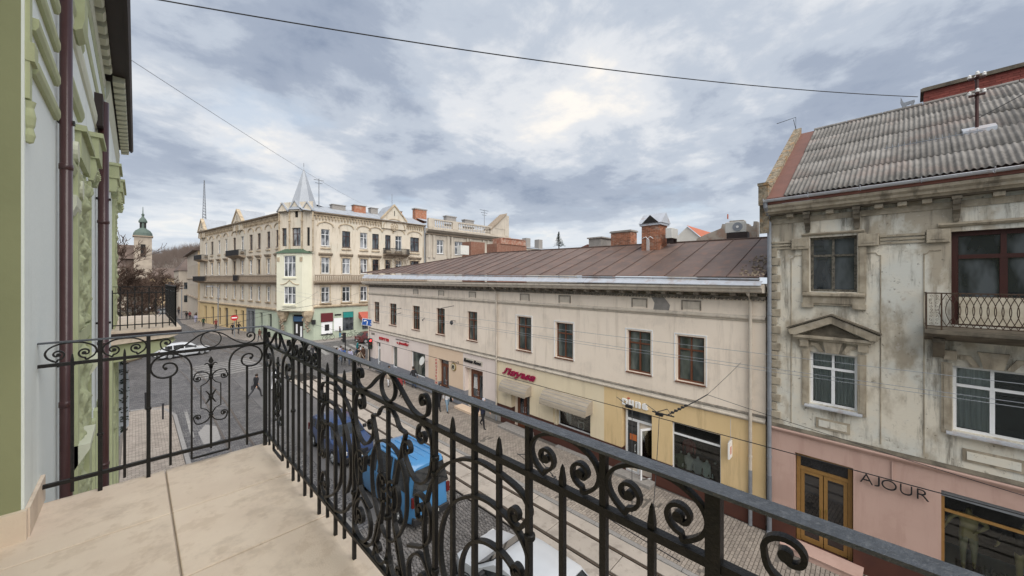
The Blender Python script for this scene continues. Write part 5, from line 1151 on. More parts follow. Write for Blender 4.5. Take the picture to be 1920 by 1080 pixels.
def facade(F, x0, x1, cols, dbl=(), eave=18.0, gz=4.1, gfm=m_mint):
    "cols: list of (xa,xb); returns nothing"
    holes = []
    for xa, xb in cols:
        holes += [(xa,xb,13.45,15.85),(xa+.03,xb-.03,9.5,11.75),(xa+.03,xb-.03,5.3,7.5)]
    MB().wall(x0, x1, gz, eave, holes, 0, .2).build('wall', m_st, ap, F)
    for xa, xb in cols:
        light = RND.random()
        window(ap, F, xa, xb, 13.45, 15.85, m_dkwood if light < .6 else m_pvc, m_glass if light < .7 else m_glassl, (.5,), .68, .16, .07, .08, bar_w=.05)
        window(ap, F, xa+.03, xb-.03, 9.5, 11.75, m_pvc if light > .35 else m_dkwood, m_glassl if light > .5 else m_glass, (.5,), .66, .16, .07, .06, bar_w=.05)
        window(ap, F, xa+.03, xb-.03, 5.3, 7.5, m_pvc if light > .2 else m_dkwood, m_glassl if light > .6 else m_glass, (.5,), .66, .16, .07, .06, bar_w=.05)
        MB().box(xa-.1,0,13.0,xb+.1,.16,13.16).build('sill_ledge', m_stt, ap, F)
        MB().prism([(0,12.0),(.1,12.05),(.28,12.28),(.30,12.42),(0,12.46)], xa-.35, xb+.35, 'x').build('window_hood', m_std, ap, F)
        MB().prism([(0,4.95),(.1,4.98),(.25,5.1),(.25,5.2),(0,5.22)], xa-.2, xb+.2, 'x').build('sill_ledge', m_stt, ap, F)
        for zz in (9.45, 5.25): MB().box(xa-.12,0,zz,xa,.05,zz+2.35).box(xb,0,zz,xb+.12,.05,zz+2.35).box(xa-.16,0,zz+2.35,xb+.16,.09,zz+2.5).build('surround', m_stt, ap, F)
        cx = (xa+xb)/2; hw = (xb-xa)/2+.5
        MB().strap([(cx+hw*math.cos(rad(t)), 16.25+.65*math.sin(rad(t))) for t in range(0,181,15)], .14, .12, .05).build('blind_arch', m_stt, ap, F)
    # corbelled frieze
    MB().box(x0,0,17.72,x1,.20,18.0).build('cornice', m_stt, ap, F)
    MB().prism([(.0,18.0),(.45,18.02),(.5,18.1),(.5,18.16),(0,18.2)], x0, x1, 'x').build('eaves', m_std, ap, F)
    d = MB(); x = x0+.1
    while x < x1-.2: d.box(x,.0,17.3,x+.22,.16,17.72).box(x+.05,.0,17.1,x+.17,.10,17.3); x += .44
    d.build('corbel_table', m_stt, ap, F, kind='stuff')
    # balustraded gallery over the first floor
    MB().prism([(0,7.85),(.3,7.95),(.7,8.1),(.8,8.2),(.8,8.32),(0,8.36)], x0, x1, 'x').build('gallery_slab', m_std, ap, F)
    MB().box(x0,.62,9.12,x1,.80,9.27).box(x0,.66,8.36,x1,.78,8.44).build('gallery_rail', m_std, ap, F)
    d = MB(); x = x0+.1
    while x < x1: d.box(x,.68,8.44,x+.12,.76,9.12); x += .26
    d.build('balusters', m_std, ap, F, kind='stuff')
    MB().prism([(0,gz-.1),(.18,gz-.05),(.3,gz+.12),(.3,gz+.2),(0,gz+.32)], x0, x1, 'x').build('shop_cornice', m_stt, ap, F)
colsL = [(.95,2.17),(4.2,5.4),(7.7,8.9),(10.8,12.05),(14.45,15.7),(18.0,19.2),(22.0,23.2),(25.6,26.85),(29.4,30.85),(33.0,34.3)]
facade(FLf, 0, 37.4, colsL, gz=4.05)
colsR = [(-(b-17.4), -(a-17.4)) for a, b in ((18.44,19.61),(21.37,22.56),(24.07,25.2),(25.99,27.08),(28.15,29.1),(29.95,31.1),(32.7,34.4))]
facade(FR, -18.2, 0, colsR, gz=4.6)
# ground floors
def ground(F, x0, x1, z1, holes, mt):
    MB().wall(x0, x1, 0, z1, holes, .01, .3).build('ground_wall', mt, ap, F)
    for a, b, c, d in holes: MB().box(a,-.3,c,b,-.25,d).box(a+.04,-.24,c,b-.04,-.2,c+.06).box((a+b)/2-.03,-.25,c,(a+b)/2+.03,-.2,d-.5).box(a,-.25,d-.55,b,-.2,d-.48).build('shop_opening', m_glass, ap, F)
ground(FLf, 0, 9.7, 4.05, [(.5,1.6,1.0,3.4),(3.6,4.9,.9,3.4),(6.9,8.0,0,3.4)], m_mint)
ground(FLf, 9.7, 13.3, 4.05, [(10.1,11.6,0,3.5),(11.9,12.8,0,3.5)], M('slate_front', (.20,.21,.22)))
ground(FLf, 13.3, 37.4, 4.05, [(14.3,15.6,0,3.4),(17.4,18.7,.5,3.4),(21.6,23.6,0,3.5),(25.3,26.8,.3,3.4),(29.0,30.6,0,3.4),(33.2,34.6,0,3.4)], m_yel)
ground(FR, -18.2, 0, 4.6, [(-7.2,-6.6,0,.2)], m_mint)
MB().box(-2.6,.02,2.5,-1.0,.22,3.75).build('fascia_board', M('maroon_board', (.12,.02,.025)), ap, FR); MB().box(-2.55,.02,.75,-1.05,.12,2.45).build('poster_frame', m_pvc, ap, FR); MB().box(-2.1,.12,1.2,-1.5,.13,2.1).build('poster', m_blk, ap, FR)
MB().box(-2.6,.02,.62,-1.0,.14,.74).build('frame_foot', m_blk, ap, FR)
MB().box(-4.0,.02,1.0,-2.75,.06,2.9).build('white_panel', m_pvc, ap, FR); MB().box(-3.8,.02,3.3,-2.9,.1,3.5).build('small_sign', m_blk, ap, FR)
MB().box(-5.6,.02,1.0,-4.05,.1,3.75).build('dark_window', m_glass, ap, FR); MB().box(-5.55,.10,2.9,-4.1,.12,3.7).build('teal_board', M('teal_board', (.02,.22,.20)), ap, FR)
for a in (-7.0,-9.3,-12,-15): MB().box(a-1.3,.02,.9,a,.08,3.4).build('shop_opening', m_glass, ap, FR)
MB().prism([(.0,3.6),(1.5,2.7),(1.5,2.3),(0,2.7)], -9.6, -6.4, 'x').build('red_awning', M('red_awning', (.40,.10,.07), rough=.9), ap, FR)
MB().box(-.2,.02,2.3,.25,.4,2.9).build('lantern', m_blk, ap, FR)
# zinc roofs set back from the eaves
for F, x0, x1 in ((FLf, -1.5, 37.4), (FR, -18.2, 1.5)):
    n = 12
    for i in range(n):
        a, b = x0+(x1-x0)*i/n, x0+(x1-x0)*(i+1)/n-.03
        MB().add([(a,.5,18.2),(b,.5,18.2),(b,-4.2,19.9),(a,-4.2,19.9)],[(0,1,2,3)] if a < b else [(3,2,1,0)]).build('roof_sheet', m_zr, ap, F)
    MB().add([(x0,-4.2,19.9),(x1,-4.2,19.9),(x1,-12,18),(x0,-12,18)],[(0,1,2,3)]).build('rear_roof', m_zr, ap, F)
MB().box(-18.21,-11,0,-18.2,0,18.2).build('end_wall', m_st, ap, FR); MB().box(37.4,-11,0,37.41,0,18.2).build('end_wall', m_st, ap, FLf)
def gable(F, cx, hw, zb, zp, rose=True):
    g = MB().prism([(cx-hw,16.9),(cx+hw,16.9),(cx+hw,zb),(cx,zp-.25),(cx-hw,zb)], -.1, .22, 'y').build('gable', m_st, ap, F)
    for s_ in (-1, 1):
        p = [(cx+s_*(hw+.15),zb-.15),(cx,zp-.28),(cx,zp),(cx+s_*(hw+.15),zb+.15)]; MB().prism(p[::-s_], -.15, .36, 'y').build('coping', m_stt, g, F)
        MB().add([(cx,.25,zp-.05),(cx+s_*hw,.25,zb),(cx+s_*hw,-3,zb+.1),(cx,-4,zp-.05)],[(0,1,2,3) if s_ < 0 else (3,2,1,0)]).build('gable_roof', m_zr, g, F)
    if rose:
        MB().strap([(cx+.62*math.cos(rad(t)), 17.3+.62*math.sin(rad(t))) for t in range(0,361,20)], .1, .06, .25).build('rosette', m_stt, g, F)
        for t in range(0,360,45): MB().box(-.06,0,.15,.06,.05,.55).build('petal', m_stt, g, F @ T(cx,.23,17.3) @ Matrix.Rotation(rad(t), 4, 'Y'))
        MB().strap([(cx+(hw-.2)*math.cos(rad(t)), 16.95+1.6*math.sin(rad(t))) for t in range(0,181,15)], .12, .08, .26).build('arch_moulding', m_stt, g, F)
    MB().box(cx-.05,.2,zp-1.9,cx+.05,.26,zp-1.1).build('slit', m_dark, g, F)
gable(FR, -12.25, 2.15, 18.35, 21.0); gable(FLf, 16.7, 2.1, 18.3, 20.6); gable(FLf, 35.6, 1.9, 18.3, 20.8)
# corner: tower wall, bay and spire
MB().wall(-.2, cl+.2, 12.6, 19.6, [(1.85,3.25,13.35,15.95),(4.15,4.95,13.35,15.95),(2.25,2.8,17.4,18.5),(.35,.8,13.35,15.95)], .25, .3).build('tower_wall', m_st, ap, FCh)
window(ap, FCh, 1.85, 3.25, 13.35, 15.95, m_dkwood, m_glassl, (.5,), .68, .0, .07, None, bar_w=.05); window(ap, FCh, 4.15, 4.95, 13.35, 15.95, m_dkwood, m_glass, (), .68, .0, .07, None)
MB().box(.35,.1,13.35,.8,.14,15.95).box(2.25,.0,17.4,2.8,.1,18.5).build('dark_opening', m_dark, ap, FCh)
for cx, hw, zp in ((.55,.85,19.4),(2.55,1.0,19.7),(4.6,.85,19.4)):
    MB().prism([(cx-hw,18.3),(cx+hw,18.3),(cx,zp)], .2, .5, 'y').build('tower_gable', m_st, ap, FCh)
    for s_ in (-1,1):
        p = [(cx+s_*hw*1.08,18.2),(cx,zp-.02),(cx,zp+.16),(cx+s_*hw*1.08,18.36)]; MB().prism(p[::-s_], .15, .62, 'y').build('coping', m_zr, ap, FCh)
for x in (-.25, 1.55, 3.6, 5.3): MB().tube([(x,.35,12.6),(x,.35,18.3)], .09, 8).lathe([(0,16.6),(.16,16.9),(.1,17.1)], x, .35, 8).build('colonnette', m_stt, ap, FCh)
sx, sy = cl/2+.15, -1.3
MB().lathe([(2.15,18.5),(1.80,19.2),(0.0,24.9)], sx, sy, 8, rad(22.5), rad(382.5)).build('spire', m_zr, ap, FCh); MB().tube([(sx,sy,25.0),(sx,sy,25.6)], .04, 6).build('finial', m_zincd, ap, FCh)
MB().box(-.1,-4,4,cl+.1,.1,13).build('corner_wall', m_st, ap, FCh)
# bay: faceted box
bx0, bx1, by = .15, cl+.35, 1.25
pl = [(bx0-.1,0),(bx0+.55,by),(bx1-.55,by),(bx1+.1,0)]
bay = MB(); hs = [(1.75,3.65,9.0,11.9),(1.75,3.65,5.2,7.6)]
bay.wall(bx0+.55, bx1-.55, 4.35, 12.3, hs, by, .18)
for (a, b) in ((pl[1], pl[0]), (pl[3], pl[2])): bay.add([(a[0],a[1],4.35),(b[0],b[1],4.35),(b[0],b[1],12.3),(a[0],a[1],12.3)],[(0,1,2,3)])
bay.prism([(p[0],p[1]) for p in pl], 4.2, 4.36, 'z'); b_ = bay.build('bay', m_bay, ap, FCh)
FB = FCh @ T(0, by, 0)
window(ap, FB, 1.75, 3.65, 9.0, 11.9, m_pvc, m_glassl, (.33,.67), .66, .1, .07, None, bar_w=.06); window(ap, FB, 1.75, 3.65, 5.2, 7.6, m_pvc, m_glassl, (.33,.67), .56, .1, .07, None, bar_w=.06)
for a in ((1.6,8.7,3.8,.12,8.85),(1.6,4.85,3.8,.2,5.1),(1.7,11.95,3.7,.08,12.05)): MB().box(a[0],0,a[1],a[2],a[3],a[4]).build('bay_ledge', m_bay, ap, FB)
MB().strap([(1.2,7.9),(1.7,7.9),(2.2,8.1),(2.7,8.5),(3.2,8.1),(3.7,7.9),(4.2,7.9)], .09, .08, .04).build('bay_moulding', m_stt, ap, FB)
MB().box(.65,0,11.1,1.05,.06,11.7).box(bx1-1.05,0,11.1,bx1-.65,.06,11.7).build('stucco_wreath', m_stt, ap, FB)
o = .2; q = [(pl[0][0]-o,-.0),(pl[1][0]-o,by+o),(pl[2][0]+o,by+o),(pl[3][0]+o,0)]; tp = [(bx0+.9,0.2),(bx0+1.5,.3),(bx1-1.5,.3),(bx1-.9,.2)]
MB().add([(a,b,12.3) for a,b in q]+[(a,b,12.95) for a,b in tp],[(0,1,5,4),(1,2,6,5),(2,3,7,6),(4,5,6,7)]+[(3,2,1,0)]).build('bay_roof', m_cop, ap, FCh)
MB().box(bx0,0,4.0,bx1,by*.7,4.2).build('bay_cornice', m_stt, ap, FCh)
MB().wall(0, cl, 0, 4.1, [(1.6,3.4,0,3.6)], .02, .3).build('ground_wall', m_mint, ap, FCh); MB().box(1.6,-.3,0,3.4,-.25,3.6).build('entrance', m_dark, ap, FCh); MB().box(1.65,-.2,2.6,3.35,-.1,3.3).build('blue_board', M('blue_board', (.06,.13,.24)), ap, FCh)
MB().box(2.0,-.25,.4,2.3,-.2,1.9).box(2.75,-.25,.9,3.0,-.2,2.2).build('posters', m_pvc, ap, FCh)
for x in (.6, cl-.4):
    c = MB(); c.lathe([(.35,2.6),(.55,3.1),(.75,3.6),(.8,4.1)], x, .25, 8); c.build('atlas_bracket', m_stt, ap, FCh)
    c = MB(); r5_ = random.Random(int(x*9))
    for k in range(24): c.blob((x+r5_.gauss(0,.22), .45+r5_.random()*.25, 1.3+k*.09), .16, k)
    c.build('atlas_carving', m_std, ap, FCh)
# small iron balconies
def far_balcony(F, x0, x1, z):
    b = MB().prism([(0,z-.4),(.3,z-.35),(1.0,z-.1),(1.1,z),(0,z)], x0, x1, 'x').build('balcony', m_std, ap, F)
    r = MB().box(x0,1.0,z+.85,x1,1.05,z+.92)
    x = x0
    while x < x1: r.box(x,1.01,z,x+.05,1.04,z+.88); x += .14
    for x in (x0, x1-.05):
        for k in range(7): r.box(x,.05+k*.15,z,x+.04,.09+k*.15,z+.88)
        r.box(x,0,z+.85,x+.05,1.05,z+.92)
    r.build('rail', m_blk, b, F)
far_balcony(FR, -14.6, -10.4, 12.75); far_balcony(FLf, 13.6, 19.4, 12.6); far_balcony(FLf, 32.5, 37.2, 12.5); far_balcony(FLf, 14, 16, 8.4); far_balcony(FLf, 30.5, 37.8, 8.3)
for x, z in ((-2.6,12.5),(-6.8,12.5)):
    g_ = MB(); r5_ = random.Random(2)
    for k in range(14): g_.blob((x-.5+r5_.random()*1.0, .22, z+.1+r5_.random()*.25), .1, k)
for i, (F, x, y, z, w, h) in enumerate(((FR,-4.6,-3.4,19.2,2.0,.95),(FR,-7.9,-3.4,19.3,1.9,1.25),(FR,-14.9,-4,19.4,1.6,1.3),(FR,-10.6,-4,19.4,1.2,1.2),(FLf,6,-4,19.2,1.4,1.1))):
    s = MB().box(x-w/2,y-.5,z-.6,x+w/2,y+.5,z+h).build('chimney', m_brick if i in (1,2) else m_conc2, ap, F); MB().box(x-w/2-.1,y-.6,z+h,x+w/2+.1,y+.6,z+h+.1).build('cap', m_conc2, s, F)
MB().tube([(-18.0,.25,18),(-18.0,.25,0)], .09, 8).build('downpipe', m_zincd, ap, FR)
# bare ivy climbing the iron balcony
iv = MB(); r5_ = random.Random(8)
for k in range(90):
    x = -13.4+r5_.gauss(0,1.1); z = 11+r5_.random()*1.9; iv.tube([(x,.4,z),(x+r5_.gauss(0,.3),.6,z+r5_.gauss(.1,.3)),(x+r5_.gauss(0,.5),.6,z+r5_.gauss(.1,.5))], .02, 3, False)
iv.build('climber', m_std, ap, FR, kind='stuff')
# ------------------------------------------------------------------ balustraded house next door
FN = frame(35.7, 55.9, -1, 0)
m_nb = M('grey_cream_stone', (.50,.45,.38), (.40,.355,.30), scale=.7, bump=.1, streak=(.28,.25,.21), streak_amt=.5)
nb = thing('balustraded_house', 'grey-cream house with a roof balustrade and pilasters, right of the corner building', 'building', T(45, 56, 0))
hs = [(-3.7,-2.2,13.3,15.8),(-8.3,-6.2,13.3,15.8),(-12.2,-10.4,13.3,15.6),(-17.3,-15.9,13.3,15.6)]
MB().wall(-20, 0, 4, 17.2, hs, .3, .3).box(-20,-9,0,0,-.1,17).build('wall', m_nb, nb, FN)
for a, b, c, d in hs: window(nb, FN @ T(0,.3,0), a, b, c, d, m_pvc, m_glassl, (.5,), .6, .2, .12, .1, bar_w=.08)
for x in (-.5,-1.5,-4.6,-5.5,-9.2,-9.9,-13.3,-14.6,-18.4,-19.4): MB().box(x-.22,.3,12.5,x+.22,.5,16.6).build('pilaster', m_nb, nb, FN)
moulding(nb, FN, -20.3, .2, 17.0, [(0,0),(.5,.1),(.9,.35),(1.1,.4),(1.1,.6),(0,.7)], m_nb, 'cornice', .3); moulding(nb, FN, -20.3, .2, 16.6, [(0,0),(.3,.05),(.3,.15),(0,.3)], m_std, 'cornice_bed', .3)
MB().box(-20,.6,19.2,0,.95,19.45).box(-20,.6,17.7,0,.95,17.95).build('balustrade_rail', m_nb, nb, FN)
for x in (-.6,-5.9,-15.4,-19.4): MB().box(x-.6,.55,17.9,x+.6,1.0,19.3).build('pedestal', m_nb, nb, FN)
d = MB(); x = -19
while x < -.8: d.lathe([(.08,17.95),(.15,18.25),(.07,18.7),(.12,19.2)], x, .78, 6); x += .42
d.build('balusters', m_nb, nb, FN, kind='stuff')
MB().add([(0,-.3,19.0),(-19,-.3,19.0),(-17,-6,20.6),(-1,-6,20.6)],[(0,1,2,3)]).build('roof', m_zr, nb, FN)
MB().prism([(-15.0,18.6),(-19.4,22.4),(-20.2,22.2),(-20.2,17.6),(-15,17.6)], -1.0, .9, 'y').build('end_pediment', m_nb, nb, FN); MB().prism([(-14.8,18.7),(-19.4,22.5),(-19.5,22.75),(-14.6,18.9)][::-1], -1.2, 1.1, 'y').build('pediment_coping', m_std, nb, FN)
for x, h in ((-1.6,21.7),(-8.6,21.2),(-13.3,21.0)): c = MB().box(x-1.2,-5,19.4,x+1.2,-4,h).build('chimney', m_brick if x > -8 else m_conc2, nb, FN); MB().box(x-1.35,-5.1,h,x+1.35,-3.9,h+.2).build('cap', m_conc2, c, FN)
# ------------------------------------------------------------------ roofscape behind the rusty roof
def house(name, label, cat, x0, y0, x1, y1, z0, z1, mt, roof=None, rz=0., grp=None, hip=0):
    t = thing(name, label, cat, T((x0+x1)/2, (y0+y1)/2, z0), grp)
    MB().box(x0,y0,z0,x1,y1,z1).build('wall', mt, t, W0)
    if roof:
        cy = (y0+y1)/2; MB().add([(x0-.3,y0-.3,z1),(x1+.3,y0-.3,z1),(x1+.3,y1+.3,z1),(x0-.3,y1+.3,z1),(x0+hip,cy,z1+rz),(x1-hip,cy,z1+rz)],[(0,1,5,4),(2,3,4,5),(1,2,5),(3,0,4)]).build('roof', roof, t, W0)
    return t
t = thing('brick_gable_house', 'low red brick wall and stack rising behind the left part of the rusty roof', 'building', T(35,38,0))
MB().box(33.3,35,0,39.2,37,13.4).build('wall', M('red_brick_far', (.21,.095,.065), (.28,.19,.14), scale=4, bump=.3), t, W0); MB().box(33.9,34.9,13.4,38.9,36.5,14.15).box(34.4,34.8,14.15,38.7,36.3,14.25).build('brick_stack', M('mottled_brick_far', (.30,.12,.075), (.40,.30,.24), scale=3, amt=.9, bump=.3), t, W0)
MB().box(33.0,40,0,35.6,42,14.0).build('red_wing', MATS['red_brick_far'], t, W0)
t = thing('white_cooler_box', 'white rooftop cooler cabinet with mast beside the red brick wall', 'air conditioner', T(28.3,38,12)); MB().box(29.6,38,11.9,31.0,38.8,13.1).build('casing', m_acw, t, W0); MB().tube([(28.2,38.3,13),(28.2,38.3,14)], .04, 5).build('mast', m_blk, t, W0)
def at(px, py, Y):     # a direction through the picture turned into a real place at distance Y
    A_ = math.atan(705/682); u = (px-960)/682; v = (524-py)/682; rx = math.sin(A_)+u*math.cos(A_); ry = math.cos(A_)-u*math.sin(A_); t_ = Y/ry; return rx*t_, EYE+v*t_
def block(name, label, cat, pa, pb, ptop, pbot, Y, dep, mt, grp=None, zlow=None):
    xa, zt = at(pa, ptop, Y); xb, _ = at(pb, ptop, Y); _, zb = at(pa, pbot, Y); 
    if zlow is not None: zb = zlow
    t = thing(name, label, cat, T((xa+xb)/2, Y, zb), grp); MB().box(xa,Y,zb,xb,Y+dep,zt).build('body', mt, t, W0); return t, xa, xb, zt
t = house('grey_roofed_house', 'pale house with a flat grey zinc roof and two chimneys beyond the rusty roof', 'building', 66, 62, 92, 72, 0, 16.6, m_nb, m_zr, 1.2)
for x in (70.5, 75.5): MB().box(x,63,16,x+1.6,64.5,19.4).build('chimney', m_conc2, t, W0)
t = house('tiled_stack', 'low dark red brick ridge stack beyond the middle of the rusty roof', 'building', 49, 30, 56, 32, 0, 13.6, MATS['red_brick_far'], m_plb, .5)
t, a, b, z = block('concrete_chimney', 'pale concrete chimney stack left of the capped brick chimney', 'chimney', 1127, 1148, 446, 470, 12, .9, m_conc2, zlow=8); MB().box(a-.08,11.9,z,b+.08,13,z+.08).build('cap', m_conc2, t, W0)
wg = thing('white_gable_house', 'white gable-ended house with a bright orange-red tiled roof beyond the chimneys', 'building', T(40,10,0))
m_wg = M('white_gable', (.62,.60,.55), (.55,.53,.48)); m_ot = M('orange_tile', (.40,.125,.07), (.32,.10,.055), scale=1.5, bump=.4, bscale=14)
MB().add([(45,17.2,0),(45,12.6,0),(45,12.6,12.6),(45,14.9,14.8),(45,17.2,12.7)],[(0,1,2,3,4)]).box(45.02,12.7,0,58,17.0,12.5).build('gable_wall', m_wg, wg, W0)
MB().add([(44.8,14.9,14.95),(44.8,12.4,12.55),(58,12.4,12.55),(58,14.9,14.95)],[(0,1,2,3)]).add([(50,13.4,12.6),(54,10.2,12.6),(56,14,12.6),(53,12.6,16.0)],[(0,1,3),(1,2,3),(2,0,3)]).build('roof', m_ot, wg, W0)
MB().tube([(53,12.6,16.4),(53,12.6,17.0)], .08, 6).build('finial', m_ot, wg, W0)
ow = thing('ruined_wall', 'old stepped rendered wall with broken brick top behind the right end of the rusty roof', 'wall', T(24,5,0))
m_ru = M('ruined_render', (.44,.39,.33), (.30,.26,.22), scale=1.5, amt=.9, bump=.5, bscale=12, blotch=(.34,.20,.14), blotch_scale=1.5, blotch_amt=.6)
def wy_(px): u = (px-960)/682; return 22*(.6953-.7187*u)/(.7187+.6953*u)
def wz_(px, py): u = (px-960)/682; return 8.6+(524-py)/682*22/(.7187+.6953*u)
st_ = [(1306,448),(1322,440),(1340,433),(1352,428),(1354,420),(1366,420),(1368,414),(1394,412),(1396,418),(1404,420),(1405,424),(1412,424),(1413,415),(1420,415)]
for (pa, qa), (pb, qb) in zip(st_, st_[1:]):
    ya, yb = wy_(pa), wy_(pb)
    if abs(ya-yb) > .02: MB().add([(22,ya,6),(22,yb,6),(22,yb,wz_(pb,qb)),(22,ya,wz_(pa,qa)),(22.5,ya,6),(22.5,yb,6),(22.5,yb,wz_(pb,qb)),(22.5,ya,wz_(pa,qa))],[(0,1,2,3),(7,6,5,4),(3,2,6,7),(0,3,7,4),(1,5,6,2)]).build('wall_piece', m_ru, ow, W0)
# ------------------------------------------------------------------ far street: houses, church, trees, hill
m_fy = M('far_yellow_render', (.56,.44,.28), (.50,.39,.25), scale=.5); m_fp = M('far_pale_render', (.47,.41,.34), (.40,.35,.29), scale=.5, streak=(.33,.28,.23), streak_amt=.4); m_tile2 = M('brown_roof', (.13,.095,.08), (.09,.07,.06), scale=1)
F3 = frame(8.9, 99.2, .02, .9998)
h3 = thing('street_house', 'pale three-storey house with a yellow end wall beyond the corner building', 'building', T(11,104,0))
MB().wall(0, 30, 0, 14.6, [(2+3.6*i,3.3+3.6*i,z,z+2.2) for i in range(7) for z in (5.2,9.6)], 0, .2).build('wall', m_fp, h3, F3)
for i in range(7):
    for z in (5.2, 9.6): MB().box(2+3.6*i,-.25,z,3.3+3.6*i,-.2,z+2.2).build('window', m_glass, h3, F3)
MB().box(0,-12,0,-.1,.0,14.6).build('end_wall', m_fy, h3, F3); MB().prism([(.8,14.6),(.8,14.9),(-6,18.4),(-12.5,14.6)], -.5, 30.5, 'x').build('roof', m_tile2, h3, F3)
moulding(h3, F3, 0, 30, 4.4, [(0,0),(.3,.1),(.3,.3),(0,.4)], m_std, 'string_course'); moulding(h3, F3, 0, 30, 8.6, [(0,0),(.2,.1),(.2,.2),(0,.3)], m_std, 'string_course')
for i, (x0, y0, x1, y1, h, mt, lb) in enumerate(((8,132,20,150,11,m_fp,'grey-cream house further up the far street'),(3,168,22,180,9,m_fy,'low pale yellow house at the end of the far street'),(-14,150,-2,168,12,m_fp,'tall pale house behind the bare trees'),(-34,190,-10,205,10,m_fy,'wide low house below the church tower'),(14,185,40,200,12,m_fp,'long grey house at the foot of the wooded hill'))):
    t = house('distant_house', lb, 'building', x0, y0, x1, y1, 0, h, mt, m_tile2, 3.5, grp='distant houses', hip=2)
    for k in range(max(1, int((x1-x0)/3.5))):
        for z in (2.5, 6.0, 9.3):
            if z+1.8 < h: MB().box(x0+1+k*3.4,y0-.08,z,x0+2.2+k*3.4,y0-.02,z+1.8).build('window', m_glass, t, W0)
tw = thing('brick_tower', 'dark red brick chimney tower at the left behind the bare branches', 'tower', T(-3.6,85,0)); MB().box(-5.2,84,0,-2.6,88,17.6).build('lower_shaft', m_fp, tw, W0); MB().box(-5.2,83.9,17.6,-2.7,88,22.5).box(-3.2,83.9,22.5,-2.8,84.6,23.4).build('upper_shaft', MATS['red_brick_far'], tw, W0)
cx, cz = at(268, 440, 215); K = .42; zz = lambda z: 26.6+(z-37.2)*K
tw = thing('church_tower', 'distant church tower with a green copper dome and lantern', 'church', T(cx,215,0)); m_cog = M('copper_green', (.11,.145,.125), (.08,.11,.10), scale=.6)
MB().box(cx-2.6,212.4,0,cx+2.6,217.6,zz(37)).build('shaft', M('church_stone', (.42,.36,.29), (.30,.255,.21), scale=.5, amt=.9), tw, W0); MB().box(cx-3.0,212,zz(36),cx+3.0,218,zz(37.2)).build('cornice', m_std, tw, W0)
MB().lathe([(r*K,zz(z)) for r, z in ((7.0,37.2),(6.6,40),(5.2,42.5),(3.0,44.2),(2.3,45),(2.2,50),(3.2,50.6),(3.1,52),(2.2,54),(1.1,55.6),(.8,57),(1.2,58.5),(.4,59.6),(.2,66))], cx, 215, 16).build('dome', m_cog, tw, W0)
for k in range(4): a_ = k*math.pi/2+.785; MB().box(-.3,-.3,0,.3,.3,1.9).build('lantern_opening', m_dark, tw, T(cx+.95*math.cos(a_),215+.95*math.sin(a_),zz(45.6)))
MB().box(cx-.7,212.2,18,cx+.7,212.35,23).build('belfry_opening', m_dark, tw, W0)
MB().box(cx-22,215,0,cx-2,225,17).prism([(214,17),(226,17),(220,23)], cx-22, cx-2, 'x').build('nave', m_tile2, tw, W0)
# hill of bare woods
hl = MB(); n = 60; vs = []; r5_ = random.Random(3)
prof = lambda t: 10+24*math.exp(-((t-.43)/.22)**2)+10*math.exp(-((t-.75)/.2)**2)+r5_.random()*2.0
for i in range(n+1):
    t = i/n; x = -60+t*240; h = prof(t); vs += [(x,300,0),(x,350,h*.75),(x,420,h)]
hl.add(vs, [(3*i+j,3*i+3+j,3*i+4+j,3*i+1+j) for i in range(n) for j in range(2)]); struct(hl, 'hill', M('winter_hillside', (.13,.105,.09), (.09,.085,.07), scale=.12, bump=0), smooth=True)
wd = MB(); r5_ = random.Random(12)
for i in range(5200):
    t = r5_.random(); x = -60+t*240; y = 330+r5_.random()*90; h = (10+24*math.exp(-((t-.43)/.22)**2)+10*math.exp(-((t-.75)/.2)**2))*(min(1,(y-300)/50*.75) if y < 350 else .75+.25*(y-350)/70)
    H_ = 6+r5_.random()*4; dx = r5_.gauss(0,1.6); wd.add([(x-.12,y,h),(x+.12,y,h),(x+dx,y+.5,h+H_),(x+dx*1.7,y,h+H_*.7),(x-dx,y,h+H_*.85),(x-dx*1.3,y+.3,h+H_*.5)],[(0,1,2),(0,1,3),(0,1,4),(0,1,5)])
wd.build('hillside_wood', M('bare_wood', (.13,.10,.085), (.09,.07,.06), scale=.2, bump=0), kind='stuff', label='leafless brown woods covering the far hill', category='wood')
def bare_tree(x, y, H_, seed, label, trunk_r=.3, spread=.55, depth=6, z0=0, bush=1.):
    rr = random.Random(seed); t = thing('bare_tree', label, 'tree', T(x,y,z0), 'leafless trees at the left'); tb_ = MB(); cr_ = MB()
    def grow(p, d, L, r, k):
        q = p+d*L; mid = p+d*L*.5+Vector((rr.gauss(0,.05),rr.gauss(0,.05),0))*L; (tb_ if k <= 1 else cr_).tube([p, mid, q], [max(r,.022), max(r*.85,.02), max(r*.7,.018)], 6 if k < 2 else (4 if k < 4 else 3), False)
        if k >= depth: return
        for i in range(3 if k < 2 else rr.choice((2,3,3))):
            a = rr.random()*6.283; s_ = spread*(.7+.6*rr.random()); nd = (d+Vector((math.cos(a)*s_, math.sin(a)*s_, rr.uniform(-.05,.25)))).normalized()
            grow(p+d*L*rr.uniform(.55,1), nd, L*rr.uniform(.62,.82), r*.58, k+1)
    grow(Vector((x,y,z0)), Vector((rr.gauss(0,.05),rr.gauss(0,.05),1)).normalized(), H_*.28, trunk_r, 0)
    m_b = M('dark_bark', (.065,.05,.042), (.04,.032,.028), rough=.95, scale=2, bump=.3); m_t = M('brown_twigs', (.10,.065,.048), (.065,.045,.036), rough=.95, scale=.5, bump=0)
    tb_.build('trunk', m_b, t, W0); cr_.build('crown', m_t, t, W0); return t
bare_tree(-3.2, 52, 17, 1, 'tallest bare tree, its branches reaching past the brick tower', .34, .6, 8)
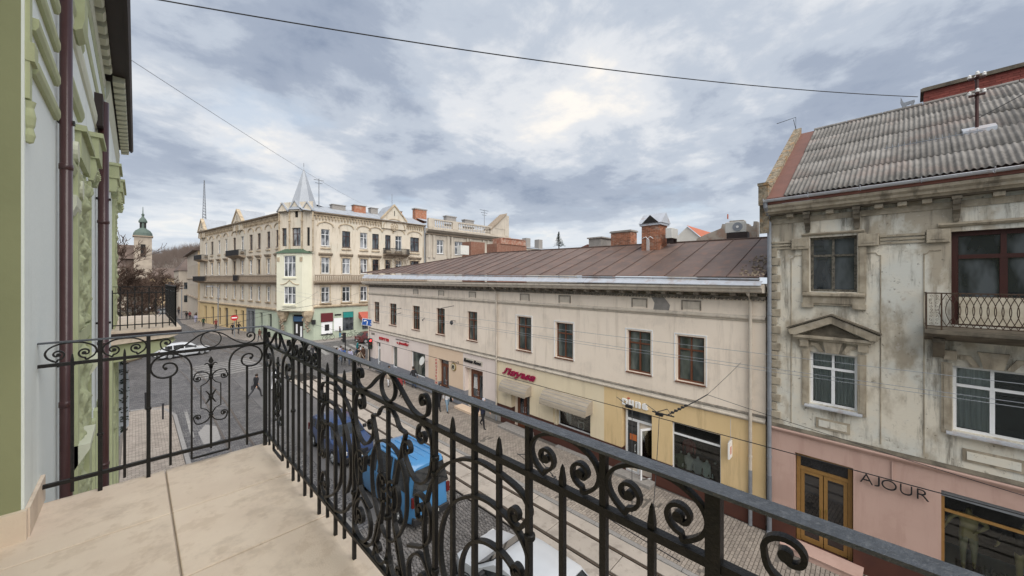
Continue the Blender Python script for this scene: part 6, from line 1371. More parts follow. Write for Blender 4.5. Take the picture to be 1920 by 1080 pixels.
bare_tree(-.6, 60, 12.5, 4, 'rounded bare tree with reddish brown twigs behind the second balcony', .26, .75, 8)
bare_tree(.3, 75, 12, 9, 'wide bare tree behind the rounded one, below the church', .26, .75, 8)
bare_tree(-4.5, 66, 13, 14, 'dense bare tree low at the far left', .28, .7, 8)
bare_tree(2.2, 100, 13, 22, 'bare tree by the far kerb near the parked cars', .25, .7, 7)
bare_tree(3.4, 135, 14, 31, 'furthest bare tree at the bend of the street', .25, .7, 7)
# snow-dusted ground cover and shrubs under the trees
sh = MB(); r5_ = random.Random(21)
for i in range(5200):
    x = r5_.uniform(-9,.9); y = r5_.uniform(57,95); h = r5_.random()**1.3*6.5; a = r5_.random()*6.28; l = .5+r5_.random()*.9
    sh.add([(x,y,h),(x+.09,y,h),(x+math.cos(a)*l,y+math.sin(a)*l,h+r5_.uniform(.1,.6))],[(0,1,2)])
sh.build('undergrowth', M('dark_undergrowth', (.05,.042,.032), (.10,.08,.055), scale=3, bump=0), kind='stuff', label='dark tangled undergrowth beneath the bare trees', category='undergrowth')
t = thing('conifer', 'small dark conifer standing alone on the skyline', 'tree', T(0,0,0)); cxx, _ = at(1048, 440, 60); zo = 5.6
tk = MB().tube([(cxx,60,6),(cxx,60,15+zo)], .15, 6).build('trunk', M('dark_bark', (0,0,0)), t, W0); g = MB(); r5_ = random.Random(5)
for i in range(520):
    h = r5_.random(); R_ = 1.75*(1-h)+.1; a = r5_.random()*6.28; z = 12.2+zo+h*3.9; q = r5_.random()**.5*R_; g.add([(cxx+math.cos(a)*q*.3,60+math.sin(a)*q*.3,z+.12),(cxx+math.cos(a)*q-.1,60+math.sin(a)*q,z-.12*q),(cxx+math.cos(a)*q+.1,60+math.sin(a)*q,z-.1)],[(0,1,2)])
g.build('crown', M('conifer_green', (.022,.035,.022), (.014,.022,.014), scale=2, bump=0), t, W0)
# lattice mast and aerials on the skyline
def mast(px, ptop, pbot, Y, label, w=.25, lattice=False):
    x, z1 = at(px, ptop, Y); _, z0_ = at(px, pbot, Y); t = thing('mast', label, 'mast', T(x,Y,z0_)); mb = MB()
    if lattice:
        for s_ in (-1,1):
            for q_ in (-1,1): mb.tube([(x+s_*w*2,Y+q_*w*2,z0_-4),(x+s_*w*.3,Y+q_*w*.3,z1)], w*.28, 4)
        n_ = 16
        for k in range(n_):
            z = z0_-4+(z1-z0_+4)*k/n_; ww = w*(2-1.7*k/n_); mb.tube([(x-ww,Y,z),(x+ww*.9,Y,z+(z1-z0_+4)/n_)], w*.2, 3); mb.box(x-ww*1.1,Y-ww,z,x+ww*1.1,Y+ww,z+.2)
    else: mb.tube([(x,Y,z0_-1),(x,Y,z1)], w, 5)
    mb.build('shaft', m_zincd, t, W0); return t, x, z1
mast(383, 338, 405, 190, 'tall lattice radio mast on the skyline left of the corner building', .30, True)
t, x, z = mast(598, 335, 384, 58, 'slender television aerial on the corner building roof', .06); MB().box(x-.7,58,z-.25,x+.7,58.05,z-.2).box(x-.5,58,z-.7,x+.5,58.05,z-.65).build('dipole', m_blk, t, W0)
t, x, z = mast(908, 393, 422, 57, 'television aerial on the balustraded house', .06)
for k in range(3): MB().box(x-1.2+.3*k,57,z-.2-k*.5,x+1.2-.3*k,57.05,z-.14-k*.5).build('dipole', m_blk, t, W0)
t, x, z = mast(735, 364, 386, 59, 'thin rod aerial above the right gable', .04)
# ------------------------------------------------------------------ vehicles
m_tyre = M('tyre', (.02,.02,.02), rough=.85, bump=.1); m_rim = M('rim', (.45,.46,.47), rough=.35, metal=.7, bump=0); m_lampw = glass('headlamp', (.5,.5,.5), light=(.7,.7,.7)); m_lampr = M('tail_lamp', (.12,.012,.012), rough=.25, bump=0)
m_carg = glass('car_glass', (.012,.014,.016), light=(.04,.045,.05)); m_trim = M('black_trim', (.025,.025,.027), rough=.6, bump=0); m_plate = M('number_plate', (.7,.7,.68), rough=.5, bump=0)
def vehicle(label, F, L, Wd, prof, belt, glassr, col, wheels, wr=.32, name='parked_car', ribs=False, cat='car', tumble=.13, group=None, plate=True, rack=False):
    """prof: side outline [(x,z_top)] front(0) -> rear(L); belt: waist height; glassr: x ranges of side windows; local x backwards, y across"""
    t = thing(name, label, cat, F, group); hw = Wd/2
    st = []; 
    P = prof
    def section(x, zt):
        nose = min(1, .80+.20*min(x, L-x)/.35) if min(x, L-x) < .35 else 1
        w = hw*nose; zb = .22; zbelt = min(belt, zt-.02); up = max(0., zt-belt); wt = w-(tumble*up/.6 if up > .1 else .05)
        pts = [(-w*.92,zb),(-w,zb+.14),(-w,zbelt-.16),(-w*.975,zbelt),(-wt,zt-.07 if up > .1 else zt-.015),(-wt+.10,zt),(0,zt+.025),(wt-.10,zt),(wt,zt-.07 if up > .1 else zt-.015),(w*.975,zbelt),(w,zbelt-.16),(w,zb+.14),(w*.92,zb)]
        return [(x, a, b) for a, b in pts]
    P2 = []
    for i in range(len(P)-1):
        k = 3 if P[i+1][0]-P[i][0] > .25 else 1
        for j in range(k): P2.append((P[i][0]+(P[i+1][0]-P[i][0])*j/k, P[i][1]+(P[i+1][1]-P[i][1])*j/k))
    P2.append(P[-1]); vs = []
    for x, z in P2: vs += section(x, z)
    n = 13; fs = [(i*n+k, i*n+k+1, (i+1)*n+k+1, (i+1)*n+k) for i in range(len(P2)-1) for k in range(n-1)]
    fs += [tuple(range(n)), tuple((len(P2)-1)*n+k for k in range(n-1,-1,-1))]+[(i*n+n-1, i*n, (i+1)*n, (i+1)*n+n-1) for i in range(len(P2)-1)]
    me = MB().add(vs, fs).mesh('body', col, True); bo = ob('body', me, t)
    md = bo.modifiers.new('edge', 'EDGE_SPLIT'); md.split_angle = rad(38)
    zt_at = lambda x: next(P[i][1]+(P[i+1][1]-P[i][1])*(x-P[i][0])/max(1e-6, P[i+1][0]-P[i][0]) for i in range(len(P)-1) if P[i][0] <= x <= P[i+1][0]+1e-6)
    wy = lambda x, z: hw*.975-(hw*.975-(hw-tumble*max(0,zt_at(x)-belt)/.6))*max(0, (z-belt))/max(.05, zt_at(x)-.07-belt)
    for a, b in glassr:
        for s_ in (-1, 1):
            za, zb_ = zt_at(a)-.11, zt_at(b)-.11; z0 = belt+.04
            v = [(a+.0, s_*(wy(a,z0)+.006), z0),(b, s_*(wy(b,z0)+.006), z0),(b, s_*(wy(b,zb_)+.006), max(zb_,z0+.02)),(a, s_*(wy(a,za)+.006), max(za,z0+.02))]
            v += [(p[0],p[1]-s_*.02,p[2]) for p in v]; MB().add(v, [(0,1,2,3),(7,6,5,4),(0,4,5,1),(1,5,6,2),(2,6,7,3),(3,7,4,0)]).build('side_window', m_carg, t, F)
    # windscreen and rear window lie on the steep parts of the outline
    for i in range(len(P)-1):
        (x0, z0), (x1, z1) = P[i], P[i+1]
        if abs(z1-z0) > .28 and max(z0, z1) > belt+.25:
            lo, hi = (0, 1) if z0 < z1 else (1, 0)
            zl, zh = max(min(z0,z1), belt)+.05, max(z0,z1)-.07; X = lambda z: x0+(x1-x0)*(z-z0)/(z1-z0); d = -1 if z1 > z0 else 1
            wl, wh = hw*.9, hw-tumble*(zh-belt)/.6-.12; nx, nz = d*abs(z1-z0), abs(x1-x0); l = math.hypot(nx, nz); ox, oz = nx/l*.03+d*.004, nz/l*.03
            v = [(X(zl)+ox,-wl,zl+oz),(X(zl)+ox,wl,zl+oz),(X(zh)+ox,wh,zh+oz),(X(zh)+ox,-wh,zh+oz)]; v += [(p[0]-ox*.9,p[1],p[2]-oz*.9) for p in v]
            MB().add(v, [(0,1,2,3),(7,6,5,4),(0,4,5,1),(1,5,6,2),(2,6,7,3),(3,7,4,0)]).build('windscreen' if d < 0 else 'rear_window', m_carg, t, F)
            if d > 0: MB().tube([(X(zl)+ox*1.3,-.05,zl+oz),(X(zl+.25)+ox*1.4,.28,zl+.25+oz)], .012, 4).build('wiper', m_trim, t, F)
    for x in wheels:
        for s_ in (-1, 1):
            w = MB().tube([(x,s_*(hw-.19),wr),(x,s_*(hw-.17),wr),(x,s_*(hw+.0),wr),(x,s_*(hw+.012),wr)], [wr*.9,wr,wr,wr*.9], 20).build('wheel', m_tyre, t, F)
            r = MB().tube([(x,s_*(hw+.005),wr),(x,s_*(hw+.018),wr)], wr*.62, 16)
            for k in range(6): a_ = k*math.pi/3; r.blob((x+wr*.42*math.cos(a_), s_*(hw+.02), wr+wr*.42*math.sin(a_)), .04, k)
            r.build('rim', m_rim, w, F)
            MB().strap([(x+(wr+.055)*math.cos(rad(q)), wr+(wr+.055)*math.sin(rad(q))) for q in range(-10,191,20)], .03, .03, s_*(hw-.004)).build('wheel_arch', m_trim, t, F)
    MB().bbox(-.05,-hw*.9,.24,.12,hw*.9,.48,.03).build('front_bumper', m_trim, t, F); MB().bbox(L-.12,-hw*.9,.26,L+.06,hw*.9,.50,.03).build('rear_bumper', m_trim, t, F)
    for s_ in (-1, 1):
        MB().bbox(-.025,s_*hw*.80-.17,.60,.10,s_*hw*.80+.10*s_,.76,.02).build('headlight', m_lampw, t, F); MB().box(L-.08,s_*hw*.86-.07,belt-.35,L+.012,s_*hw*.86+.07,belt-.02).build('tail_light', m_lampr, t, F)
        ax = glassr[0][0]+.05 if glassr else 1.4; MB().bbox(ax,s_*(hw+.02),belt+.05,ax+.12,s_*(hw+.19),belt+.21,.02).build('mirror', m_trim, t, F)
    if plate: MB().box(L+.058,-.26,.36,L+.07,.26,.47).build('number_plate', m_plate, t, F); MB().box(-.07,-.26,.34,-.05,.26,.45).build('number_plate', m_plate, t, F)
    MB().box(-.02,-hw*.5,.52,.02,hw*.5,.66).build('grille', m_trim, t, F)
    zr_ = max(z for _, z in P)
    if ribs:
        xs = [x for x, z in P if z > zr_-.06]; 
        for k in range(5): y_ = (k-2)*.28; MB().bbox(min(xs)+.15,y_-.04,zr_+.0,max(xs)-.1,y_+.04,zr_+.035,.012).build('roof_rib', col, t, F)
    for x in (glassr[0][1]+.02 if glassr else 2,):
        for s_ in (-1,1): MB().box(x-.008,s_*(hw+.001)-.004,.32,x+.008,s_*(hw+.001)+.004,belt-.03).build('door_seam', m_trim, t, F)
    MB().box(-.0+.3,-hw+.15,.18,L-.3,hw-.15,.3).build('underbody', m_trim, t, F)
    return t
c_blue = paint('van_blue', (.06,.215,.44)); c_navy = paint('dark_blue_paint', (.03,.055,.14)); c_white = paint('white_paint', (.50,.52,.55)); c_silver = paint('silver_white_paint', (.55,.57,.60)); c_dark = paint('dark_paint', (.05,.055,.06))
van_p = [(0,.60),(.06,.98),(.75,1.16),(1.0,1.25),(1.75,2.08),(2.1,2.20),(4.45,2.22),(4.62,2.10),(4.74,1.20),(4.78,.60)]
VF = lambda x, y, a: T(x, y, -.1) @ RZ(rad(-90+a))        # nose towards +Y
def VFp(x, y, a): return T(x, y, -.1) @ RZ(math.pi/2+math.pi+rad(a))
vehicle('bright blue ribbed-roof delivery van standing in the lane under the balcony', T(7.24, 15.85, -.1) @ RZ(rad(-90+1)), 4.78, 1.66, van_p, 1.22, [(1.25,2.2),(2.32,3.3),(3.42,4.5)], c_blue, (.85,3.85), .33, 'delivery_van', True, 'van', .10)
vehicle('dark blue estate car with pale blue reflections ahead of the bright blue van', T(7.3, 17.1, -.1) @ RZ(rad(90)), 4.5, 1.76, [(0,.55),(.08,.82),(1.15,.98),(1.85,1.48),(2.2,1.55),(3.9,1.52),(4.35,1.05),(4.5,.6)], .98, [(1.5,2.4),(2.5,3.3),(3.4,3.95)], c_navy, (.85,3.55), .32, 'dark_blue_car', False, 'car')
vehicle('white hatchback partly hidden by the railing at the bottom of the view', T(7.15, 8.5, -.1) @ RZ(rad(-90)), 4.1, 1.72, [(0,.55),(.06,.80),(.95,.98),(1.65,1.42),(2.0,1.48),(3.3,1.46),(3.9,1.0),(4.1,.62)], .95, [(1.3,2.2),(2.3,3.2)], c_white, (.75,3.3), .31, 'white_car', False, 'car')
vehicle('white estate car turning across the cobbled junction', T(5.9, 56.2, -.1) @ RZ(rad(196)), 4.6, 1.8, [(0,.55),(.08,.85),(1.1,1.0),(1.75,1.48),(2.1,1.56),(4.1,1.54),(4.5,1.05),(4.6,.6)], .98, [(1.4,2.4),(2.5,3.4),(3.5,4.1)], c_silver, (.85,3.7), .33, 'white_estate_car', False, 'car')
far_p = [(0,.55),(.06,.80),(.95,.98),(1.65,1.42),(2.0,1.48),(3.3,1.46),(3.9,1.0),(4.1,.62)]
for x, y, a, c_, lb in ((5.5,118,-92,c_white,'small white car parked nearest on the far street'),(4.5,128,-88,c_dark,'dark car queued behind the white one on the far street'),(6.3,134,-90,c_silver,'silver car on the right of the far street'),(3.2,146,-90,c_white,'pale car furthest up the far street'),(4.0,112,-88,c_dark,'dark car at the left kerb of the far street')):
    vehicle(lb, T(x,y,-.1) @ RZ(rad(a)), 4.1, 1.72, far_p, .95, [(1.3,2.2),(2.3,3.2)], c_, (.75,3.3), .31, 'parked_car', False, 'car', group='cars on the far street')
vehicle('dark red car passing behind the traffic lights', T(25, 49.5, -.1) @ RZ(rad(180)), 4.1, 1.72, far_p, .95, [(1.3,2.2),(2.3,3.2)], paint('wine_paint', (.10,.025,.025)), (.75,3.3), .31, 'red_car', False, 'car')
# ------------------------------------------------------------------ people
m_skin = M('skin', (.50,.30,.21), rough=.6, bump=0); m_hair = M('dark_hair', (.03,.02,.015), rough=.7, bump=.2); m_shoe = M('shoe', (.02,.02,.02), rough=.6, bump=0)
def cloth(n, c): return M(n, c, tuple(q*.75 for q in c), rough=.9, scale=6, bump=.2)
def figure_mesh(name, pose, mats, top_only=False):
    """one continuous skinned body; pose gives joint positions; mats = (skin, top, bottom, shoe)"""
    J = pose; V = []; E_ = []; Rr = []; tag_ = []
    def v(p, r, tg): V.append(p); Rr.append(r); tag_.append(tg); return len(V)-1
    pel = v(J['pelvis'], (.15,.11), 1); sp = v(J['waist'], (.135,.10), 1); chs = v(J['chest'], (.165,.12), 1); nk = v(J['neck'], (.055,.055), 0); hd = v(J['head'], (.085,.095), 0); ht = v(J['crown'], (.07,.08), 0)
    E_ += [(pel,sp),(sp,chs),(chs,nk),(nk,hd),(hd,ht)]
    nose = v(tuple(Vector(J['head'])+Vector(J['face'])*.105+Vector((0,0,-.01))), (.02,.02), 0); E_.append((hd, nose))
    for s in 'LR':
        sh = v(J['sh'+s], (.068,.068), 1); el = v(J['el'+s], (.05,.05), 1); wr = v(J['wr'+s], (.032,.032), 1); E_ += [(chs,sh),(sh,el),(el,wr)]
        d = (Vector(J['wr'+s])-Vector(J['el'+s])).normalized(); h = Vector(J['wr'+s])+d*.07; hn = v(tuple(h), (.036,.02), 0); E_.append((wr,hn)); sd = d.cross(Vector(J['face'])); sd = sd.normalized() if sd.length > .1 else Vector((0,0,1))
        for k, (o_, l_) in enumerate(((-.03,.055),(-.01,.075),(.01,.07),(.03,.055))):
            f1 = v(tuple(h+Vector(J['face'])*o_+d*.045), (.009,.009), 0); f2 = v(tuple(h+Vector(J['face'])*(o_*1.1)+d*(.045+l_*.6)+sd*.012), (.008,.008), 0); E_ += [(hn,f1),(f1,f2)]
        th = v(tuple(h+Vector(J['face'])*.045-d*.01), (.010,.010), 0); E_.append((hn, th))
        if not top_only:
            hp = v(J['hip'+s], (.10,.10), 2); kn = v(J['kn'+s], (.068,.068), 2); an = v(J['an'+s], (.042,.042), 2); fd = Vector(J['face']); hl_ = v(tuple(Vector(J['an'+s])+fd*.03+Vector((0,0,-.055))), (.045,.04), 3); to = v(tuple(Vector(J['an'+s])+fd*.17+Vector((0,0,-.065))), (.038,.028), 3)
            E_ += [(pel,hp),(hp,kn),(kn,an),(an,hl_),(hl_,to)]
    me = bpy.data.meshes.new(name); me.from_pydata(V, E_, []); o = bpy.data.objects.new(name, me); COL.objects.link(o)
    m = o.modifiers.new('s', 'SKIN'); me.update()
    sv = me.skin_vertices[0].data
    for i, r in enumerate(Rr): sv[i].radius = r
    sv[0].use_root = True; m.use_smooth_shade = True
    s2 = o.modifiers.new('u', 'SUBSURF'); s2.levels = 1; s2.render_levels = 1
    bpy.context.view_layer.update(); dg = bpy.context.evaluated_depsgraph_get(); r = bpy.data.meshes.new_from_object(o.evaluated_get(dg)); bpy.data.objects.remove(o)
    for m_ in mats: r.materials.append(m_)
    segs = [(Vector(V[a]), Vector(V[b]), max(tag_[a], tag_[b]) if tag_[a] != 0 else tag_[b]) for a, b in E_]
    segs = []
    for a, b in E_:
        tg = tag_[b] if tag_[b] in (0, 2, 3) else tag_[a]
        if b == nk: tg = 1
        segs.append((Vector(V[a]), Vector(V[b]), tg))
    for p in r.polygons:
        c = p.center; best = min(segs, key=lambda s_: (c-(s_[0]+(s_[1]-s_[0])*max(0, min(1, (c-s_[0]).dot(s_[1]-s_[0])/max(1e-6,(s_[1]-s_[0]).length_squared))))).length); tg = best[2]
        if tg == 2 and c.z > J['hem']: tg = 1
        if tg == 1 and c.z < J['hem'] and abs(c.x) < .2 and not top_only and best[0].z < J['hem']+.3: tg = 2
        p.material_index = min(tg, len(mats)-1); p.use_smooth = True
    return r
def walk_pose(stride=.28, lean=.03, arm=.22, hem=.80, h=1.72, bent=0.):
    k = h/1.72; f = Vector((0,1,0))
    P = dict(pelvis=(0,0,.93), waist=(0,lean*.5,1.08), chest=(0,lean,1.30), neck=(0,lean+.02,1.47), head=(0,lean+.045,1.59), crown=(0,lean+.04,1.67), face=(0,1,0), hem=hem,
      shL=(-.17,lean,1.40), shR=(.17,lean,1.40), elL=(-.23,lean+arm*.3,1.14), elR=(.23,lean-arm*.5,1.14), wrL=(-.22,lean+arm*1.1,.93), wrR=(.24,lean-arm*.6,.90),
      hipL=(-.09,0,.88), hipR=(.09,0,.88), knL=(-.10,-stride*.35,.50), knR=(.10,stride*.65,.50), anL=(-.10,-stride*1.25,.12+.05*(stride>.15)), anR=(.10,stride*.85,.09))
    return {q: (tuple(x*k for x in v) if isinstance(v, tuple) and q != 'face' else (v*k if q == 'hem' else v)) for q, v in P.items()}
FIG = {}
def person(x, y, head, label, top, bottom, kind='walk', h=1.72, z=0., hair=m_hair, bag=None, group=None, coat=False, hood=None, name='person', cat='person', mats=None):
    stride = {'walk':.28,'stride':.42,'stand':.04}[kind]; ps = walk_pose(stride, .05 if kind != 'stand' else .01, .26 if kind != 'stand' else .04, .60 if coat else .84, h)
    me = figure_mesh('body', ps, mats or (m_skin, top, bottom, m_shoe)); F = T(x, y, z) @ RZ(rad(head)); t = thing(name, label, cat, F, group)
    ob('body', me, t); hd = Vector(ps['head'])
    if hair: MB().lathe([(.0,.115),(.06,.105),(.095,.06),(.102,0),(.098,-.05),(.06,-.09)], 0, 0, 10).build('hair', hair, t, F @ T(hd.x, hd.y-.018, hd.z+.012), smooth=True)
    if coat:
        s = MB().lathe([(.155,.98),(.17,.90),(.19,.75),(.205,.60),(.19,.60)], 0, 0, 14); s.build('coat_skirt', top, t, F @ T(0,0,0), smooth=True)
    if bag: MB().bbox(-.30,-.14,.62,-.20,.16,.90,.03).tube([(-.25,-.08,.9),(-.2,0,1.35),(-.25,.08,.9)], .01, 4).build('bag', bag, t, F)
    return t
k_black = cloth('black_cloth', (.015,.015,.018)); k_dk = cloth('charcoal_cloth', (.04,.04,.045)); k_wh = cloth('white_cloth_jacket', (.62,.62,.64)); k_jean = cloth('pale_jeans', (.20,.29,.38)); k_jean2 = cloth('dark_jeans', (.04,.06,.11))
k_teal = cloth('teal_cloth', (.02,.20,.22)); k_blue = cloth('blue_cloth', (.05,.12,.35)); k_brn = cloth('brown_cloth', (.09,.05,.035)); k_lil = cloth('pale_lilac_cloth', (.42,.42,.58)); k_beige = cloth('beige_cloth', (.35,.29,.23)); k_red = cloth('dull_red_cloth', (.25,.05,.05))
P_ = person
P_(6.1, 32.1, -62, 'person in a dark coat striding across the cobbled junction, seen through the end railing', k_black, k_dk, 'stride', 1.78, -.1, bag=k_dk)
P_(7.6, 33.4, -30, 'person in white trousers and a pale top near the corner post of the railing', k_wh, k_wh, 'walk', 1.68, -.1)
P_(14.0, 15.9, 178, 'person in a navy jacket and pale cap before the stone plinth by the crimson sign', cloth('navy_cloth', (.02,.025,.05)), k_black, 'walk', 1.75, 0, hair=cloth('pale_cap', (.5,.5,.55)))
P_(14.1, 19.5, 168, 'person in a white jacket and light jeans near the dark glazed door', k_wh, k_jean, 'walk', 1.65, 0, bag=k_black)
P_(13.9, 20.1, 175, 'person in dark clothes walking beside the one in the white jacket', k_black, k_black, 'walk', 1.80, 0)
P_(15.3, 25.6, 10, 'person in a dark hooded jacket against the wall by the narrow shop window', k_dk, k_jean2, 'walk', 1.72, 0)
P_(14.2, 27.6, 170, 'person in a pale coat walking on the right pavement by the blush wall', k_beige, k_wh, 'walk', 1.65, 0, coat=True)
P_(14.2, 38.6, 200, 'person in a teal jacket waiting with others by the traffic lights', k_teal, k_black, 'stand', 1.68, 0)
P_(14.6, 37.9, 150, 'person in a blue jacket in the group by the traffic lights', k_blue, k_dk, 'walk', 1.70, 0)
P_(15.0, 37.2, 160, 'person in a pale lilac jacket stepping off the pavement corner', k_lil, k_jean2, 'walk', 1.62, 0)
P_(15.6, 36.6, 190, 'person in a black coat beside the traffic-light post', k_black, k_black, 'stand', 1.80, 0, coat=True)
P_(16.2, 36.9, 120, 'person in a brown coat behind the traffic-light post', k_brn, k_dk, 'stand', 1.76, 0, coat=True)
P_(15.3, 35.7, 200, 'person in a beige jacket and dark trousers in front of the traffic lights', k_beige, k_black, 'walk', 1.68, 0)
P_(16.6, 38.4, 90, 'person in white walking at the back of the waiting group', k_wh, k_wh, 'walk', 1.66, 0)
P_(20.8, 55.2, 90, 'person in a black jacket and blue jeans standing below the teal shop board', k_black, cloth('bright_jeans', (.05,.20,.34)), 'stand', 1.75, 0)
P_(10.5, 71.0, 200, 'person in black on the far pavement before the ochre shops, left of a pair', k_black, k_black, 'walk', 1.8, 0)
P_(11.2, 70.6, 200, 'taller person in black on the far pavement before the ochre shops, right of a pair', k_black, k_dk, 'walk', 1.9, 0)
P_(8.5, 86.0, 180, 'person in dark green crossing near the far kerb', cloth('green_cloth', (.02,.06,.04)), k_black, 'walk', 1.72, 0)
for i, (x, y, a, b, lb) in enumerate(((8.3,104,k_black,k_black,'person in black at the head of the far group'),(8.9,105,k_red,k_black,'person in dull red in the far group'),(9.6,101,k_black,k_dk,'person in black walking beside the one in lilac'),(10.0,99,k_lil,k_lil,'person in pale lilac nearest the yellow wall'),(7.9,118,k_dk,k_black,'person in grey further up the far pavement'),(8.4,126,k_brn,k_black,'person in brown furthest up the far pavement'))):
    if y > 100: P_(x-.8, y, 180, lb, a, b, 'walk', 1.72, 0, group='people on the far pavement')
    else: P_(8.2, 95, 180, lb, a, b, 'walk', 1.72, 0, group='people on the far pavement')
for i_, (x_, y_, h_, a_, b_, lb_) in enumerate(((14.9,39.4,200,k_lil,k_jean,'person in lilac and pale jeans at the far edge of the waiting group'),(13.2,42.5,30,k_dk,k_black,'person in charcoal stepping onto the zebra crossing'),(17.4,41.2,250,k_teal,k_jean2,'person in teal near the side street corner'),(12.0,60.5,140,k_brn,k_dk,'person in brown by the entrance under the bay'),(9.6,80.5,180,k_red,k_dk,'person in dull red before the middle yellow shops'),(13.4,24.2,5,k_red,k_black,'person in dull red walking away near the peach doorway'))):
    P_(x_, y_, h_, lb_, a_, b_, 'walk', 1.66+.03*i_, 0 if i_ not in (1,) else -.1)
# display figures in the shop windows
def local_fig(F, label, mats, kind='stand', z=0., h=1.7, sc=1.):
    ps = walk_pose(.08, 0, .1, .84, h); ps['elL'] = (-.32,-.02,1.18); ps['wrL'] = (-.16,.12,1.05); ps['elR'] = (.30,.05,1.2); ps['wrR'] = (.40,.1,.95)
    t = thing('mannequin', label, 'mannequin', F, 'display figures in shop windows'); ob('body', figure_mesh('body', ps, mats), t)
    MB().box(-.22,-.22,-.03,.22,.22,.0).build('base', m_blk, t, F); return t
m_gm = M('gold_skin', (.62,.50,.24), rough=.4, metal=.2, bump=0)
goldm = (m_gm, m_gm, cloth('khaki_cloth', (.50,.46,.30)), m_gm)
t1 = local_fig(FA @ T(-4.28, -.48, 1.08) @ RZ(0), 'gilded mannequin in khaki trousers at the left of the pink shop window', goldm, h=1.62)
t2 = local_fig(FA @ T(-5.15, -.48, 1.08) @ RZ(0), 'gilded mannequin in a dark top at the right of the pink shop window', (m_gm, k_black, m_gm, m_gm), h=1.62)
sh_ = thing('display_shelf', 'white display floor with dark tinsel inside the pink shop window', 'shelf', FA @ T(-5.5,-.8,1.0)); MB().box(-7.3,-1.5,1.0,-3.85,-.2,1.05).build('board', m_pvc, sh_, FA)
tg_ = MB(); r5_ = random.Random(2)
for i in range(160): tg_.blob((-4.55-r5_.random()*1.2, -.55+r5_.gauss(0,.1), 1.07+r5_.random()*.04), .025, i)
tg_.build('tinsel', m_zincd, sh_, FA, kind='stuff')
def torso(x, z, col, label, F=FC, y=-.42, w=.20, hh=.58):
    t = thing('display_torso', label, 'mannequin', F @ T(x, y, z), 'clothed display busts in the shop window')
    MB().lathe([(.10,0),(w*.75,.05),(w*.68,hh*.35),(w*.95,hh*.72),(w*.85,hh*.88),(.06,hh*.97),(.05,hh*1.08)], 0, 0, 14).build('garment', col, t, F @ T(x,y,z) @ Matrix.Diagonal((1,.62,1,1)), smooth=True)
    for s_ in (-1,1): MB().tube([(x+s_*w*.8,y,z+hh*.84),(x+s_*w*1.15,y+.02,z+hh*.5),(x+s_*w*1.1,y+.06,z+hh*.12)], [.055,.048,.036], 8).build('sleeve', col, t, F)
    MB().lathe([(0,hh*1.04),(.04,hh*1.06),(.045,hh*1.12),(0,hh*1.18)], x, y, 8).build('neck_cap', m_pvc, t, F @ T(0,0,z)); return t
for x, z, c_, lb in ((2.92,.98,cloth('olive_knit', (.16,.21,.14)),'bust in an olive sweater at the left of the shop window'),(2.62,1.0,cloth('white_knit', (.85,.86,.84)),'bust in a white long-sleeved top in the shop window'),(2.28,.97,cloth('grey_knit', (.60,.64,.68)),'bust in a grey printed sweater in the shop window'),(1.95,.95,cloth('mint_knit', (.66,.76,.76)),'bust in a pale mint top in the shop window'),(1.66,.96,k_black,'bust in a black jacket at the right of the shop window'),(2.68,1.55,k_red,'bust in a red top standing behind the white one')):
    torso(x, z, c_, lb, y=-.27 if z < 1.2 else -.50)
lg = thing('leg_mannequin', 'pair of white display legs in the shop window under the longer awning', 'mannequin', FC @ T(8.7,-.5,1.0))
for q in (8.8, 8.62): MB().tube([(q,-.5,1.05),(q-.02,-.5,1.45),(q-.04,-.5,1.95)], [.045,.06,.085], 10).build('leg', m_pvc, lg, FC)
fr_ = thing('shop_picture', 'small white picture frame leaning in the shop window under the longer awning', 'frame', FC @ T(7.9,-.45,1.0)); MB().box(7.72,-.46,1.02,8.08,-.43,1.06).box(7.72,-.46,1.34,8.08,-.43,1.38).box(7.72,-.46,1.06,7.76,-.43,1.34).box(8.04,-.46,1.06,8.08,-.43,1.34).build('border', m_wht, fr_, FC); MB().box(7.76,-.45,1.06,8.04,-.44,1.34).build('picture', m_blk, fr_, FC)
# ------------------------------------------------------------------ street furniture
def pole_sign():
    x, y = 15.75, 34.7
    t = thing('sign_post', 'tall pale pipe post at the pavement corner carrying the tilted blue board', 'post', T(x,y,0)); MB().tube([(x,y,0),(x,y,6.6)], .05, 10).build('shaft', m_creamtr, t, W0)
    b = thing('direction_sign', 'blue direction board with white lane arrows, tilted, on the tall pale post', 'sign', T(x,y,4.4)); Fb = T(x-.02,y-.12,4.42) @ RZ(rad(138)) @ Matrix.Rotation(rad(-8), 4, 'Y')
    MB().box(-.62,-.01,-.30,.62,.015,.30).build('board', paint('sign_blue', (.015,.09,.36)), b, Fb)
    MB().box(-.66,-.012,-.34,.66,.0,.34).build('border', m_wht, b, Fb)
    MB().box(.10,.016,-.24,.17,.022,.12).prism([(.10,.12),(.17,.12),(.30,.22),(.42,.17),(.42,.10),(.28,.12)], .016, .022, 'y').prism([(.36,.02),(.52,.08),(.44,.22)], .016, .022, 'y').build('arrow', m_wht, b, Fb)
    MB().box(-.36,.016,-.22,-.29,.022,.1).prism([(-.46,.08),(-.19,.08),(-.325,.24)], .016, .022, 'y').prism([(-.29,-.14),(-.14,-.14),(-.14,-.09),(-.29,-.09)], .016, .022, 'y').build('arrow', m_wht, b, Fb)
    return t
pole_sign()
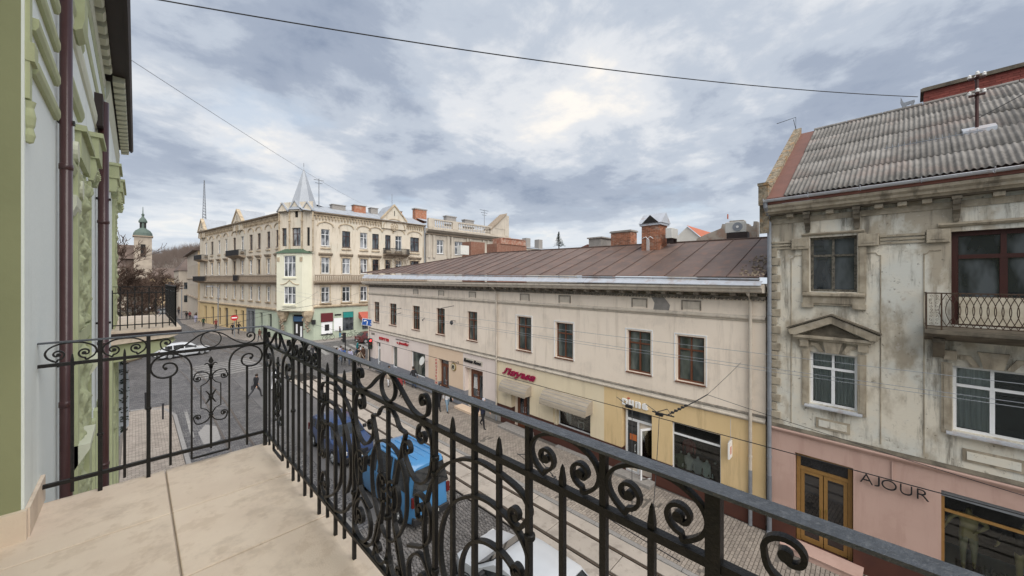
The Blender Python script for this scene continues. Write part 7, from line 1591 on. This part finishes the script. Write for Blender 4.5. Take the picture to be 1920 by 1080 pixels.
def traffic_light(x, y, rot, label, red=True, H_=3.1):
    F = T(x,y,0) @ RZ(rad(rot)); t = thing('traffic_light', label, 'traffic light', F, 'traffic lights at the junction'); MB().tube([(0,0,0),(0,0,H_)], .06, 10).build('post', m_blk, t, F)
    MB().bbox(-.16,-.05,H_-1.0,.16,.24,H_+.02,.03).build('housing', m_blk, t, F)
    for k, c_ in enumerate(('red','amber','green')):
        m = bpy.data.materials.get('lamp_'+c_+('_on' if (c_ == 'red' and red) else ''))
        if not m:
            on = c_ == 'red' and red; m = bpy.data.materials.new('lamp_'+c_+('_on' if on else '')); m.use_nodes = True; b = m.node_tree.nodes['Principled BSDF']; cc = {'red':(.6,.02,.03),'amber':(.10,.05,.01),'green':(.01,.06,.03)}[c_]
            b.inputs['Base Color'].default_value = (*cc,1)
            if on: b.inputs['Emission Color'].default_value = (1,.05,.05,1); b.inputs['Emission Strength'].default_value = 1.2
        l = MB().tube([(0,.23,H_-.16-k*.31),(0,.27,H_-.16-k*.31)], .11, 14).build('lens', m, t, F); MB().strap([(.12*math.cos(rad(a)), H_-.16-k*.31+.12*math.sin(rad(a))) for a in range(0,181,20)], .012, .16, .32).build('hood', m_blk, l, F)
    return t
traffic_light(15.72, 34.35, 170, 'black traffic light with its red lamp lit in front of the waiting group', True, 2.9)
traffic_light(15.3, 39.2, 80, 'black traffic light seen from the side behind the waiting group', False, 3.0)
traffic_light(1.3, 33.6, 200, 'black traffic light post at the rounded corner of the left pavement', False, 1.2) if False else None
def bollard(x, y, label, h=.95):
    t = thing('bollard', label, 'bollard', T(x,y,0), 'slim black bollards on the left pavement'); MB().tube([(x,y,0),(x,y,h-.06)], .045, 8).build('post', m_blk, t, W0); MB().lathe([(.045,h-.06),(.06,h-.05),(.05,h),(0,h+.03)], x, y, 8).build('cap', m_blk, t, W0)
bollard(1.15, 31.0, 'slim black bollard near the kerb of the left pavement'); bollard(.44, 34.2, 'thicker black bollard at the tip of the left pavement', 1.1)
def no_entry(x, y):
    F = T(x,y,0) @ RZ(rad(175)); t = thing('no_entry_sign', 'round red no-entry sign on a thin post before the yellow shopfront', 'sign', F); MB().tube([(0,0,0),(0,0,3.2)], .05, 8).build('post', m_zincd, t, F); MB().tube([(0,.06,2.9),(0,.09,2.9)], .44, 20).build('disc', m_red, t, F); MB().box(-.32,.09,2.82,.32,.10,2.98).build('bar', m_wht, t, F)
no_entry(10.2, 67.5)
m_bike = M('bicycle_black', (.015,.015,.015), rough=.4, bump=0)
def bicycle(x, y, a, label):
    F = T(x,y,0) @ RZ(rad(a)); t = thing('bicycle', label, 'bicycle', F, 'bicycles leaning by the corner')
    for wx in (-.52,.52):
        MB().strap([(wx+.33*math.cos(rad(q)), .35+.33*math.sin(rad(q))) for q in range(0,361,18)], .04, .04).build('wheel', m_tyre, t, F)
    MB().tube([(-.52,0,.35),(-.15,0,.82),(.38,0,.85),(.52,0,.35)], .022, 5).tube([(-.15,0,.82),(-.02,0,.32),(.38,0,.85)], .022, 5).tube([(-.52,0,.35),(-.02,0,.32)], .018, 5).build('frame', m_bike, t, F)
    MB().box(-.3,-.06,.92,-.05,.06,.98).build('saddle', m_trim, t, F); MB().tube([(.4,-.28,1.02),(.38,0,.98),(.4,.28,1.02)], .018, 5).build('handlebar', m_bike, t, F)
bicycle(19.0, 54.6, 10, 'black bicycle leaning below the poster frame'); bicycle(22.6, 54.8, 170, 'pale bicycle by the red awning')
# lamp bracket posts on the far pavement
for i, (x, y, lb) in enumerate(((9.6,78,'tall dark lamp post before the yellow shops'),(7.0,108,'tall dark lamp post by the far kerb'))):
    t = thing('street_lamp', lb, 'street lamp', T(x,y,0), 'street lamps along the far pavement'); MB().tube([(x,y,0),(x,y,7.2)], .08, 8).build('post', m_zincd, t, W0); MB().tube([(x,y,7.2),(x-.9,y,7.5)], .05, 6).build('arm', m_zincd, t, W0); MB().bbox(x-1.5,y-.15,7.42,x-.9,y+.15,7.55,.03).build('head', m_zincd, t, W0)
# ------------------------------------------------------------------ overhead lines
def wire(label, pts, r=.012, sag=0., name='overhead_wire', n=24, mat=None, grp='overhead wires'):
    a, b = Vector(pts[0]), Vector(pts[-1]); P = [a.lerp(b, i/n)-Vector((0,0,sag*4*(i/n)*(1-i/n))) for i in range(n+1)]
    t = thing(name, label, 'wire', T(*a), grp); MB().tube(P, r, 5).build('strand', mat or m_blk, t, W0); return t
A0 = FA @ Vector((-3.42, -5.05, 15.25))
wire('thick dark cable crossing the whole sky from the upper left to the weathered house', [(-.1, 10.6, 14.32), tuple(A0)], .014, .36)
wire('thin pale wire slanting down from the left eaves towards the corner building', [(-.1, 10.4, 12.95), (31.0, 56, 19.4)], .006, .9, mat=m_zincd)
wire('tram contact wire above the concrete track', [(10.12, -12, 4.72), (10.15, 36, 4.95)], .011, .06, n=40)
for k, (x, z0_, z1_, lb) in enumerate(((8.0,7.30,7.95,'highest of the three thin wires in front of the facades'),(8.0,7.05,7.70,'middle of the three thin wires in front of the facades'),(8.05,6.98,7.62,'lowest of the three thin wires in front of the facades'))):
    wire(lb, [(x, -8, z0_), (x+.8, 40, z1_)], .0045, .35, n=30, mat=m_zincd)
hk = FC @ Vector((.75, .02, 5.62))
wire('short dark span wire from a wall hook down to the contact-wire clamp', [tuple(hk), (12.0, 3.4, 5.12)], .007, .02, n=6)
wire('second half of the span wire with dark insulators over the track', [(12.0, 3.4, 5.12), (10.15, 3.9, 4.86)], .016, .02, n=6)
wire('slack wire running right from the span insulator', [(12.0, 3.4, 5.12), (9.5, -6, 4.9)], .007, .1, n=10)
ins = thing('span_insulator', 'dark tram-wire clamp and insulator cluster hanging above the track', 'insulator', T(10.15, 3.9, 4.86))
mb = MB()
for k in range(5): q = Vector((12.0,3.4,5.12)).lerp(Vector((10.15,3.9,4.86)), .55+.08*k); mb.lathe([(0,-.03),(.05,-.02),(.05,.02),(0,.03)], q.x, q.y, 8); mb.v[-8*4:] = [(a, b, c+q.z) for a, b, c in mb.v[-8*4:]]
mb.tube([(10.15,3.7,4.87),(10.15,4.3,4.87)], .02, 5).tube([(10.15,3.75,4.87),(10.2,3.9,5.02),(10.15,4.2,4.87)], .012, 4).build('clamp', m_blk, ins, W0)
for k, (p, lb) in enumerate((((10.15,4.1,4.85),'dark wire clamp on the contact wire'),((10.15,5.0,4.85),'small dark hanger on the contact wire, further along'))):
    t = thing('wire_clamp', lb, 'clamp', T(*p), 'clamps on the contact wire'); MB().box(p[0]-.04,p[1]-.1,p[2]-.05,p[0]+.04,p[1]+.1,p[2]+.03).tube([(p[0],p[1],p[2]),(p[0]-.1,p[1]+.35,p[2]+.22)], .01, 4).build('body', m_blk, t, W0)
wire('cross wire from the clamp sagging down towards the near kerb', [(10.15, 4.1, 4.85), (6.0, 2.6, 4.0)], .009, .35, n=14); wire('second cross wire from the clamp running beside the first', [(10.15, 4.9, 4.85), (6.2, 3.0, 4.1)], .009, .5, n=14)
wire('wire strung across the junction in front of the corner building', [(-.3, 17, 7.2), (26, 55.8, 7.6)], .012, .9, n=24); wire('lower wire strung across the junction in front of the corner building', [(-.3, 17, 6.6), (18, 55.9, 6.9)], .012, .8, n=24)
hg = thing('wire_fitting', 'dark forked tram-wire fitting hanging over the white car', 'fitting', T(7.7,5.9,3.6)); mb = MB(); mb.tube([(7.35,6.9,3.75),(7.55,6.8,3.72),(7.8,6.5,3.6),(7.72,5.9,3.35)], .012, 5)
for k in range(12): r_ = random.Random(k); mb.blob((7.72+r_.gauss(0,.05),5.85+r_.gauss(0,.05),3.32+r_.gauss(0,.04)), .035, k)
mb.build('fork', m_blk, hg, W0)
wire('drooping wire that carries the forked fitting above the white car', [(6.3,2.2,3.9),(7.35,6.9,3.78)], .009, .1, n=8)
